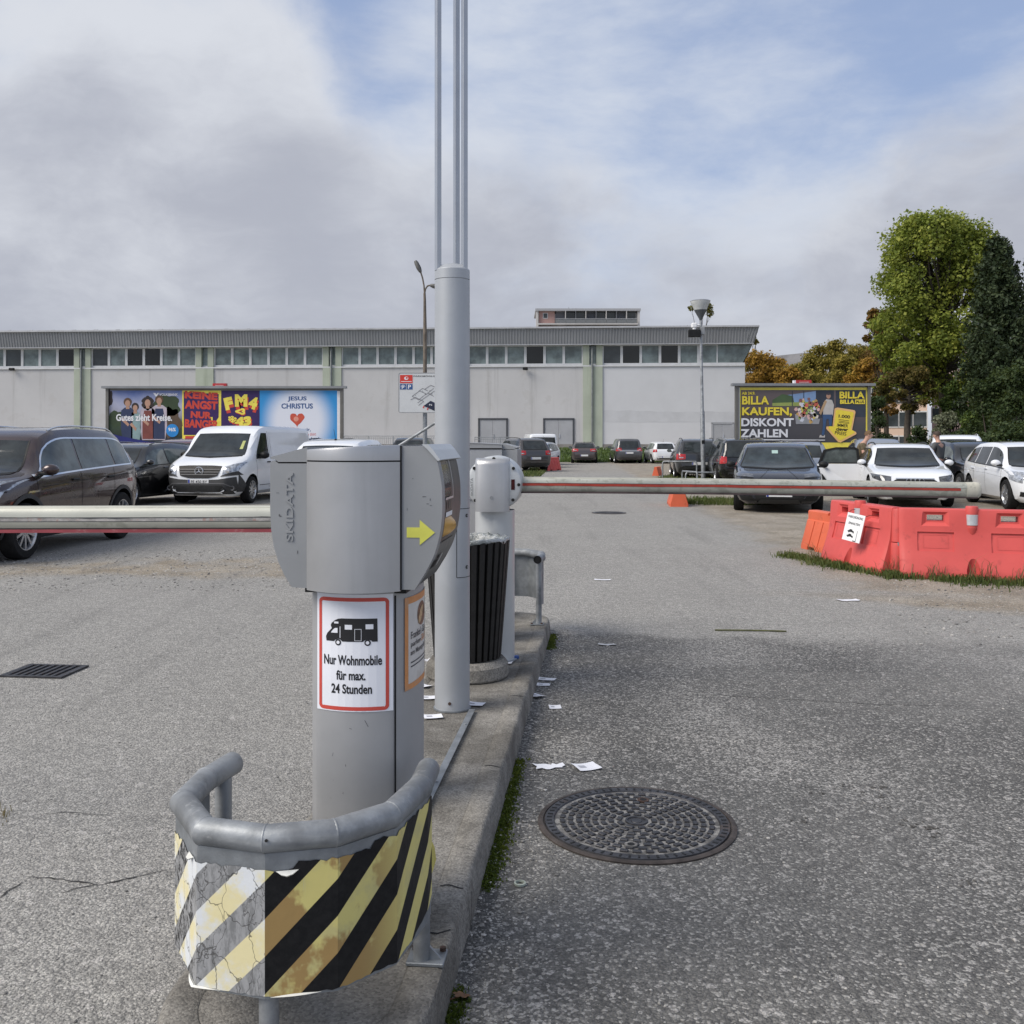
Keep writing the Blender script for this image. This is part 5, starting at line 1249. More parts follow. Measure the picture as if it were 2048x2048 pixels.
for dx, dy, m, l in ((2, 6, p_red, 1), (0, 0, p_yel, 2)):
    B1.txt('F', 457+dx, 807+dy, 17, 25, m, l, P3, .075, .22); B1.txt('M', 482+dx, 801+dy, 25, 25, m, l, P3, .075); B1.txt('4', 506+dx, 806+dy, 17, 25, m, l, P3, .075, -.25); B1.txt('<3', 480+dx*.5, 823+dy*.3, 20, 13, m, l, P3, .06); B1.txt('*43', 479+dx, 843+dy*.6, 46, 20, m, l, P3, .075, 0, -.006)
M_, n_, b_, co_ = new_mat('blue halo print'); uvx = n_.n('ShaderNodeSeparateXYZ', i_0=co_)
dx_ = n_.math('DIVIDE', n_.math('SUBTRACT', uvx.outputs[0], (596-1024)*B1.k-B1.xc), 1.0); dz_ = n_.math('DIVIDE', n_.math('SUBTRACT', uvx.outputs[2], 2.35), 1.15)
rad = n_.math('SQRT', n_.math('ADD', n_.math('MULTIPLY', dx_, dx_), n_.math('MULTIPLY', dz_, dz_)))
link(n_, n_.mix(n_.ss(rad, .85, 1.75), (.74, .77, .85), (.03, .29, .66)), b_.inputs['Base Color']); b_.inputs['Roughness'].default_value = .5
P4 = B1.rect(519, 781, 674, 893, M_, 0, 'poster'); P4['label'] = 'blue and white poster with a red heart'
B1.rect(674, 782, 681, 892, white_p, 0, 'poster_margin'); B1.txt('JESUS', 594, 798, 38, 10.5, ink_blue, 1, P4, .03); B1.txt('CHRISTUS', 594, 812, 63, 10.5, ink_blue, 1, P4, .03)
hp = []
for i in range(40): a = 2*math.pi*i/40; hp.append((594+14.5*(math.sin(a)**3)*(1+.04*math.sin(9*a)), 838-(13*math.cos(a)-5*math.cos(2*a)-2*math.cos(3*a)-math.cos(4*a))*.95*(1+.03*math.cos(11*a))))
B1.pol(hp, ink_m('heart red', (.58, .09, .05)), 1, 'print', P4); B1.pol(ell(592, 838, 5, 5, 16), ink_m('heart glow', (.72, .30, .22)), 2, 'print', P4)
B1.txt('Komm zu mir,', 592, 859.5, 58, 8, ink_blue, 1, P4, .02); B1.txt('so wie du bist.', 610, 869, 44, 6, red_ink, 1, P4, .0, .06, 0, .3); B1.txt('Du wirst leben!', 608, 878, 60, 8, ink_blue, 1, P4, .02)
B1.topper(427, 454, 767, 775.5, '')
B2 = Board('billboard with yellow framed supermarket poster beside the hall corner', 1471, 1741, 772, 2.58, 38)
P = B2.rect(1476, 775, 1737, 898, white_p, 0, 'poster_margin'); P = B2.rect(1480, 775, 1736, 898, p_yel, 1, 'poster'); P['label'] = 'dark supermarket poster with yellow frame'
B2.rect(1482, 780, 1732, 885, grad_mat('dark street print', [(.0, (.055, .055, .062)), (.45, (.075, .072, .08)), (.62, (.10, .08, .085)), (1, (.14, .11, .11))], 2, .45, -.5, .15, 1.2), 2, 'print', P)
sky_p = ink_m('printed sky', (.22, .34, .55)); gr_p = ink_m('printed hedge', (.07, .12, .05)); fld = ink_m('printed meadow', (.30, .36, .10)); dkg = ink_m('printed dark glass', (.035, .045, .065))
B2.pol([(1575, 790), (1632, 782), (1632, 812), (1575, 812)], sky_p, 3, 'print', P); B2.pol([(1545, 800), (1565, 788), (1586, 792), (1590, 812), (1545, 812)], gr_p, 4, 'print', P); B2.pol([(1545, 806), (1632, 803), (1632, 812), (1545, 812)], fld, 5, 'print', P)
B2.pol([(1632, 780), (1668, 780), (1668, 836), (1632, 836)], dkg, 3, 'print', P); B2.pol([(1672, 780), (1732, 780), (1732, 834), (1672, 834)], dkg, 3, 'print', P)
for u in (1584, 1607, 1640): B2.rect(u, 782, u+1.5, 812, dkg, 6, 'print', P)
rr = random.Random(2); gc = [ink_m('grocery %d' % i, c) for i, c in enumerate(((.55, .12, .08), (.75, .70, .62), (.62, .52, .12), (.30, .42, .12), (.70, .45, .42), (.25, .12, .10), (.60, .62, .70), (.55, .35, .12)))]
for i in range(70):
    a = rr.uniform(0, 6.28); q = math.sqrt(rr.random()); u = 1616+24*q*math.cos(a); v = 820+25*q*math.sin(a); s = rr.uniform(2, 4.5); B2.pol([(u+s*math.cos(b+i)*rr.uniform(.8, 1.2), v+s*1.1*math.sin(b+i)) for b in (0, 1.2, 2.5, 3.8, 5.1)], gc[i % 8], 7+(i % 3)*.4, 'print', P)
B2.pol([(1590, 828), (1640, 838), (1638, 848), (1592, 848)], ink_m('cart grey', (.30, .31, .33)), 6.5, 'print', P)
man = ink_m('printed white shirt', (.50, .48, .46))
B2.pol([(1647, 805), (1653, 798), (1664, 800), (1668, 810), (1666, 831), (1646, 831)], man, 8, 'print', P); B2.pol(ell(1657, 792, 4.5, 5.5, 16), skin, 9, 'print', P); B2.pol(ell(1657, 787.5, 4.6, 2.6, 12), ink_m('cap dark', (.06, .05, .06)), 10, 'print', P)
B2.pol([(1650, 800), (1654, 803), (1642, 830), (1638, 826)], ink_m('bag tan', (.42, .28, .16)), 9, 'print', P)
B2.pol([(1645, 829), (1665, 829), (1663, 852), (1659, 852), (1657, 838), (1653, 838), (1648, 872), (1643, 872), (1646, 850)], ink_m('jeans', (.04, .09, .20)), 9, 'print', P); B2.pol([(1640, 870), (1650, 870), (1650, 875), (1638, 875)], man, 9, 'print', P)
for (w, u, v, ww, h, m) in (('AB 24.9.', 1497, 786.5, 27, 6, yellow_ink), ('BILLA', 1511, 800.5, 54, 17, yellow_ink), ('KAUFEN,', 1534, 824, 100, 19, yellow_ink), ('DISKONT', 1535, 844.5, 105, 16.5, white_p), ('ZAHLEN', 1528, 866.5, 95, 16.5, white_p), ('BILLA', 1704, 790, 50, 14, yellow_ink)): B2.txt(w, u, v, ww, h, m, 11, P, .035)
B2.txt('BILLA', 1694.5, 803.5, 29, 8.5, yellow_ink, 11, P, .05); B2.rect(1710, 799, 1730, 808, yellow_ink, 11, 'print', P); B2.txt('PLUS', 1720, 803.5, 16, 5.5, ink, 12, P, .03)
arr = [(1669, 817), (1675, 815), (1709, 820.5), (1711, 824), (1704, 860), (1712, 864), (1713, 868), (1681, 885), (1676, 884), (1652, 857), (1653, 853), (1665, 853)]
B2.pol(arr, ink_m('peach rim', (.80, .48, .20)), 12, 'print', P); cx_, cy_ = 1685, 850
B2.pol([(cx_+(u-cx_)*.86, cy_+(v-cy_)*.88) for u, v in arr], yellow_ink, 13, 'print', P)
B2.txt('1.000', 1688.5, 833, 23, 6.5, ink, 14, P, .03, -.09); B2.txt('IMMER', 1685, 851, 22, 6.5, ink, 14, P, .01, -.1); B2.txt('clever', 1684, 858.5, 24, 7, ink, 14, P, .035, -.06); B2.txt('PREIS', 1681, 866.5, 23, 7, ink, 14, P, .01, -.12)
for v in (839, 842, 844.5): B2.pol([(1677, v-.6), (1698, v+2.2), (1698, v+3.2), (1677, v+.4)], ink, 14, 'print', P)
B2.pol([(1482, 878), (1650, 879.5), (1650, 881), (1482, 880.5)], white_p, 11, 'print', P)
B2.topper(1590, 1621, 760.5, 769.5, ''); f = B2.f(0); a = f(1586, 769.5); b = f(1590, 761); g = G(); g.box(((a[0]+b[0])/2, -.02, (a[2]+b[2])/2), (b[0]-a[0], .2, b[2]-a[2])); g.build('owner_plate', white_p, B2.t, 0)

# ---------------------------------------------------------------- street lamps, map sign, rails
def cone_lamp():
    b = Vector(((1407-1024)/F*36.5, 36.5, 0)); z = lambda v: 1.5-(v-HZ)*36.5/F
    t = thing('street_lamp', 'grey lamp post with funnel shaped head and cameras in the grass strip', 'street lamp', b); t.rotation_euler = (0, R(-1.0), 0)
    g = G(); g.lathe([(.085, 0), (.085, z(824)), (.06, z(820)), (.045, z(640))], 20); g.build('post', galv, t)
    g = G(); g.lathe([(.045, z(641)), (.06, z(638)), (.22, z(622)), (.235, z(620)), (.0001, z(619))], 28); g.build('lamp_cone', mat('dark lamp metal', (.09, .10, .11), .45, .3, .1, 6), t)
    g = G(); g.lathe([(.225, z(621)), (.30, z(611)), (.36, z(605)), (.365, z(602.5)), (.34, z(602))], 28); g.build('lamp_glass', mat('milky lamp glass', (.50, .52, .52), .2, 0, .08, 8), t, 40)
    g = G(); g.lathe([(.36, z(603)), (.375, z(602)), (.30, z(600)), (.0001, z(599))], 28); g.build('lamp_roof', silver, t)
    g = G(); g.rbox((-.26, -.05, z(651)), (.20, .22, .18), .03, 1); g.lathe([(.07, z(656)), (.065, z(659)), (.0001, z(661))], 14, (-.26, -.1, 0)); g.cyl((-.2, 0, z(650)), (0, 0, z(650)), .025, None, 8); g.build('camera', white_paint, t)
    g = G(); g.rbox((-.26, -.08, z(667)), (.46, .14, .28), .02, 1); g.build('floodlight', black_p, t); g = G(); g.cyl((-.3, 0, z(663)), (.06, 0, z(663)), .03, None, 8); g.rbox((.06, 0, z(662)), (.16, .14, .3), .02, 1); g.build('bracket', silver_d, t)
    for v in (722+165,): g = G(); g.box((0, -.088, z(884)), (.11, .01, .14)); g.build('sticker', black_p, t, 0)
cone_lamp()
def twin_lamp():
    Y = 40.0; k = Y/F; z = lambda v: 1.5-(v-HZ)*k; X = (850-1024)*k; x = lambda u: (u-1024)*k-X
    t = thing('street_lamp', 'tall rusty twin arm street lamp left of the pillar', 'street lamp', (X, Y, 0))
    br = mat('rusty brown pole', (.15, .125, .10), .7, .2, .3, 3, streak=((.08, .055, .035), 5, .5, .6))
    g = G(); g.tube([(0, 0, 0), (0, 0, z(800))], .09, 14); g.build('lower_post', galv_dull, t); g = G(); g.tube([(0, 0, z(802)), (0, 0, z(662)), (-.01, 0, z(600)), (-.02, 0, z(586))], [.085, .075, .055, .05], 12); g.build('post', br, t)
    g = G(); g.tube([(-.02, 0, z(588)), (-.04, 0, z(572)), (-.10, 0, z(556)), (-.17, 0, z(545))], .032, 10); g.build('arm', br, t); g = G(); g.tube([(-.02, 0, z(588)), (.02, 0, z(578)), (.10, 0, z(572)), (.22, 0, z(570.5))], .032, 10); g.build('arm', br, t)
    def head(p, d, up):
        M = Matrix.Rotation(math.atan2(d[1], d[0]), 3, 'Y'); M = Matrix((( d[0], 0, -d[1]), (0, 1, 0), (d[1], 0, d[0])))
        g = G(); secs = []
        for s, w, h in ((0, .05, .04), (.05, .11, .07), (.2, .14, .10), (.42, .14, .09), (.52, .09, .06)):
            secs.append([tuple(M @ Vector((s, w*math.cos(a), h*math.sin(a)))+Vector(p)) for a in [2*math.pi*i/14 for i in range(14)]])
        g.loft(secs); g.build('lamp_head', mat('dark lamp head', (.12, .12, .115), .5, .1, .15, 6), t)
        g = G(); e = []
        for s, w in ((.1, .09), (.45, .09)): e += [tuple(M @ Vector((s, -w, -.085 if up else -.085))+Vector(p)), tuple(M @ Vector((s, w, -.085))+Vector(p))]
        g.add(e, [(0, 1, 3, 2)]); g.build('lamp_lens', mat('lamp lens', (.30, .31, .30), .2), t, 0)
    dv = Vector((-.42, 0, .9)).normalized(); head((-.17, 0, z(545)), (dv.x, dv.z), True); head((.20, 0, z(570.5)), (.97, -.2), False)
    # map board
    t2 = thing('map_sign', 'large parking map board with red logo and blue parking symbols', 'sign', (X, Y-.14, 0))
    f = lambda lay: (lambda u, v: ((u-1024)*k-X, -.032-.004*lay, z(v)))
    g = G(); fb = f(0); pts = rrect(798, -826, 903, -746, 4, 4); g.prism([(u, -v) for u, v in pts], lambda u, v: (x(u), -.03, z(v)), lambda u, v: (x(u), .02, z(v))); fixn(g.build('board', mat('board white', (.60, .62, .63), .5, 0, .04, 2), t2, 20))
    g = G(); ring2(g, rrect(798, 746, 903, 826, 4, 4), rrect(799.3, 747.3, 901.7, 824.7, 3, 4), f(1)); g.build('board_edge', silver_d, t2, 0)
    def rc(u0, v0, u1, v1, m, l=1): g = G(); h = f(l); g.poly([h(u0, v1), h(u1, v1), h(u1, v0), h(u0, v0)]); return g.build('print', m, t2, 0)
    def tx(b, u, v, w, h, m, l=2, bold=.02): g = G(); q = f(l); lettering(g, b, lambda a, c: q(a, -c), u, -v, w=w, h=h, bold=bold); return g.build('lettering', m, t2, 0)
    rc(801, 750.5, 826, 767, red_ink); rc(801, 768.5, 813, 779.5, ink_blue); rc(814.2, 768.5, 826, 779.5, ink_blue); tx('P', 820, 774, 6, 8, white_p); tx('P', 807, 775.5, 5, 6, white_p)
    g = G(); q = f(2); g.poly([q(*p) for p in ((802.5, 773), (807, 769.6), (811.5, 773), (811.5, 774), (807, 771), (802.5, 774))]); g.build('print', white_p, t2, 0)
    g = G(); ring2(g, ell(813.5, 757, 4.2, 3.2, 14), ell(814.4, 756.5, 2.2, 1.8, 14), q); g.build('print', white_p, t2, 0); rc(803, 763, 824, 764.2, white_p, 2)
    tx('PARKM\u00d6GLICHKEITEN', 865, 752.5, 74, 3.2, ink, 2, .01)
    g = G()
    def ln(p0, p1, w=.5):
        a = Vector(p0); b = Vector(p1); d = (b-a).normalized(); nn = Vector((-d.y, d.x))*w; g.poly([q(*(a+nn)), q(*(b+nn)), q(*(b-nn)), q(*(a-nn))])
    for c in ([(825, 793), (840, 782), (853, 788), (838, 800), (825, 793)], [(838, 783), (846, 777), (856, 782)], [(850, 779), (862, 771), (872, 775)], [(852, 790), (868, 777)], [(822, 800), (832, 795), (848, 803), (838, 811)], [(836, 806), (870, 782)], [(856, 786), (868, 793)]):
        for i in range(len(c)-1): ln(c[i], c[i+1])
    for (b, u, v) in (('1', 832, 791), ('2', 846, 783), ('3', 860, 782), ('4', 864, 788)): lettering(g, b, lambda a, c: q(a, -c), u, -v, h=3.2)
    g.build('map_lines', mat('map grey ink', (.20, .20, .22), .6), t2, 0)
    g = G(); h2 = f(3); g.poly([h2(*p) for p in ((848, 812), (862, 802), (884, 812), (870, 822))]); g.build('print', mat('map navy', (.015, .02, .05), .5), t2, 0); tx('P2', 862, 810, 6, 3, white_p, 4)
    for c in ((848, 814), (856, 818), (870, 818)): g = G(); g.poly([h2(c[0]-2, c[1]+1), h2(c[0]+1, c[1]-3), h2(c[0]+2, c[1]-2), h2(c[0], c[1]+3)]); g.build('print', red_ink, t2, 0)
    for v in (760, 812): g = G(); g.box((0, .07, z(v)), (.5, .10, .06)); g.build('clamp', galv_dull, t2, 0)
twin_lamp()
def hoop(label, p0, p1, h):
    t = thing('hoop_rail', label, 'hoop rail', ((p0[0]+p1[0])/2, (p0[1]+p1[1])/2, 0)); d = (Vector(p1)-Vector(p0))/2
    g = G(); a, b = -d, d; g.tube([(a.x, a.y, 0), (a.x, a.y, h-.1), tuple((a*.97).to_tuple()[:2])+(h-.03,), tuple((a*.92).to_tuple()[:2])+(h,), tuple((b*.92).to_tuple()[:2])+(h,), tuple((b*.97).to_tuple()[:2])+(h-.03,), (b.x, b.y, h-.1), (b.x, b.y, 0)], .03, 10); g.build('tube', galv, t, 50)
hoop('grey tube hoop in the grass left of the lamp post', (5.75, 37.5), (7.0, 37.2), .72)
hoop('long grey tube hoop between lamp post and dark blue car', (6.05, 34.2), (7.6, 34.4), .40)
hoop('second tube hoop right behind the barrier arm end', (6.3, 33.4), (6.0, 34.6), .44)
def slant():
    t = thing('hand_rail', 'slanting steel handrail behind the ticket machine', 'handrail', (0, 20, 0)); g = G()
    g.tube([(-2.6, 0, 1.22), (-2.24, 0, 1.44), (-1.56, 0, 1.87), (-1.25, 0, 1.95), (-1.05, 0, 1.95)], .03, 12); g.build('rail', galv, t, 50)
    for x, z in ((-2.5, 1.28), (-1.10, 1.95)): g = G(); g.tube([(x, 0, 0), (x, 0, z)], .026, 10); g.build('post', galv, t)
slant()
# ---------------------------------------------------------------- vehicles
def paint(name, c, metal=.3, r=.32):
    return mat(name, c, r, metal, .04, 1.5, 0, 100, 1.0, spots=(tuple(x*.8+.012 for x in c), 3, .62, .25))
glass = mat('car window glass', (.022, .027, .029), .05, 0, .45, 2.6, 0, 50, 0, .55)  # blotchy tone paints in a hint of interior and reflections
glass_l = mat('car side glass', (.10, .12, .118), .05, 0, .5, 2.2, 0, 50, 0, .55)  # raised grey and blotches stand in for reflections on the side windows
clad_m = mat('grey plastic cladding', (.035, .036, .038), .6, 0, .15, 8, .1, 120)
lamp_r = mat('red tail lamp', (.42, .02, .02), .12, 0, .25, 12, 0, 50, .6); lamp_w = mat('clear head lamp', (.42, .44, .47), .1, .4, .45, 16, 0, 50, .6)
lamp_dk = mat('dark head lamp', (.10, .105, .115), .1, .3, .5, 14, 0, 50, .6)
rim_m = mat('alloy rim', (.52, .53, .55), .28, .85, .1, 9); rim_dk = mat('dark rim', (.14, .145, .15), .35, .6, .1, 9)
plate_m = mat('plate white', (.66, .67, .68), .5, 0, .06, 20); plate_b = mat('plate blue', (.02, .04, .30), .5)

PROF = {   # x from rear (-) to front (+) as fraction of length, z as fraction of height; half width as fraction of width/2
 'suv':   dict(top=[(-.5, .38), (-.497, .55), (-.48, .66), (-.455, .75), (-.395, .945), (-.33, .985), (-.12, 1.0), (.03, .985), (.11, .935), (.225, .675), (.26, .645), (.40, .60), (.46, .545), (.488, .46), (.498, .36), (.5, .30)],
               belt=[(-.5, .58), (-.42, .66), (-.2, .645), (.2, .595), (.5, .50)], hw=[(-.5, .70), (-.485, .86), (-.43, .955), (-.3, .99), (-.1, 1), (.2, 1), (.36, .975), (.44, .90), (.485, .74), (.5, .60)],
               bot=[(-.5, .27), (-.47, .18), (-.42, .14), (.40, .13), (.47, .15), (.5, .21)], roof=.735),
 'hatch': dict(top=[(-.5, .42), (-.495, .56), (-.475, .66), (-.44, .80), (-.39, .925), (-.30, .975), (-.10, 1.0), (.02, .99), (.10, .945), (.255, .655), (.29, .63), (.41, .565), (.465, .50), (.49, .42), (.498, .34), (.5, .28)],
               belt=[(-.5, .60), (-.42, .665), (-.2, .64), (.22, .585), (.5, .47)], hw=[(-.5, .70), (-.485, .85), (-.43, .94), (-.3, .985), (-.1, 1), (.2, 1), (.36, .975), (.44, .89), (.485, .72), (.5, .56)],
               bot=[(-.5, .26), (-.47, .17), (-.42, .13), (.40, .12), (.47, .13), (.5, .19)], roof=.72),
 'estate': dict(top=[(-.5, .42), (-.496, .56), (-.48, .66), (-.45, .76), (-.385, .93), (-.30, .975), (-.10, 1.0), (.02, .985), (.08, .945), (.215, .675), (.245, .65), (.40, .585), (.46, .525), (.488, .43), (.498, .34), (.5, .28)],
               belt=[(-.5, .60), (-.42, .66), (-.2, .645), (.2, .60), (.5, .48)], hw=[(-.5, .70), (-.485, .85), (-.43, .945), (-.3, .985), (-.1, 1), (.2, 1), (.36, .975), (.44, .90), (.485, .74), (.5, .58)],
               bot=[(-.5, .26), (-.47, .17), (-.42, .13), (.40, .12), (.47, .13), (.5, .19)], roof=.72),
 'mpv':   dict(top=[(-.5, .38), (-.497, .55), (-.485, .66), (-.465, .78), (-.43, .95), (-.36, .985), (-.12, 1.0), (.06, .985), (.13, .945), (.29, .63), (.32, .60), (.42, .545), (.468, .48), (.49, .40), (.498, .33), (.5, .27)],
               belt=[(-.5, .57), (-.42, .60), (-.2, .59), (.25, .55), (.5, .46)], hw=[(-.5, .74), (-.488, .88), (-.44, .965), (-.3, .99), (-.1, 1), (.2, 1), (.36, .97), (.44, .89), (.485, .72), (.5, .56)],
               bot=[(-.5, .22), (-.47, .15), (-.42, .12), (.40, .11), (.47, .12), (.5, .17)], roof=.76),
 'van':   dict(top=[(-.5, .30), (-.499, .60), (-.495, .85), (-.485, .96), (-.455, .985), (-.2, 1.0), (.10, .995), (.17, .965), (.205, .92), (.335, .625), (.36, .60), (.445, .525), (.478, .47), (.493, .37), (.499, .28), (.5, .22)],
               belt=[(-.5, .58), (.10, .58), (.2, .57), (.33, .54), (.5, .42)], hw=[(-.5, .86), (-.49, .94), (-.46, .985), (-.3, 1), (.2, 1), (.36, .985), (.44, .92), (.482, .80), (.5, .66)],
               bot=[(-.5, .17), (-.47, .12), (.40, .10), (.47, .11), (.5, .15)], roof=.845),
}
_wh = {}
def wheel_parts(r, w, m, spokes):
    k = (r, w, m.name, spokes)
    if k in _wh: return _wh[k]
    M = Matrix.Rotation(R(-90), 3, 'X'); ri = r*.68
    g = G(); g.lathe([(ri*.98, -w/2+.02), (ri, -w/2), (r-.03, -w/2), (r-.006, -w/2+.022), (r, -w/2+.05), (r, w/2-.05), (r-.006, w/2-.022), (r-.03, w/2), (ri, w/2), (ri*.98, w/2-.02)], 36, (0, 0, 0), M); ty = g.build('tyre', rubber, None, 40)
    g = G(); g.lathe([(ri, w/2-.004), (ri-.012, w/2-.006), (ri-.022, w/2-.028), (ri-.03, w/2-.06)], 36, (0, 0, 0), M); g.lathe([(.001, w/2-.02), (.045, w/2-.022), (.06, w/2-.04)], 18, (0, 0, 0), M)
    for i in range(spokes):
        a = 2*math.pi*i/spokes; c, s = math.cos(a), math.sin(a); q = []
        for rad, hw_, y in ((.03, .020 if spokes > 6 else .030, w/2-.026), (ri-.012, .016 if spokes > 6 else .036, w/2-.018)):
            for sg in (-1, 1): q.append((rad*c-sg*hw_*s, y, rad*s+sg*hw_*c))
        q += [(x, y-.03, z) for x, y, z in q]; g.add(q, [(0, 1, 3, 2), (0, 4, 5, 1), (1, 5, 7, 3), (3, 7, 6, 2), (2, 6, 4, 0)])
    rm = g.build('rim', m, None, 30)
    g = G(); g.lathe([(.001, w/2-.062), (ri-.02, w/2-.062)], 24, (0, 0, 0), M); bk = g.build('brake_disc', black_p, None, 0)
    out = (ty.data, rm.data, bk.data)
    for o in (ty, rm, bk): bpy.data.objects.remove(o)
    _wh[k] = out; return out

class Car:
    def __init__(s, kind, label, loc, heading, L, Wd, H, col, wr=.32, wb=None, fo=None, rims=None, spokes=5, group='parked cars', cat='car', name='parked_car', low=None):
        """loc: ground point under the middle of the car; heading: angle of the nose from -Y, positive turns towards +X"""
        P = PROF[kind]; s.L, s.W, s.H, s.kind = L, Wd, H, kind; s.col = col
        s.t = thing(name, label, cat, loc, -math.pi/2+heading, group)
        hw = Wd/2
        s.top = pch([a*L for a, b in P['top']], [b*H for a, b in P['top']]); s.bel = pch([a*L for a, b in P['belt']], [b*H for a, b in P['belt']])
        s.hw = pch([a*L for a, b in P['hw']], [b*hw for a, b in P['hw']]); s.bot = pch([a*L for a, b in P['bot']], [b*H for a, b in P['bot']]); s.roof = P['roof']
        xs = sorted(set(np.round(np.concatenate([np.linspace(-L/2, L/2, 74), np.linspace(-L/2, -L*.44, 9), np.linspace(L*.44, L/2, 12)]), 4).tolist()))
        secs = []
        for x in xs:
            h = s.half(x); ring = [(x, -y, z) for y, z in h]+[(x, y, z) for y, z in h[::-1][1:-1]]
            secs.append(ring)
        g = G(); g.loft(secs); s.bvh = BVHTree.FromPolygons([Vector(v) for v in g.v], g.f)
        wb = wb or L*.595; s.xf = (L*.5-L*.195) if fo is None else L/2-fo; s.xr = s.xf-wb; s.wr = wr
        body = g.build('body', [col, black_p], s.t, 30); body.parent = None
        cut = []
        for x in (s.xf, s.xr):
            for sg in (-1, 1):
                c = G(); c.cyl((x, sg*(hw-.30), wr+.012), (x, sg*(hw+.2), wr+.012), wr+.05, None, 28); o = c.build('c', [black_p, black_p], None, 0); o.data.polygons.foreach_set('material_index', [1]*len(o.data.polygons)); cut.append(o)
        boolean(body, cut); body.parent = s.t; s.body = body
        tw = .215 if wr > .31 else .195; ty, rm, bk = wheel_parts(wr, tw, rims or rim_m, spokes)
        for x in (s.xf, s.xr):
            for sg in (-1, 1):
                w = bpy.data.objects.new('wheel', ty); COL.objects.link(w); w.parent = s.t; w.location = (x, sg*(hw-.115), wr); w.rotation_euler = (0, random.uniform(0, 1), 0 if sg > 0 else math.pi)
                for nm, d in (('rim', rm), ('brake_disc', bk)): q = bpy.data.objects.new(nm, d); COL.objects.link(q); q.parent = w
    def half(s, x):
        zb, zt, w = s.bot(x), s.top(x), s.hw(x); zs = min(s.bel(x), zt-.03); zb = min(zb, zs-.10)
        h = zt-zs; c = max(0, min(1, (h-.10)/(.24*s.H))); c = c*c*(3-2*c); m = zs-zb
        lo_ = [(0, zb), (w*.80, zb), (w*.925, zb+.05*s.H*min(1, m/.3)), (w*.972, zb+m*.30), (w*.995, zb+m*.55), (w*1.0, zb+m*.72), (w*.988, zb+m*.90), (w*.965, zs)]
        wr = w*s.roof; ex = [(.935, .22), (.87, .55), (.80, .82)]
        cab = [(w*(.95-(.95-s.roof)*.30), zs+h*.30), (w*(.95-(.95-s.roof)*.62), zs+h*.60), (w*(.95-(.95-s.roof)*.93), zs+h*.86), (wr*.945, zs+h*.955), (wr*.75, zs+h*.985), (wr*.40, zs+h*.997), (0, zt)]
        hood = [(w*.945, zs+h*.42), (w*.90, zs+h*.66), (w*.82, zs+h*.82), (w*.68, zs+h*.91), (w*.48, zs+h*.96), (w*.25, zs+h*.99), (0, zt)]
        return lo_+[(a[0]*c+b[0]*(1-c), a[1]*c+b[1]*(1-c)) for a, b in zip(cab, hood)]
    def ray(s, p, d, eps):
        d = Vector(d); o = Vector(p)-d*6; h = s.bvh.ray_cast(o, d, 12)
        if h[0] is None: h = s.bvh.find_nearest(Vector(p))
        n = h[1]; n = -n if n.dot(d) > 0 else n
        return h[0]+n*eps
    def patch(s, lo_, hi, view, name, m, eps=.004, rows=3, cols=None, par=None, sm=50):
        """pane or panel lying on the body between two polylines given in a side ('L','R'), front or rear view"""
        n = cols or 10
        def along(pl, t):
            q = t*(len(pl)-1); i = min(int(q), len(pl)-2); f = q-i; return (pl[i][0]*(1-f)+pl[i+1][0]*f, pl[i][1]*(1-f)+pl[i+1][1]*f)
        g = G(); v = []
        for i in range(n+1):
            a = along(lo_, i/n); b = along(hi, i/n)
            for j in range(rows+1):
                f = j/rows; u = a[0]*(1-f)+b[0]*f; z = a[1]*(1-f)+b[1]*f
                if view == 'L': v.append(s.ray((u, s.W, z), (0, -1, 0), eps))
                elif view == 'R': v.append(s.ray((u, -s.W, z), (0, 1, 0), eps))
                elif view == 'F': v.append(s.ray((s.L, u, z), (-1, 0, 0), eps))
                elif view == 'B': v.append(s.ray((-s.L, u, z), (1, 0, 0), eps))
                else: v.append(s.ray((u, z, 4), (0, 0, -1), eps))
        g.add(v, [(i*(rows+1)+j, (i+1)*(rows+1)+j, (i+1)*(rows+1)+j+1, i*(rows+1)+j+1) for i in range(n) for j in range(rows)])
        return g.build(name, m, par or s.t, sm)
    def both(s, lo_, hi, name, m, **k):
        for w in 'LR': s.patch(lo_, hi, w, name, m, **k)
    def line(s, pts, view, wd, name, m, eps=.003, par=None):
        P = [Vector(p) for p in pts]; lo_ = []; hi = []
        for i, p in enumerate(P):
            d = (P[min(i+1, len(P)-1)]-P[max(i-1, 0)]).normalized(); nn = Vector((-d.y, d.x))*wd/2; lo_.append(tuple(p-nn)); hi.append(tuple(p+nn))
        return s.patch(lo_, hi, view, name, m, eps, 1, max(6, 4*len(P)), par)
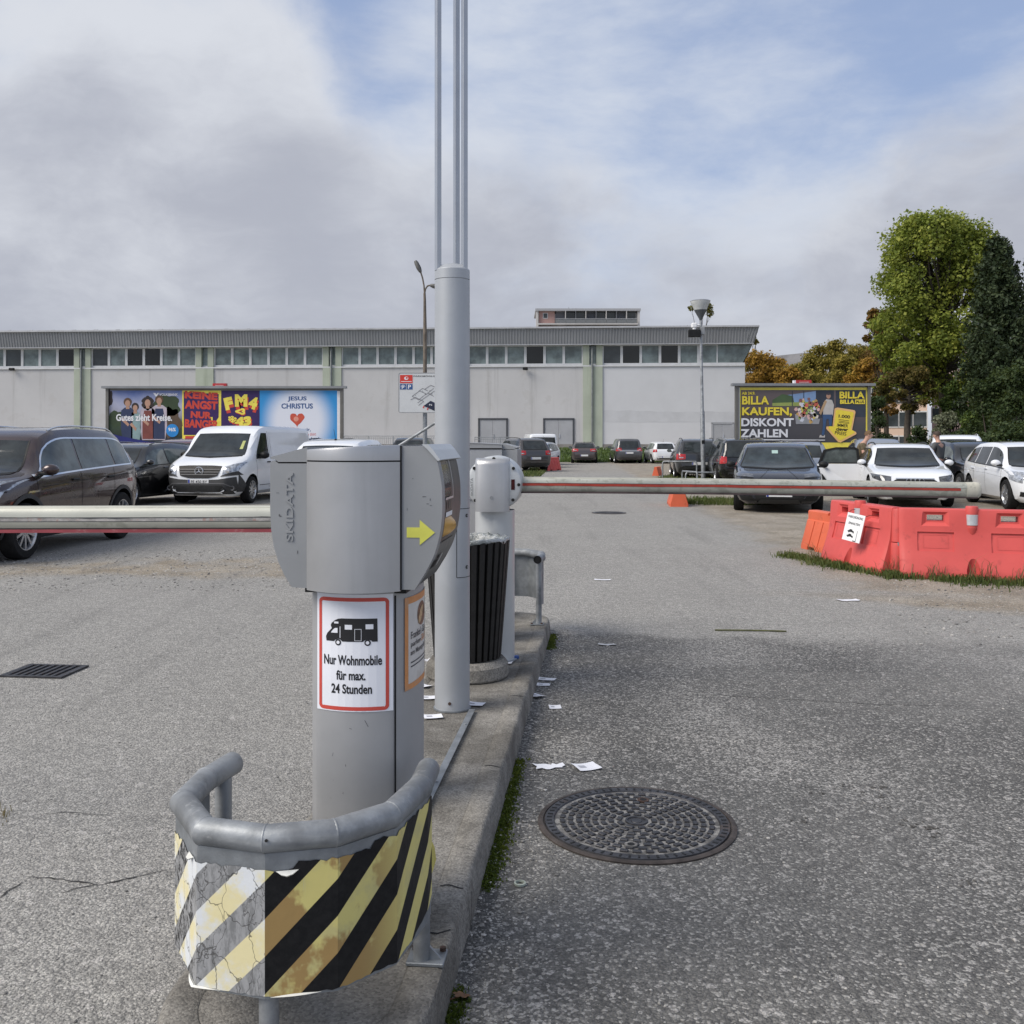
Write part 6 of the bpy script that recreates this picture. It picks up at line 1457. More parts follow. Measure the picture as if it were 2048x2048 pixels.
    def sides(s, x0, x1, breaks, m=None, top=.085, trim=None, views='LR', bl=.035):
        """side windows between x0 (rear) and x1 (front); breaks: pillar positions"""
        xs = [x0]+list(breaks)+[x1]; H = s.H
        zt = lambda x: min(s.top(x)-top*H*.9, H*(1-top))
        for w in views:
            for i in range(len(xs)-1):
                a, b = xs[i]+(.03 if i else 0), xs[i+1]-(.03 if i < len(xs)-2 else 0); n = 10; lo_ = []; hi = []
                for k in range(n+1):
                    x = a+(b-a)*k/n; zb = s.bel(x)+bl; lo_.append((x, zb)); hi.append((x, max(zb+.004, zt(x))))
                s.patch(lo_, hi, w, 'side_window', m or glass_l, .004, 4, 12)
            if trim:
                pts = []; n = 24
                for k in range(n+1): x = x0+(x1-x0)*k/n; pts.append((x, max(s.bel(x)+bl+.01, zt(x))+.012))
                s.line([(x0-.01, s.bel(x0)+bl-.01)]+pts+[(x1, s.bel(x1)+bl)], w, .022, 'window_trim', trim, .006)
                s.line([(x0-.01+(x1-x0)*k/10, s.bel(x0+(x1-x0)*k/10)+bl-.014) for k in range(11)], w, .022, 'window_trim', trim, .006)
            else: s.line([(x0+(x1-x0)*k/10, s.bel(x0+(x1-x0)*k/10)+bl-.012) for k in range(11)], w, .018, 'window_seal', black_p, .005)
    def screen(s, zb, wb, zt, wt, view, m=None, sag=.0, name='windscreen'):
        n = 10; lo_ = [(-wb+2*wb*k/n, zb-sag*(1-(2*k/n-1)**2)) for k in range(n+1)]; hi = [(-wt+2*wt*k/n, zt+.012*(1-(2*k/n-1)**2)) for k in range(n+1)]
        s.patch(lo_, hi, view, name+'_seal' if False else name, m or glass, .005, 6, 14)
        for sg in (-1, 1): s.line([(sg*(wb+.012), zb), (sg*(wt+.012), zt)], view, .022, 'screen_seal', black_p, .0045)
        s.line([(-wb+2*wb*k/n, zb-.012-sag*(1-(2*k/n-1)**2)) for k in range(n+1)], view, .03, 'screen_seal', black_p, .0045)
    def mirrors(s, x, z, m=None, sc=1.0, back=True):
        for sg in (-1, 1):
            y = sg*(s.hw(x)*.97); g = G()
            secs = [[(x+dx*sc, y+sg*(.075+dy)*sc, z+.055*sc+dz*sc) for dx, dy, dz in [(q*.06*k, .095*math.cos(a)*k2, .068*math.sin(a)*k2) for a in [2*math.pi*i/14 for i in range(14)]]] for q, k, k2 in ((-.75, 1, .95), (-.3, 1, 1), (.4, 1, .88), (.9, 1, .45))]
            g.loft(secs); o = g.build('mirror', m or s.col, s.t, 60)
            g = G(); g.rbox((x-.0, y+sg*.02, z+.012), (.09*sc, .12*sc, .035*sc), .01, 1); g.build('mirror_arm', black_p, o)
            g = G(); c = Vector((x-.047*sc, y+sg*.075*sc, z+.055*sc)); g.poly([c+Vector((-.0, .085*sc*math.cos(a), .058*sc*math.sin(a))) for a in [2*math.pi*i/14 for i in range(14)]]); g.build('mirror_glass', glass_l, o, 0)
    def handles(s, xs, z, m=None):
        for sg in (-1, 1):
            for x in xs:
                p = s.ray((x, sg*s.W, z), (0, -sg, 0), .012); g = G(); g.rbox(p, (.19, .028, .032), .010, 1); g.build('door_handle', m or s.col, s.t)
    def seams(s, xs, z0=None):
        for w in 'LR':
            for x in xs:
                z0_ = z0 or s.H*.2; n = 6
                s.line([(x+.03*math.sin(k/n*2.2), z0_+(s.bel(x)-z0_)*k/n) for k in range(n+1)], w, .008, 'door_gap', black_g, .0022)
    def arches(s, m, wd=.05):
        for w in 'LR':
            for x in (s.xf, s.xr):
                lo_ = []; hi = []
                for k in range(17): a = math.pi*(-.06+1.12*k/16); r = s.wr+.045; lo_.append((x+r*math.cos(a), s.wr+.012+r*math.sin(a))); hi.append((x+(r+wd)*math.cos(a), s.wr+.012+(r+wd)*math.sin(a)))
                s.patch(lo_, hi, w, 'arch_trim', m, .010, 2, 20)
            z0 = s.H*.135; s.patch([(s.xr+s.wr+.07, z0), (s.xf-s.wr-.07, z0)], [(s.xr+s.wr+.07, z0+wd*2.2), (s.xf-s.wr-.07, z0+wd*2.2)], w, 'sill_trim', m, .008, 2, 10)
    def rails(s, x0, x1, m, y=None, h=.03):
        for sg in (-1, 1):
            pts = []; n = 14; r = []
            for k in range(n+1):
                x = x0+(x1-x0)*k/n; yy = sg*s.hw(x)*s.roof*.90; z = s.ray((x, yy, 4), (0, 0, -1), 0).z; e = min(1, k/1.6, (n-k)/1.6); pts.append((x, yy, z+.005+h*e)); r.append(.014)
            g = G(); g.tube(pts, r, 8); g.build('roof_rail', m, s.t, 60)
    def plate(s, z, txt=None, view='F', w=.52):
        d = 1 if view == 'F' else -1; p = s.ray((d*s.L, 0, z), (-d, 0, 0), .012); g = G(); g.rbox((p.x, 0, z), (.014, w, .112), .003, 1); o = g.build('number_plate', plate_m, s.t)
        g = G(); x = p.x+d*.0085; yb = -d*(w/2-.025) if d > 0 else (w/2-.025); 
        left = -w/2+.028 if d > 0 else w/2-.028
        left = (w/2-.028)*(-1 if d > 0 else 1)
        # seen from outside, the left edge is at -y for a front plate facing +x
        g.poly([(x, left-.022, z-.052), (x, left+.022, z-.052), (x, left+.022, z+.052), (x, left-.022, z+.052)]); g.build('country_strip', plate_b, o, 0)
        if txt: g = G(); lettering(g, txt, lambda a, b: (x+.0006*d, a*d, z+b), .02, 0, h=.066, w=w*.78, bold=.015); g.build('lettering', ink, o, 0)
    def antenna(s, x, l=.28, fin=False):
        z = s.ray((x, 0, 4), (0, 0, -1), 0).z; g = G()
        if fin: g.prism([(-.09, 0), (.06, 0), (-.06, .055), (-.08, .055)], lambda a, b: (x+a, -.012, z+b-.004), lambda a, b: (x+a, .012, z+b-.004))
        else: g.cyl((x, 0, z-.01), (x-.06*0-l*.5, 0, z+l*.85), .005, .003, 6); g.rbox((x, 0, z+.008), (.06, .04, .03), .008, 1)
        g.build('antenna', black_p, s.t)
def quad(a, b): return a, b
def H_(ang): return R(ang)

def front_std(c, kind, lamp=lamp_w, grille=True, lampz=(.47, .56), lampy=(.50, .90), mouth=True, star=None):
    """headlamps, grille, lower intake and fog lamp recesses"""
    W2 = c.W/2; H = c.H
    for sg in (-1, 1):
        c.patch([(sg*W2*lampy[0], H*(lampz[0]+.01)), (sg*W2*lampy[1], H*(lampz[0]+.035))], [(sg*W2*(lampy[0]+.01), H*lampz[1]), (sg*W2*(lampy[1]+.0), H*(lampz[1]+.04))], 'F', 'headlamp', lamp, .006, 4, 8)
        c.line([(sg*W2*lampy[0], H*(lampz[0]-.002)), (sg*W2*lampy[1], H*(lampz[0]+.022))], 'F', .014, 'headlamp_edge', black_p, .005)
    if grille:
        c.patch([(-W2*.46, H*.405), (W2*.46, H*.405)], [(-W2*.50, H*.50), (W2*.50, H*.50)], 'F', 'grille', black_p, .005, 4, 10)
        for k in range(3): c.line([(-W2*.46, H*(.43+.025*k)), (W2*.46, H*(.43+.025*k))], 'F', .012, 'grille_bar', chrome if k == 2 else clad_m, .012)
    if mouth: c.patch([(-W2*.60, H*.175), (W2*.60, H*.175)], [(-W2*.66, H*.275), (W2*.66, H*.275)], 'F', 'lower_intake', black_p, .005, 3, 10)
def rear_std(c, lz=(.50, .62), ly=(.55, .93), zb=.66, wb=.64, zt=.90, wt=.56, plate=.40, bumper=None):
    W2 = c.W/2; H = c.H
    c.screen(H*zb, W2*wb, H*zt, W2*wt, 'B', glass, 0, 'rear_window')
    for sg in (-1, 1):
        c.patch([(sg*W2*ly[0], H*lz[0]), (sg*W2*ly[1], H*(lz[0]-.01))], [(sg*W2*ly[0], H*lz[1]), (sg*W2*(ly[1]-.02), H*(lz[1]+.01))], 'B', 'tail_lamp', lamp_r, .007, 3, 6)
        c.patch([(sg*W2*(ly[0]+.1), H*(lz[0]+.03)), (sg*W2*(ly[1]-.12), H*(lz[0]+.03))], [(sg*W2*(ly[0]+.1), H*(lz[0]+.055)), (sg*W2*(ly[1]-.12), H*(lz[0]+.055))], 'B', 'reverse_lamp', lamp_w, .010, 1, 4)
    c.patch([(-W2*.80, H*.19), (W2*.80, H*.19)], [(-W2*.86, H*.27), (W2*.86, H*.27)], 'B', 'bumper_trim', bumper or clad_m, .006, 2, 10)
    c.line([(-W2*.72, H*.335), (W2*.72, H*.335)], 'B', .012, 'tailgate_gap', black_g, .004)
    c.plate(H*plate, None, 'B')

# ---- brown SUV in the left foreground
brown = paint('dark aubergine metallic paint', (.040, .022, .022), .45, .28)
c = Car('suv', 'dark brown SUV with chrome window trim behind the left barrier arm', (-6.98, 13.75, 0), H_(-3.3), 4.40, 1.86, 1.70, brown, .36, 2.68, .93, rim_m, 10, 'cars parked on the left', 'car')
c.sides(-1.80, 1.06, (-1.22, -.18), glass_l, .10, chrome); c.screen(1.10, .66, 1.50, .56, 'F', glass, .03); c.mirrors(.86, 1.06, brown, 1.15); c.handles((.05, -1.0), .97, black_p); c.seams((-.16, .98, -1.16)); c.arches(clad_m, .055)
c.rails(-1.75, .25, chrome); front_std(c, 'suv', lamp_w, True, (.49, .555), (.48, .95)); rear_std(c); c.plate(.52, None, 'F')
for w in 'LR':
    c.line([(-1.95, 1.0), (-1.0, .985), (0, .945), (.9, .90)], w, .010, 'body_crease_shade', black_p, .001); c.patch([(.98, .845), (1.25, .835)], [(.98, .868), (1.22, .862)], w, 'wing_badge', chrome, .006, 1, 4)  # flat black strip paints the shade line of the door crease
    c.patch([(1.80, .80), (2.12, .76)], [(1.70, .885), (2.12, .86)], w, 'headlamp', lamp_w, .008, 2, 6); c.patch([(-2.16, .92), (-1.95, .92)], [(-2.16, 1.06), (-2.0, 1.05)], w, 'tail_lamp', lamp_r, .008, 2, 5)
# ---- black estate and red car behind it
blk = paint('black paint', (.006, .0065, .008), .2, .3); darkred = paint('dark red paint', (.09, .012, .018), .3, .3)
def estate(label, loc, hd, col, group='cars parked on the left', L=4.69, W=1.83, H=1.46, gl=glass_l, rl=black_p, lamp=lamp_w, rims=None, rr=True, trim=None, **k):
    c = Car('estate', label, loc, H_(hd), L, W, H, col, .325, 2.75, .93, rims, 5, group, 'car', **k)
    c.sides(-1.92, 1.05, (-1.25, -.20), gl, .10, trim); c.screen(.965, .66, 1.32, .54, 'F', glass, .03); c.mirrors(.80, .95, None); c.handles((0, -1.1), .86); c.seams((-.18, .95, -1.15)); front_std(c, 'estate', lamp); rear_std(c, (.52, .62)); c.plate(.44, None, 'F')
    if rr: c.rails(-1.7, .2, rl)
    return c
estate('black estate car between the brown SUV and the white van', (-9.25, 23.9, 0), -11, blk, rl=blk)
c = Car('hatch', 'dark red hatchback roof showing behind the black estate car', (-9.55, 30.2, 0), H_(175), 4.25, 1.78, 1.58, darkred, .31, None, None, None, 5, 'cars parked on the left'); c.sides(-1.6, 1.0, (-.9, -.1)); c.screen(1.05, .64, 1.43, .54, 'F'); rear_std(c); front_std(c, 'hatch'); c.mirrors(.8, 1.0); c.seams((-.1, .9))
# ---- white van
white = paint('white car paint', (.74, .76, .79), 0, .35)
c = Car('van', 'white delivery van with dark grey bumper facing the camera', (-6.95, 25.55, 0), H_(-9), 5.14, 1.93, 1.90, white, .325, 3.20, .90, rim_m, 10, 'cars parked on the left', 'van', 'parked_van')
c.screen(1.16, .74, 1.68, .64, 'F', glass, .03); W2 = c.W/2
for w in 'LR':
    c.patch([(.62, 1.10), (1.02, 1.08), (1.40, 1.06)], [(.62, 1.70), (.92, 1.70), (1.36, 1.14)], w, 'side_window', glass, .005, 5, 12); c.patch([(-2.2, 1.12), (.45, 1.12)], [(-2.2, 1.72), (.45, 1.72)], w, 'side_panel', white, .006, 4, 12); c.line([(.55, .35), (.55, 1.2), (.55, 1.75)], w, .010, 'door_gap', black_g, .0022); c.line([(1.42, .55), (1.42, 1.05)], w, .010, 'door_gap', black_g, .0022); c.line([(-2.3, .80), (.5, .80)], w, .012, 'rub_strip', clad_m, .004); c.line([(-2.3, .42), (1.2, .42)], w, .014, 'door_gap', black_g, .002)
    c.patch([(1.75, .30), (2.3, .30)], [(1.75, .30), (2.3, .72)], w, 'bumper_corner', clad_m, .010, 3, 8)
c.mirrors(1.20, 1.08, black_p, 1.35); c.handles((.72,), .98, black_p)
c.patch([(-W2*.90, .26), (0, .24), (W2*.90, .26)], [(-W2*.88, .66), (-W2*.50, .60), (0, .58), (W2*.50, .60), (W2*.88, .66)], 'F', 'bumper', clad_m, .012, 6, 20)
c.patch([(-W2*.70, .33), (W2*.70, .33)], [(-W2*.62, .46), (W2*.62, .46)], 'F', 'lower_intake', black_p, .018, 3, 10); c.line([(-W2*.82, .42), (-W2*.66, .50), (0, .505), (W2*.66, .50), (W2*.82, .42)], 'F', .022, 'bumper_lip', mat('mid grey plastic', (.10, .10, .105), .5), .024)
c.patch([(-W2*.48, .68), (-W2*.25, .625), (W2*.25, .625), (W2*.48, .68)], [(-W2*.56, .90), (-W2*.3, .915), (W2*.3, .915), (W2*.56, .90)], 'F', 'grille', black_p, .016, 5, 16)
for z, k in ((.705, .47), (.765, .51), (.825, .53)): c.line([(-W2*k, z), (W2*k, z)], 'F', .020, 'grille_bar', mat('mid grey plastic', (.10, .10, .105), .5), .026)
for sg in (-1, 1):
    c.patch([(sg*W2*.60, .70), (sg*W2*.90, .80)], [(sg*W2*.62, .88), (sg*W2*.95, 1.00)], 'F', 'headlamp', lamp_w, .016, 4, 8); c.patch([(sg*W2*.55, .66), (sg*W2*.95, .70)], [(sg*W2*.60, .70), (sg*W2*.90, .79)], 'F', 'lamp_surround', clad_m, .013, 2, 6)
    p = c.ray((c.L, sg*W2*.72, .79), (-1, 0, 0), .02); g = G(); g.lathe([(.001, .012), (.045, .010), (.055, 0)], 18, p, Matrix.Rotation(R(90), 3, 'Y')); g.build('headlamp_bulb', chrome, c.t)
    p = c.ray((c.L, sg*W2*.80, .40), (-1, 0, 0), .02); g = G(); g.lathe([(.03, .0), (.055, .010), (.06, -.01)], 18, p, Matrix.Rotation(R(90), 3, 'Y')); g.build('fog_lamp', mat('mid grey plastic', (.10, .10, .105), .5), c.t)
p = c.ray((c.L, 0, .775), (-1, 0, 0), .036); MY = Matrix.Rotation(R(90), 3, 'Y'); g = G(); g.lathe([(.088, -.006), (.094, .004), (.104, .004), (.110, -.006)], 32, p, MY)
for a in (90, 210, 330):
    e = Vector((0, math.cos(R(a)), math.sin(R(a)))); q = Vector((0, -e.z, e.y)); g.add([p+q*.014+Vector((.004, 0, 0)), p+e*.09+Vector((.004, 0, 0)), p-q*.014+Vector((.004, 0, 0)), p+Vector((.014, 0, 0))], [(0, 1, 3), (1, 2, 3)])
g.build('star_emblem', chrome, c.t); c.plate(.545, 'FE 450 BY', 'F'); c.line([(-.66, 1.135), (0, 1.10), (.66, 1.135)], 'F', .02, 'wiper', black_p, .012)
c.patch([(.56, 1.30), (.64, 1.30)], [(.56, 1.50), (.63, 1.50)], 'F', 'vignette_sticker', mat('sticker lime', (.42, .45, .15), .5), .008, 1, 3)
# ---- cars peeping over the ticket machine
c = estate('dark grey estate roof behind the white van, left of the ticket machine top', (-6.3, 33.5, 0), -8, paint('dark grey paint', (.03, .032, .036)), rl=black_p, H=1.58)
c = Car('hatch', 'white hatchback roof with antenna just above the ticket machine', (-3.55, 21.5, 0), H_(174), 4.1, 1.75, 1.55, white, .30, None, None, None, 5, 'cars parked on the left'); c.sides(-1.5, .95, (-.85, -.1)); c.screen(1.03, .62, 1.40, .52, 'F'); rear_std(c); c.antenna(-1.1, .26); c.mirrors(.75, .98); front_std(c, 'hatch')
c = Car('suv', 'dark SUV parked below the map board left of the pillar', (-4.6, 45, 0), H_(-6), 4.4, 1.82, 1.68, blk, .35, None, None, None, 5, 'cars parked on the left'); c.sides(-1.7, 1.05, (-1.1, -.15)); c.screen(1.1, .64, 1.50, .55, 'F'); c.mirrors(.85, 1.05); front_std(c, 'suv'); rear_std(c); c.antenna(-1.3, .2, True)
# ---- dark blue crossover facing the camera
dblue = paint('blue black metallic paint', (.008, .010, .019), .4, .26)
c = Car('hatch', 'blue black car facing the camera behind the right barrier arm', (6.02, 22.45, 0), H_(-13), 4.4, 1.86, 1.47, dblue, .335, 2.7, .90, rim_dk, 5, 'cars parked on the right')
c.sides(-1.6, 1.05, (-1.0, -.15), glass_l); c.screen(.95, .76, 1.345, .60, 'F', mat('green tinted glass', (.028, .038, .044), .05, 0, .45, 3, 0, 50, 0, .55), .03); c.mirrors(.92, .93, black_p, 1.1); c.seams((-.1, .95)); rear_std(c); front_std(c, 'hatch', lamp_dk, False, (.49, .545), (.55, .97), True); c.plate(.40, None, 'F'); W2 = c.W/2  # windscreen blotches imitate interior and reflections in the colour
c.patch([(-W2*.8, .26), (W2*.8, .26)], [(-W2*.86, .36), (W2*.86, .36)], 'F', 'bumper_insert', black_p, .012, 3, 14); c.patch([(-W2*.5, .21), (W2*.5, .21)], [(-W2*.40, .29), (W2*.40, .29)], 'F', 'lower_grille', clad_m, .018, 2, 10)
for sg in (-1, 1): c.line([(sg*W2*.93, .435), (sg*W2*.70, .405)], 'F', .022, 'running_lamp', mat('white lamp strip', (.7, .72, .75), .3), .014); c.line([(sg*.18, .90), (sg*.36, .74), (sg*.40, .68)], 'F', .012, 'bonnet_crease_shade', black_p, .001)  # bonnet creases are flat black strips painted as shade lines
c.patch([(-.10, 1.22), (.03, 1.22)], [(-.10, 1.29), (.03, 1.29)], 'F', 'window_sticker', mat('sticker mint', (.35, .48, .45), .5), .008, 1, 3); c.line([(-.7, .935), (0, .90), (.7, .935)], 'F', .018, 'wiper', black_p, .010)
# ---- white estate with an open door
c = Car('estate', 'white estate car with its rear door open, facing the camera', (9.55, 24.15, 0), H_(-14), 4.76, 1.84, 1.45, white, .335, 2.82, .88, rim_dk, 10, 'cars parked on the right'); W2 = c.W/2
c.sides(-1.95, 1.02, (-1.25, -.22), glass, .10, black_p); c.screen(.945, .70, 1.325, .57, 'F', glass, .03); c.mirrors(.80, .93, white, 1.1); c.handles((0, -1.1), .86); c.seams((-.2, .95)); rear_std(c); c.rails(-1.7, .1, black_p)
c.patch([(-W2*.42, .36), (0, .34), (W2*.42, .36)], [(-W2*.50, .60), (-W2*.42, .645), (W2*.42, .645), (W2*.50, .60)], 'F', 'grille', black_p, .008, 5, 14); c.line([(-W2*.44, .655), (W2*.44, .655)], 'F', .02, 'grille_trim', chrome, .014)
for k in range(4): p = c.ray((c.L, -.135+.09*k, .60), (-1, 0, 0), .02); g = G(); g.lathe([(.043, -.003), (.047, .004), (.053, .004), (.057, -.003)], 20, p, MY); g.build('ring_emblem', chrome, c.t)
for sg in (-1, 1):
    c.patch([(sg*W2*.55, .60), (sg*W2*.78, .60), (sg*W2*.93, .66)], [(sg*W2*.54, .70), (sg*W2*.78, .735), (sg*W2*.95, .765)], 'F', 'headlamp', lamp_dk, .009, 3, 10); c.line([(sg*W2*.54, .705), (sg*W2*.78, .74), (sg*W2*.95, .77)], 'F', .016, 'lamp_strip', mat('white lamp strip', (.7, .72, .75), .3), .012); c.patch([(sg*W2*.55, .28), (sg*W2*.88, .30)], [(sg*W2*.60, .42), (sg*W2*.88, .46)], 'F', 'side_intake', black_p, .008, 2, 6)
c.patch([(-W2*.5, .20), (W2*.5, .20)], [(-W2*.55, .27), (W2*.55, .27)], 'F', 'lower_intake', black_p, .008, 2, 10); c.plate(.36, None, 'F'); c.line([(-.64, .93), (0, .90), (.64, .93)], 'F', .018, 'wiper', black_p, .010)
# the open rear door, hinged at the middle pillar on the camera's left
g = G(); hx, hy = -.20, -W2*.97; ang = R(84); ca, sa = math.cos(ang), math.sin(ang)
def dm(s_, z, o=0.0): b = .05*math.sin(math.pi*min(1, max(0, (z-.3)/.65))); return (hx-s_*ca+(o+b)*sa*-1*-1*0-(0), hy-s_*sa, z) if False else (hx-s_*ca-(o-b)*sa, hy-s_*sa+(o-b)*ca, z)
lo_ = [(0, .32), (.80, .32), (.86, .45), (.98, .62), (1.06, .92), (0, .93)]
g.prism(lo_, lambda a, z: dm(a, z, .0), lambda a, z: dm(a, z, .11)); dr = fixn(g.build('open_door', white, c.t, 0)); dr['label'] = 'white door swung open'
g = G(); fo = [(.02, .93), (1.04, .93), (.90, 1.28), (.60, 1.345), (.14, 1.345), (.06, 1.30)]; fi = [(.09, .96), (.95, .96), (.84, 1.25), (.58, 1.30), (.18, 1.30), (.12, 1.27)]
for o_ in (.035, .075): ring2(g, fo, fi, lambda a, z: dm(a, z, o_))
g.build('door_window_frame', black_p, dr, 0); g = G(); g.poly([dm(a, z, .055) for a, z in fi]); g.build('door_window', glass_l, dr, 0)
g = G(); p = Vector(dm(.86, .84, -.012)); g.rbox(p, (.10, .14, .03), .01, 1, -ang+R(90)*0); g.build('door_handle', white, dr)
g = G(); g.prism([(.70, .34), (.84, .34), (1.02, .66), (1.02, .74), (.92, .66)], lambda a, z: dm(a, z, -.03), lambda a, z: dm(a, z, .0)); fixn(g.build('door_edge_trim', black_p, dr, 0))
g = G(); g.prism([(.72, .34), (.82, .34), (.87, .42), (.77, .42)], lambda a, z: dm(a, z, -.036), lambda a, z: dm(a, z, -.028)); fixn(g.build('door_reflector', lamp_r, dr, 0))
g = G(); q = [(-1.22, .36), (-.24, .36), (-.24, 1.22), (-1.22, 1.22)]
c.patch([(-1.20, .36), (-.26, .36)], [(-1.20, .93), (-.26, .93)], 'R', 'door_opening', black_p, .004, 3, 8)
# ---- white hatchback cut by the right edge
c = Car('hatch', 'white hatchback at the right edge of the picture', (11.88, 22.67, 0), H_(-9), 4.3, 1.79, 1.49, white, .33, 2.65, .86, rim_m, 5, 'cars parked on the right'); W2 = c.W/2
c.sides(-1.62, 1.12, (-.95, -.12), glass); c.screen(.965, .70, 1.36, .56, 'F', glass, .03); c.mirrors(.92, .95, white, 1.1); c.handles((0, -1.0), .86); c.seams((-.1, 1.0, -.95)); rear_std(c); front_std(c, 'hatch', lamp_w, True, (.44, .535), (.52, .96)); c.plate(.42, None, 'F')
for w in 'LR': c.patch([(1.55, .67), (1.98, .60)], [(1.45, .78), (1.98, .74)], w, 'headlamp', lamp_w, .008, 3, 6); c.line([(-1.7, .80), (0, .76), (1.2, .70)], w, .01, 'body_crease_shade', mat('shadow grey', (.40, .41, .43), .4), .001)  # grey strip paints the crease's shade on the smooth side
for sg in (-1, 1): c.patch([(sg*W2*.62, .29), (sg*W2*.86, .32)], [(sg*W2*.66, .40), (sg*W2*.86, .42)], 'F', 'fog_lamp', black_p, .008, 2, 5)
# ---- rear row on the right
dgrey = paint('dark grey metallic paint', (.040, .042, .046), .45, .3); silv = paint('silver blue metallic paint', (.30, .33, .38), .55, .3); mgrey = paint('brown grey metallic paint', (.07, .065, .065), .45, .3)
def suv(label, loc, hd, col, L=4.43, W=1.81, H=1.67, group='cars parked on the right', gl=glass, rail=black_p, **k):
    c = Car('suv', label, loc, H_(hd), L, W, H, col, .35, 2.6, .90, None, 5, group, **k); c.sides(-1.75, 1.05, (-1.15, -.15), gl); c.screen(1.10, .64, 1.50, .55, 'F'); c.mirrors(.86, 1.05); c.seams((-.12, .95)); front_std(c, 'suv'); rear_std(c); c.rails(-1.7, .2, rail); c.arches(clad_m, .04); return c
suv('dark grey SUV seen from behind at the lamp post', (7.35, 39.6, 0), 174, dgrey, H=1.60)
c = Car('mpv', 'large black people carrier seen from behind between lamp post and blue black car', (8.15, 35.9, 0), H_(177), 4.85, 1.90, 1.60, paint('black metallic paint', (.010, .0105, .012), .4, .28), .335, 2.92, .95, rim_m, 5, 'cars parked on the right'); c.sides(-2.1, 1.2, (-1.3, -.15), glass); c.screen(1.05, .68, 1.55, .60, 'F'); rear_std(c, (.46, .60), (.72, .95), .60, .72, .90, .64, .36); c.rails(-2.0, .2, chrome); c.mirrors(1.0, 1.0); c.seams((-.1, 1.0)); front_std(c, 'mpv'); c.antenna(-1.9, .2)
c = suv('silver hatchback with red tail lamps behind the blue black car', (9.75, 33.6, 0), 170, silv, 4.2, 1.79, 1.50)
c = estate('silver blue estate car with roof rails behind the white estate', (12.1, 32.6, 0), -14, silv, 'cars parked on the right', 4.8, 1.85, 1.60, glass, black_p)
c = suv('white SUV seen from behind, right of the standing man', (15.05, 33.4, 0), 158, white, 4.7, 1.9, 1.72, rail=white)
c = estate('black car half hidden between the white SUV and the white hatchback', (12.95, 27.6, 0), -4, blk, 'cars parked on the right', 4.7, 1.84, 1.50, glass_l, blk, rr=False)
suv('far silver car at the right edge under the bushes', (26.3, 54, 0), -60, silv, group='far parked cars', H=1.62); suv('far white SUV right of the silver car under the bushes', (30.2, 60, 0), -60, white, group='far parked cars', H=1.8)
c = estate('dark car roof behind the open door of the white estate', (10.6, 37.0, 0), 165, dgrey, 'cars parked on the right', 4.6, 1.83, 1.50, glass)
# ---- far rows in the middle
c = Car('hatch', 'brown grey estate seen from behind on the far left of three at the grass bank', ((1169-1024)/F*68, 68.3, 0), H_(180-4), 4.25, 1.80, 1.46, paint('taupe metallic paint', (.085, .07, .07), .4, .3), .32, None, None, rim_dk, 5, 'cars parked at the grass bank'); c.sides(-1.6, 1.05, (-.9, -.1)); c.screen(1.0, .62, 1.33, .53, 'F'); rear_std(c, (.55, .66), (.45, .92), .72, .70, .91, .60, .36); c.mirrors(.85, .98, black_p, 1.3); c.antenna(-1.4, .1, True)
c = Car('mpv', 'grey people carrier seen from behind, middle of three at the grass bank', ((1252-1024)/F*67.5, 67.8, 0), H_(180), 4.65, 1.86, 1.68, paint('grey metallic paint', (.075, .077, .085), .4, .3), .33, None, None, rim_m, 5, 'cars parked at the grass bank'); c.sides(-2.0, 1.15, (-1.2, -.15)); c.screen(1.02, .66, 1.5, .58, 'F'); rear_std(c, (.50, .62), (.55, .95), .61, .66, .88, .58, .42); c.mirrors(1.0, 1.0, black_p, 1.3); c.patch([(-.65, .49*c.H), (.65, .49*c.H)], [(-.65, .51*c.H), (.65, .51*c.H)], 'B', 'chrome_strip', chrome, .009, 1, 6)
c = Car('hatch', 'small white hatchback seen from behind, right of three at the grass bank', ((1321-1024)/F*66.5, 66.8, 0), H_(180+3), 3.97, 1.70, 1.47, white, .30, None, None, rim_m, 5, 'cars parked at the grass bank'); c.sides(-1.5, 1.0, (-.9, -.1)); c.screen(1.0, .60, 1.34, .51, 'F'); rear_std(c, (.52, .64), (.68, .95), .67, .66, .90, .56, .30); c.mirrors(.8, .98, None, 1.2); c.antenna(-1.1, .22)
c = Car('van', 'white passenger van seen from behind beside the hall door', ((1077-1024)/F*62, 63, 0), H_(180+6), 5.0, 1.95, 1.97, white, .33, 3.1, .9, None, 5, 'cars parked at the grass bank', 'van', 'parked_van'); W2 = c.W/2; c.screen(1.12, .76, 1.72, .70, 'B', glass, 0, 'rear_window')
for sg in (-1, 1): c.patch([(sg*W2*.80, .85), (sg*W2*.95, .85)], [(sg*W2*.80, 1.25), (sg*W2*.93, 1.25)], 'B', 'tail_lamp', lamp_r, .008, 2, 3)
for w in 'LR': c.patch([(-2.2, 1.12), (1.2, 1.10)], [(-2.2, 1.7), (.8, 1.7)], w, 'side_window', glass, .005, 4, 10)
c.mirrors(1.2, 1.1, black_p, 1.6); c.plate(.7, None, 'B'); c.line([(0, .4), (0, 1.8)], 'B', .02, 'door_gap', black_g, .003)
c = Car('hatch', 'small white car facing the camera in front of the white passenger van', ((1077-1024)/F*54, 55.5, 0), H_(-18), 4.1, 1.78, 1.45, white, .31, None, None, rim_m, 5, 'far parked cars'); c.sides(-1.5, 1.05, (-.9, -.1)); c.screen(.95, .66, 1.33, .54, 'F'); front_std(c, 'hatch', lamp_dk, False); c.mirrors(.85, .93, None, 1.2); c.seams((-.1, .95)); rear_std(c)
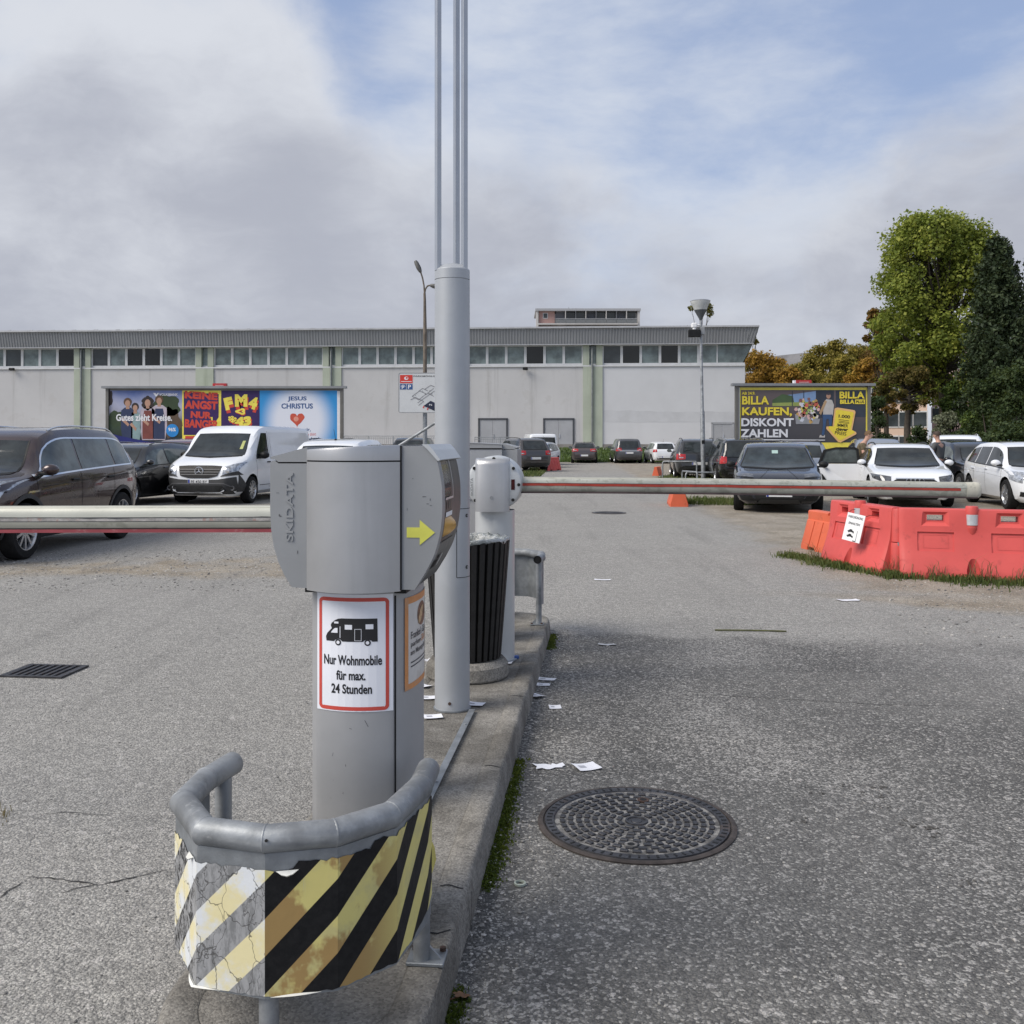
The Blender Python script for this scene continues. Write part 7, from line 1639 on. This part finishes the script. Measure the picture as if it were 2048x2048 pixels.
suv('dark brown car seen from the rear quarter just right of the far ticket machine', ((1040-1024)/F*48, 49.5, 0), 200, mgrey, 4.5, 1.84, 1.66, group='far parked cars')
# ---------------------------------------------------------------- plastic barriers
def wb_mat(name, c): return mat(name, c, .5, 0, .07, 2.2, .06, 60, 0, .4, ((c[0]*.62, c[1]*.7, c[2]*.7), 7, .60, .45), ((c[0]*.8, c[1]*1.6, c[2]*1.6), 9, .62, .35))
red_w = wb_mat('faded red plastic', (.59, .088, .080)); orange_w = wb_mat('orange plastic', (.64, .13, .06))
def wb_half(k=1.0): return [(-.245, 0), (-.245, .05), (-.225, .11), (-.165, .27), (-.125, .40), (-.108, .52), (-.098, .70), (-.088, .745), (-.070, .755)]
_red = [None]
def red_barrier(label, loc, rz):
    if _red[0] is not None:
        t = copy_tree(_red[0]); t.location = loc; t.rotation_euler = (0, 0, rz); t['label'] = label; return t
    t = thing('water_barrier', label, 'barrier', loc, rz, 'red water filled barriers'); L = 1.5; h = wb_half(); prof = h+[(-y, z) for y, z in h[::-1]]
    secs = []
    for x, k in ((-.74, .80), (-.715, .92), (-.68, .97), (-.6, 1), (-.3, 1), (0, 1), (.3, 1), (.6, 1), (.68, .97), (.715, .92), (.74, .80)): secs.append([(x, y*k, z if z > .01 else 0) for y, z in prof])
    g = G(); g.loft(secs); b = fixn(g.build('body', red_w, None, 30)); cut = []
    def cb(c, d, M=None): q = G(); q.box(c, d, 0, M); cut.append(fixn(q.build('c', red_w, None, 0)))
    tilt = Matrix.Rotation(R(-14), 3, 'X')
    for sx in (-.37, .37):
        cb((sx, 0, .655), (.17, .6, .065))
        q = G(); q.loft([[(sx+a*w, y, .648+e*hh) for a, e in ((-.5, -.5), (.5, -.5), (.5, .55), (-.5, .55))] for y, w, hh in ((-.2, .36, .20), (-.106, .29, .165), (-.070, .19, .085))]); cut.append(fixn(q.build('c', red_w, None, 0)))
        cb((sx, -.134, .40), (.37, .036, .21), tilt)
    q = G(); q.lathe([(.0001, -.05), (.075, -.04), (.070, .10), (.05, .22), (.02, .29), (.0001, .30)], 16, (0, -.225, 0)); cut.append(fixn(q.build('c', red_w, None, 0)))
    boolean(b, cut); b.parent = t
    for sx in (-.37, .37):
        g = G(); ring2(g, [(-.13, -.075), (.13, -.075), (.13, .075), (-.13, .075)], [(-.122, -.067), (.122, -.067), (.122, .067), (-.122, .067)], lambda x, z: tuple(tilt @ Vector((x, 0, z))+Vector((sx, -.1185, .40)))); g.build('panel_bead', red_w, t, 0)
    g = G(); g.lathe([(.062, .55), (.066, .70), (.066, .775), (.06, .79), (.0001, .792)], 24, (0, -.065, 0)); g.lathe([(.0001, .40), (.03, .44), (.05, .50), (.062, .55)], 24, (0, -.07, 0)); g.build('ridge_post', red_w, t)
    g = G(); g.lathe([(.0672, .585), (.0672, .70)], 14, (0, -.065, 0), None, R(-150), R(-30)); g.build('reflector', mat('silver reflective film', (.58, .60, .63), .35, .4, .08, 20), t)
    g = G(); g.lathe([(.0001, .0), (.088, 0), (.082, .33), (.075, .365), (.0001, .368)], 20, (-.745, 0, 0)); g.build('hinge', red_w, t); g = G(); g.lathe([(.0001, .375), (.080, .375), (.072, .72), (.064, .745), (.0001, .747)], 20, (.745, 0, 0)); g.build('hinge', red_w, t)
    g = G(); g.cyl((-.745, -.07, 0.0), (-.745, -.07, .37), .012, None, 8); g.build('hinge_pin', galv, t)
    _red[0] = t; return t
red_barrier('red plastic barrier with white notice, left of the two', (4.225, 11.74, 0), R(-82))
red_barrier('red plastic barrier with silver reflector cut by the right picture edge', (5.03, 10.76, 0), R(-18))
_or = {}
def small_barrier(label, loc, rz, m, sc=1.0):
    t = thing('plastic_barrier', label, 'barrier', loc, rz, 'small plastic barriers'); t.scale = (sc, sc, sc)
    if m.name not in _or:
        h = [(-.20, .0), (-.20, .05), (-.10, .40), (-.085, .41), (-.085, .52), (-.06, .535)]; prof = h+[(-y, z) for y, z in h[::-1]]
        g = G(); g.loft([[(x, y*k, z) for y, z in prof] for x, k in ((-.6, .93), (-.58, 1), (0, 1), (.58, 1), (.6, .93))]); b = fixn(g.build('body', m, None, 25)); cut = []
        for x in (-.36, -.12, .12, .36): q = G(); q.box((x, -.152, .22), (.022, .03, .36), 0, Matrix.Rotation(R(-16), 3, 'X')); cut.append(fixn(q.build('c', m, None, 0)))
        for x in (-.3, .3): q = G(); q.box((x, 0, 0), (.2, .6, .09)); cut.append(fixn(q.build('c', m, None, 0)))
        q = G(); q.box((0, 0, .53), (.06, .4, .07)); cut.append(fixn(q.build('c', m, None, 0)))
        boolean(b, cut); b.parent = t; _or[m.name] = b
    else: b = share(_or[m.name], 'body', t)
    g = G(); g.cyl((.6, 0, .06), (.6, 0, .40), .05, .045, 14); g.build('hinge', m, t)
small_barrier('low orange ribbed barrier behind the left end of the red barriers', (4.34, 13.2, 0), R(-80), orange_w)
p = gr(1358, 1013); small_barrier('orange barrier end under the right barrier arm in the lane', (p.x+.05, p.y+.5, 0), R(84), orange_w, 1.05)
p = gr(1315, 951); small_barrier('small orange barrier in the grass left of the tube hoops', (p.x, p.y, 0), R(70), orange_w, .72)
p = gr(1101, 941); small_barrier('far red barrier beside the small white car', (p.x, p.y, 0), R(60), red_w, 1.25)
p = gr(1082, 936); small_barrier('far white barrier in front of the small white car', (p.x-.1, p.y, 0), R(8), wb_mat('white plastic', (.6, .6, .58)), 1.1)
def notice():
    t = thing('notice_board', 'white parking rules notice hung on the red barrier', 'sign', (4.00, 11.45, .39), R(-60)); w, h = .255, .325
    M = Matrix.Rotation(R(7), 3, 'Y') @ Matrix.Rotation(R(-11), 3, 'X'); f = lambda e: (lambda x, z: tuple(M @ Vector((x, -e, z))+Vector((0, -.02, .10))))
    g = G(); g.prism([(-w/2, -h/2), (w/2, -h/2), (w/2, h/2), (-w/2, h/2)], f(0), f(.006)); g.build('panel', mat('notice white', (.76, .77, .78), .45, 0, .04, 9), t, 0)
    g = G(); lettering(g, 'PARKORDNUNG', f(.008), 0, .12, w=.21, h=.030, bold=.01); lettering(g, 'EINHALTEN!', f(.008), .0, .045, w=.165, h=.028, bold=.01); g.build('lettering', ink, t, 0)
    g = G()
    for z in (-.045, -.10):
        g.poly([f(.008)(x-.02, z+q) for x, q in ((-.05, -.012), (.035, -.012), (.04, .002), (.018, .006), (.008, .02), (-.022, .02), (-.034, .005), (-.05, .002))])
        for x in (-.05, .012): g.poly([f(.0085)(a, b) for a, b in ell(x, z-.013, .009, .009, 10)])
    for q in ([(.065, -.155), (.07, -.155), (.07, -.03), (.065, -.03)], [(.025, -.158), (.07, -.158), (.07, -.148), (.025, -.148)]): g.poly([f(.008)(*p) for p in q])
    g.build('pictogram', ink, t, 0)
    g = G(); g.tube([f(.0)(-.12, h/2-.01), f(-.03)(-.12, h/2+.03), f(-.07)(-.1, h/2+.05)], .003, 6); g.tube([f(.0)(.12, h/2-.01), f(-.03)(.16, h/2+.02), f(-.08)(.26, h/2+.06)], .003, 6); g.build('wire', black_p, t)
notice()

# ---------------------------------------------------------------- grass and weeds
def scatter(n, fn, seed):
    r = np.random.default_rng(seed); P = []
    while len(P) < n:
        p = fn(r)
        if p is not None: P.append(p)
    return P
def g_bar(r):
    if r.random() < .55:
        s = r.uniform(-.1, 1.75); x, y = 4.28+.949*s, 11.02-.316*s; d = .16+abs(r.normal())*.17*(.35+1.3*vnoise(np.array([s]), np.array([2.0]), 2.6, 4)[0]); return (x-.316*d, y-.949*d, 0)
    s = r.uniform(-.25, 2.0); x, y = 4.33-.27*s, 11.0+.96*s; d = .14+abs(r.normal())*.17*(.35+1.3*vnoise(np.array([s]), np.array([5.0]), 2.6, 4)[0]); return (x-.964*d, y-.27*d, 0)
blades('barrier_grass', scatter(6000, g_bar, 3), .02, .14, .006, GRASS, 'rough grass growing along the foot of the red barriers', 'grass', 6, .9)
def g_tuft(r): q = [(4.55, 10.62), (5.0, 10.42), (5.42, 10.36), (3.78, 12.2), (4.25, 10.9)][r.integers(5)]; return (q[0]+r.normal()*.07, q[1]+r.normal()*.05, 0)
blades('weed_stalks', scatter(190, g_tuft, 4), .18, .42, .0035, DRY, 'tall dry weed stalks in front of the red barriers', 'weeds', 7, .8)
def g_verge(r): x = 4.1+2.3*r.random(); y = 22.8+2.4*r.random(); return (x, y, 0) if (x-5.0)**2/1.1+(y-24)**2 < 1.3+.4*r.random() else None
blades('verge_grass', scatter(2600, g_verge, 5), .05, .20, .008, GRASS, 'grass patch by the orange barrier left of the blue black car', 'grass', 8, .8)
def g_lamp(r): x = r.uniform(4.4, 9); y = r.uniform(29, 42); return (x, y, 0) if abs(x-(5.0+.055*(y-29)*1.6+1.0)) < 1.25*(1-((y-35.5)/7)**2) else None
blades('lamp_grass', scatter(9000, g_lamp, 6), .06, .26, .012, GRASS, 'grass strip around the lamp post and tube hoops', 'grass', 9, .8)
def g_left(r): x = r.uniform(.15, 1.9); y = r.uniform(41, 52); return (x, y, 0) if abs(x-(.75+.07*(y-42))) < .5 else None
blades('island_grass', scatter(2200, g_left, 7), .06, .22, .012, GRASS, 'narrow grass strip beside the far dark brown car', 'grass', 9, .8)
g = G(); g.grid(lambda u, v: (-52+90*u, 69.3+6.9*v, float(ground_z(0, 69.3+6.9*v))+.03), 60, 10); o = g.build('grass_bank', mat('turf', (.055, .085, .028), .9, 0, .35, 1.2, .5, 20), None); tag(o, 'grass bank below the hall', kind='structure')
def g_bank(r): y = r.uniform(69.0, 76.2); return (r.uniform(-3, 24) if r.random() < .8 else r.uniform(-45, 38), y, float(ground_z(0, y))+.02)
blades('bank_grass', scatter(16000, g_bank, 8), .10, .34, .03, leafmat('bank grass', (.045, .085, .02), (.15, .20, .06), (.08, .13, .03)), 'green grass on the bank below the hall', 'grass', 10, .7)
def g_dry(r): p = gr(0, 1640); return (p.x-.06+r.normal()*.05, p.y+r.normal()*.05, 0)
blades('dry_tuft', scatter(160, g_dry, 9), .015, .05, .002, DRY, 'small dry tuft in the asphalt at the left picture edge', 'weeds', 11, .9)

# ---------------------------------------------------------------- trees
bark = mat('bark', (.055, .045, .036), .95, 0, .3, 4, .8, 30)
def leaves(name, C, Rr, N_, size, m, parent, seed, flat=.5, shell=.5, stretch=1.0):
    """leaf-sized faces gathered in clumps; C clump centres, Rr radii, N_ leaves in all"""
    r = np.random.default_rng(seed); C = np.asarray(C); Rr = np.asarray(Rr); w = Rr**2; w = w/w.sum(); idx = r.choice(len(C), N_, p=w)
    d = r.normal(size=(N_, 3)); d /= np.linalg.norm(d, axis=1)[:, None]; q = r.random(N_)**(1/3); q = q*(1-shell)+shell*(.6+.4*q)
    p = C[idx]+(d*(Rr[idx]*q)[:, None]*.95+np.clip(r.normal(size=(N_, 3)), -1.6, 1.6)*Rr[idx][:, None]*.20)*np.array([1, 1, .85])
    nrm = d*.6+r.normal(size=(N_, 3))*.6+np.array([0, 0, flat]); nrm /= np.linalg.norm(nrm, axis=1)[:, None]
    a = np.cross(nrm, r.normal(size=(N_, 3))); a /= np.linalg.norm(a, axis=1)[:, None]; b = np.cross(nrm, a); s = (size*r.uniform(.45, 1.5, N_))[:, None]
    V = np.stack([p-a*s*.5*stretch, p-b*s*.42+nrm*s*.08, p+a*s*.5*stretch, p+b*s*.42+nrm*s*.08], 1).reshape(-1, 3); k = np.arange(N_)*4
    me = bpy.data.meshes.new(name); me.from_pydata(V.tolist(), [], np.stack([k, k+1, k+2, k+3], 1).tolist()); me.materials.append(m); o = bpy.data.objects.new(name, me); COL.objects.link(o); o.parent = parent; return o
def tree(label, X, Y, z0, zt, rx, zc0, m, n, leaf, seed, ncl=50, shape='dome', trunk=.3, name='tree', group=None, ry=None, gap=.0, lean=0):
    r = random.Random(seed); t = thing(name, label, 'tree', (X, Y, z0), 0, group); H = zt-z0; cb = zc0-z0; ry = ry or rx
    C = []; Rr = []
    while len(C) < ncl:
        f = r.random(); z = cb+(H-cb)*f
        if shape == 'dome': k = math.sqrt(max(.02, 1-((f-.30)/.74)**2)) if f > .30 else .80+.20*(f/.30)
        elif shape == 'rag': k = (1-f*.55)*r.uniform(.6, 1.15)
        elif shape == 'col': k = .55+.45*math.sin(math.pi*min(1, f*.9+.12)); k *= (1-max(0, f-.75)*2.6)
        else: k = 1-f*.96
        a = r.uniform(0, 6.283); q = math.sqrt(r.random())*(1.0 if shape != 'cone' else .8)
        cr = rx*(.13+.17*r.random()**1.5)*(1.0 if shape != 'col' else 1.15)*(.72 if shape == 'rag' else 1)
        C.append((k*rx*q*math.cos(a)+lean*f, k*ry*q*math.sin(a), min(z, H-cr*.8))); Rr.append(cr)
    g = G(); top = (lean*.8, 0, H*.82); g.tube([(0, 0, -.2), (r.uniform(-.1, .1), 0, cb*.6), (lean*.3+r.uniform(-.2, .2), 0, cb+.25*(H-cb)), (lean*.6, 0, cb+.55*(H-cb)), top], [trunk*1.25, trunk, trunk*.7, trunk*.42, trunk*.12], 10); g.build('trunk', bark, t, 60)
    g = G()
    for (c, cr) in zip(C, Rr):
        f = max(.12, min(.75, (c[2]-cb)/(H-cb)*.72)); s = Vector((lean*f, 0, cb+(H-cb)*f*.8)); e = Vector(c); mid = s.lerp(e, .5)+Vector((r.uniform(-.3, .3), r.uniform(-.3, .3), -.08*(e-s).length)); g.tube([s, mid, e], [trunk*.30, trunk*.18, trunk*.05], 5)
        for _ in range(2): d = Vector((r.uniform(-1, 1), r.uniform(-1, 1), r.uniform(-.3, 1)))*cr*.9; g.tube([mid.lerp(e, .5), e+d], [trunk*.09, trunk*.02], 4)
    g.build('branches', bark, t, 60); leaves('crown', C, Rr, n, leaf, m, t, seed)
    return t
def yy(v, Y): return 1.5-(v-HZ)*Y/F
def xx(u, Y): return (u-1024)*Y/F
GREEN = leafmat('green maple leaves', (.085, .12, .022), (.42, .44, .09), (.23, .28, .052), .45); OLIVE = leafmat('olive leaves', (.13, .115, .026), (.46, .36, .075), (.28, .225, .05), .4)
AUT = leafmat('autumn leaves', (.20, .105, .02), (.58, .34, .06), (.36, .21, .04), .4); BRN = leafmat('brown autumn leaves', (.10, .055, .018), (.32, .18, .05), (.19, .105, .03), .35)
DKG = leafmat('dark hedge leaves', (.016, .032, .012), (.07, .095, .032), (.034, .056, .018), .2); SPR = leafmat('spruce needles', (.014, .024, .011), (.062, .084, .038), (.028, .046, .020), .1); GRY = leafmat('grey green leaves', (.07, .085, .05), (.22, .23, .16), (.13, .145, .09), .2)
tree('tall green maple with rounded crown right of the billboard', xx(1889, 76), 76, .8, yy(428, 76), 5.3, yy(800, 76), GREEN, 62000, .23, 3, 170, 'dome', .42, 'maple_tree', 'trees at the right', 4.2, 0, -.5)
tree('brownish tree leaning at the left side of the big maple', xx(1772, 82), 82, .8, yy(618, 82), 2.0, yy(830, 82), BRN, 11000, .19, 5, 70, 'rag', .2, 'brown_tree', 'trees at the right', None, 0, -.7)
tree('dark brown leaved small tree in front of the peach house', xx(1815, 70), 70, .6, yy(735, 70), 2.0, yy(815, 70), leafmat('brown green leaves', (.05, .04, .014), (.17, .12, .035), (.09, .075, .02), .3), 7000, .18, 15, 34, 'dome', .22, 'small_tree', 'trees at the right')
for i, (u, vt, Y, rx, m) in enumerate(((1516, 703, 108, 3.2, AUT), (1552, 714, 110, 2.8, AUT), (1600, 728, 106, 2.6, OLIVE), (1640, 690, 112, 2.9, OLIVE), (1676, 680, 110, 2.7, OLIVE), (1712, 690, 112, 2.9, OLIVE), (1748, 702, 108, 2.8, BRN), (1534, 722, 118, 2.6, OLIVE), (1578, 735, 102, 2.2, AUT), (1620, 712, 116, 2.6, OLIVE), (1694, 712, 102, 2.5, OLIVE), (1732, 716, 100, 2.4, AUT), (1778, 700, 104, 2.6, OLIVE))):
    tree(['orange rounded tree touching the hall corner', 'orange brown tree second from the hall corner', 'low olive tree in front of the yellow gable', 'olive columnar tree right of the yellow gable', 'tallest slim olive tree behind the billboard', 'olive tree behind the right half of the billboard', 'brown olive tree at the right end of the billboard', 'olive tree between the two orange trees at the hall corner', 'low rusty tree in front of the yellow gable', 'olive tree directly behind the red plate of the billboard', 'lower olive tree in front of the tallest slim one', 'rusty tree above the right end of the billboard', 'olive tree rising between billboard and big maple'][i], xx(u, Y), Y, .8, yy(vt, Y), rx, yy(850, Y), m, 10500, .24, 20+i, 75, 'col', .2, 'autumn_tree', 'autumn trees behind the billboard')
tree('thin olive tree behind the slanting hall corner', xx(1508, 120), 120, .8, yy(655, 120), 1.3, yy(830, 120), OLIVE, 2500, .24, 31, 18, 'col', .15, 'slim_tree')
tree('yellowing tree top above the hall roof behind the lamp', xx(1400, 135), 135, .8, yy(604, 135), 3.0, yy(780, 135), leafmat('yellow olive leaves', (.09, .085, .02), (.26, .24, .06), (.17, .155, .04), .35), 6000, .26, 33, 30, 'dome', .25, 'yellow_tree')
def spruce(label, u, vt, Y, rb, seed, n=17000):
    X = xx(u, Y); H = yy(vt, Y)-.6; t = thing('spruce_tree', label, 'tree', (X, Y, .6), 0, 'dark spruces'); r = random.Random(seed); g = G(); g.tube([(0, 0, -.2), (0, 0, H*.5), (0, 0, H)], [.32, .2, .03], 8); g.build('trunk', bark, t, 60); C = []; Rr = []; g = G()
    z = 1.2
    while z < H-.3:
        f = z/H; L = rb*(1-f)**.5*r.uniform(.85, 1.1); m = int(7+4*(1-f)); a0 = r.uniform(0, 6)
        for i in range(m):
            a = a0+2*math.pi*i/m+r.uniform(-.25, .25); l = L*r.uniform(.7, 1.08); e = (l*math.cos(a), l*math.sin(a), z-.22*l); g.tube([(0, 0, z), (e[0]*.5, e[1]*.5, z-.05*l), e], [.05, .03, .01], 4)
            for k in (.35, .6, .82, 1.0): C.append((e[0]*k, e[1]*k, z-.22*l*k-.10)); Rr.append(.22+.40*(1-k)+.12*L)
        z += .62*(1-.45*f)
    g.build('branches', bark, t, 60); leaves('crown', C, Rr, n, .17, SPR, t, seed, .1, .3, 1.7)
spruce('tall dark spruce at the right picture edge', 1996, 462, 68, 3.1, 4, 42000); spruce('second dark spruce behind, cut by the picture edge', 2075, 500, 72, 3.2, 6, 14000)
def shrub(label, u, vt, Y, rx, m, n, seed, leaf=.18, h0=.4, name='shrub', w=None):
    t = thing(name, label, 'shrub', (xx(u, Y), Y, h0), 0, 'shrubs under the trees'); H = yy(vt, Y)-h0; r = random.Random(seed); C = []; Rr = []
    for i in range(26): f = r.random(); k = math.sqrt(max(.1, 1-(f*.95)**2)); a = r.uniform(0, 6.28); q = math.sqrt(r.random())*.8; C.append((rx*k*q*math.cos(a), rx*k*q*math.sin(a), .2+(H-.5)*f)); Rr.append(rx*.30)
    g = G()
    for c in C[:10]: g.tube([(0, 0, 0), (c[0]*.5, c[1]*.5, c[2]*.4), c], [.07, .05, .015], 5)
    g.build('stem', bark, t, 60); leaves('foliage', C, Rr, n, leaf, m, t, seed)
IVY = leafmat('ivy leaves', (.03, .055, .014), (.12, .16, .035), (.06, .10, .022), .25)
shrub('ivy covered trunk column under the big maple', 1905, 748, 70, 1.3, IVY, 5500, 1); shrub('grey green rounded bush behind the white SUV', 1893, 822, 58, 1.15, GRY, 4200, 2, .14, .1); shrub('dark bush at the right picture edge above the white cars', 1985, 735, 60, 2.0, DKG, 8500, 3, .16, .1); shrub('dark green bush cut by the right picture edge', 2045, 720, 56, 1.8, DKG, 7500, 4, .16, .1)
shrub('dark low bush between billboard and peach house', 1752, 790, 66, 1.2, DKG, 4200, 5, .16, .4); shrub('dark leafy bush below the spruce', 1950, 800, 62, 1.2, IVY, 4200, 6, .16, .2); shrub('low dark hedge behind the far parked cars', 2020, 832, 52, 1.6, DKG, 5000, 7, .14, .0); shrub('dark bush under the maple at the house wall', 1838, 850, 64, 1.0, DKG, 2600, 8, .15, .2)

# ---------------------------------------------------------------- people
skin_m = mat('skin', (.46, .27, .20), .55, 0, .06, 20); hair_m = mat('brown hair', (.045, .028, .018), .7, 0, .3, 40, .5, 120); tee = mat('grey t-shirt', (.075, .078, .082), .9, 0, .12, 14, .3, 40); jeans_m = mat('dark jeans', (.035, .045, .075), .9, 0, .15, 14, .3, 60); khaki = mat('olive brown jacket', (.11, .085, .05), .9, 0, .2, 12, .3, 50)
def skin_body(name, chains, m, parent, lv=2):
    """chains: list of [(x,y,z,r)...]; vertices that coincide are shared"""
    V = []; E = []; Rr = []; key = {}
    def vi(p):
        k = tuple(round(q, 4) for q in p[:3])
        if k not in key: key[k] = len(V); V.append(p[:3]); Rr.append(p[3])
        return key[k]
    for ch in chains:
        for a, b in zip(ch[:-1], ch[1:]): E.append((vi(a), vi(b)))
    me = bpy.data.meshes.new(name); me.from_pydata(V, E, []); o = bpy.data.objects.new(name, me); COL.objects.link(o); sk = o.modifiers.new('s', 'SKIN'); sk.use_smooth_shade = True
    for i, d in enumerate(me.skin_vertices[0].data): r = Rr[i]; d.radius = r if hasattr(r, '__len__') else (r, r); d.use_root = i == 0
    ss = o.modifiers.new('u', 'SUBSURF'); ss.levels = lv; ss.render_levels = lv
    bpy.context.view_layer.update(); dg = bpy.context.evaluated_depsgraph_get(); m2 = bpy.data.meshes.new_from_object(o.evaluated_get(dg)); o.modifiers.clear(); o.data = m2; m2.materials.clear(); m2.materials.append(m); m2.polygons.foreach_set('use_smooth', [True]*len(m2.polygons)); o.parent = parent; return o
def person(label, loc, rz, shirt, lean=0.0, cap=None, armfwd=.25):
    t = thing('person', label, 'person', loc, rz)     # faces +y in its own frame
    ly = lambda z: max(0, z-.95)*lean                   # forward lean above the hips
    P = lambda x, y, z, r: (x, y+ly(z), z, r)
    pel = P(0, 0, .95, (.15, .105)); w = P(0, 0, 1.10, (.135, .095)); ch = P(0, .0, 1.30, (.165, .11)); nk0 = P(0, -.01, 1.45, (.085, .07)); nk = P(0, .01, 1.53, .052); hd0 = P(0, .02, 1.58, (.062, .075)); hd = P(0, .03, 1.65, (.078, .095)); ht = P(0, .02, 1.735, (.06, .075))
    body = [[pel, w, ch, nk0, nk, hd0, hd, ht]]; sleeve = []; legs = []
    for s in (-1, 1):
        sh = P(s*.20, -.01, 1.41, .062); el = P(s*.27, .02+armfwd*.25, 1.14, .045); wr = P(s*.25, .06+armfwd, 1.0 if armfwd < .3 else 1.06, .032); pm_ = P(s*.245, .10+armfwd*1.15, .955 if armfwd < .3 else 1.05, (.022, .04)); body.append([ch, sh, el, wr, pm_])
        for i, (dx, dl) in enumerate(((-.026, .07), (-.009, .085), (.009, .08), (.026, .065))): body.append([pm_, P(s*.245+dx, .135+armfwd*1.15, pm_[2]-.035, .010), P(s*.245+dx, .125+armfwd*1.15, pm_[2]-.035-dl*.55, .009)])
        body.append([pm_, P(s*.205, .12+armfwd*1.15, pm_[2]-.02, .011), P(s*.195, .15+armfwd*1.15, pm_[2]-.045, .009)])
        hip = (s*.095, 0, .88, .095); kn = (s*.10, .02, .49, .062); an = (s*.10, -.02, .09, .042); toe = (s*.115, .15, .035, (.045, .03)); body.append([pel, hip, kn, an, toe]); sleeve.append((sh, el)); legs.append((hip, kn, an))
    b = skin_body('body', body, skin_m, t)
    ex = lambda p, k: (*p[:3], tuple(q*k for q in p[3]) if hasattr(p[3], '__len__') else p[3]*k)
    skin_body('shirt', [[ex(pel, 1.10), ex(w, 1.16), ex(ch, 1.10), ex(nk0, 1.10)]]+[[ex(ch, 1.10), ex(s_, 1.25), tuple(np.array(s_[:3])*.35+np.array(e_[:3])*.65)+(.064,)] for s_, e_ in sleeve], shirt, t)
    skin_body('trousers', [[ex(pel, 1.07), ex(h, 1.10), ex(k, 1.22), (a[0], a[1], a[2]+.02, .062)] for h, k, a in legs], jeans_m, t)
    for s in (-1, 1): g = G(); g.rbox((s*.112, .06, .045), (.095, .27, .085), .03, 2); g.build('shoe', black_p, t)
    c = Vector(P(0, .02, 1.675, 0)[:3]); g = G()
    secs = []
    for i in range(7): f = i/6; z = -.02+.125*f; k = math.sqrt(max(.02, 1-(max(0, z)/.108)**2)); secs.append([c+Vector((.088*k*math.cos(a), -.012+.105*k*math.sin(a)*(1 if math.sin(a) < 0 else .80), z+(.035 if math.sin(a) > .5 and f < .5 else 0))) for a in [2*math.pi*j/18 for j in range(18)]])
    g.loft(secs); g.build('cap' if cap else 'hair', cap or hair_m, t, 60)
    hc = Vector(P(0, .03, 1.645, 0)[:3])
    for s in (-1, 1):
        g = G(); g.lathe([(.001, .0), (.020, .004), (.024, .012), (.014, .014)], 12, hc+Vector((s*.078, -.01, 0)), Matrix.Rotation(R(90*s), 3, 'Y')); g.build('ear', skin_m, b)
        g = G(); g.lathe([(.001, .003), (.012, .0)], 10, hc+Vector((s*.032, .092, .012)), Matrix.Rotation(R(-90), 3, 'X')); g.build('eye', mat('eye', (.5, .5, .5), .2), b)
    g = G(); g.loft([[hc+Vector(q) for q in ((-.012, .085, .02), (.012, .085, .02), (0, .092, .022))], [hc+Vector(q) for q in ((-.017, .085, -.018), (.017, .085, -.018), (0, .118, -.014))]]); g.build('nose', skin_m, b); g = G(); g.rbox(hc+Vector((0, .088, -.042)), (.044, .012, .010), .003, 1); g.build('mouth', mat('lips', (.34, .14, .12), .5), b)
    return t
person('man with short dark hair and grey t-shirt standing behind the white estate', ((1880-1024)/F*27, 27, 0), R(38), tee, .10)
person('person in olive brown clothes bending at the open door of the white estate', ((1712-1024)/F*25.9, 25.9, 0), R(-112), khaki, .42, mat('brown cap', (.14, .085, .045), .9, 0, .2, 20), .40)
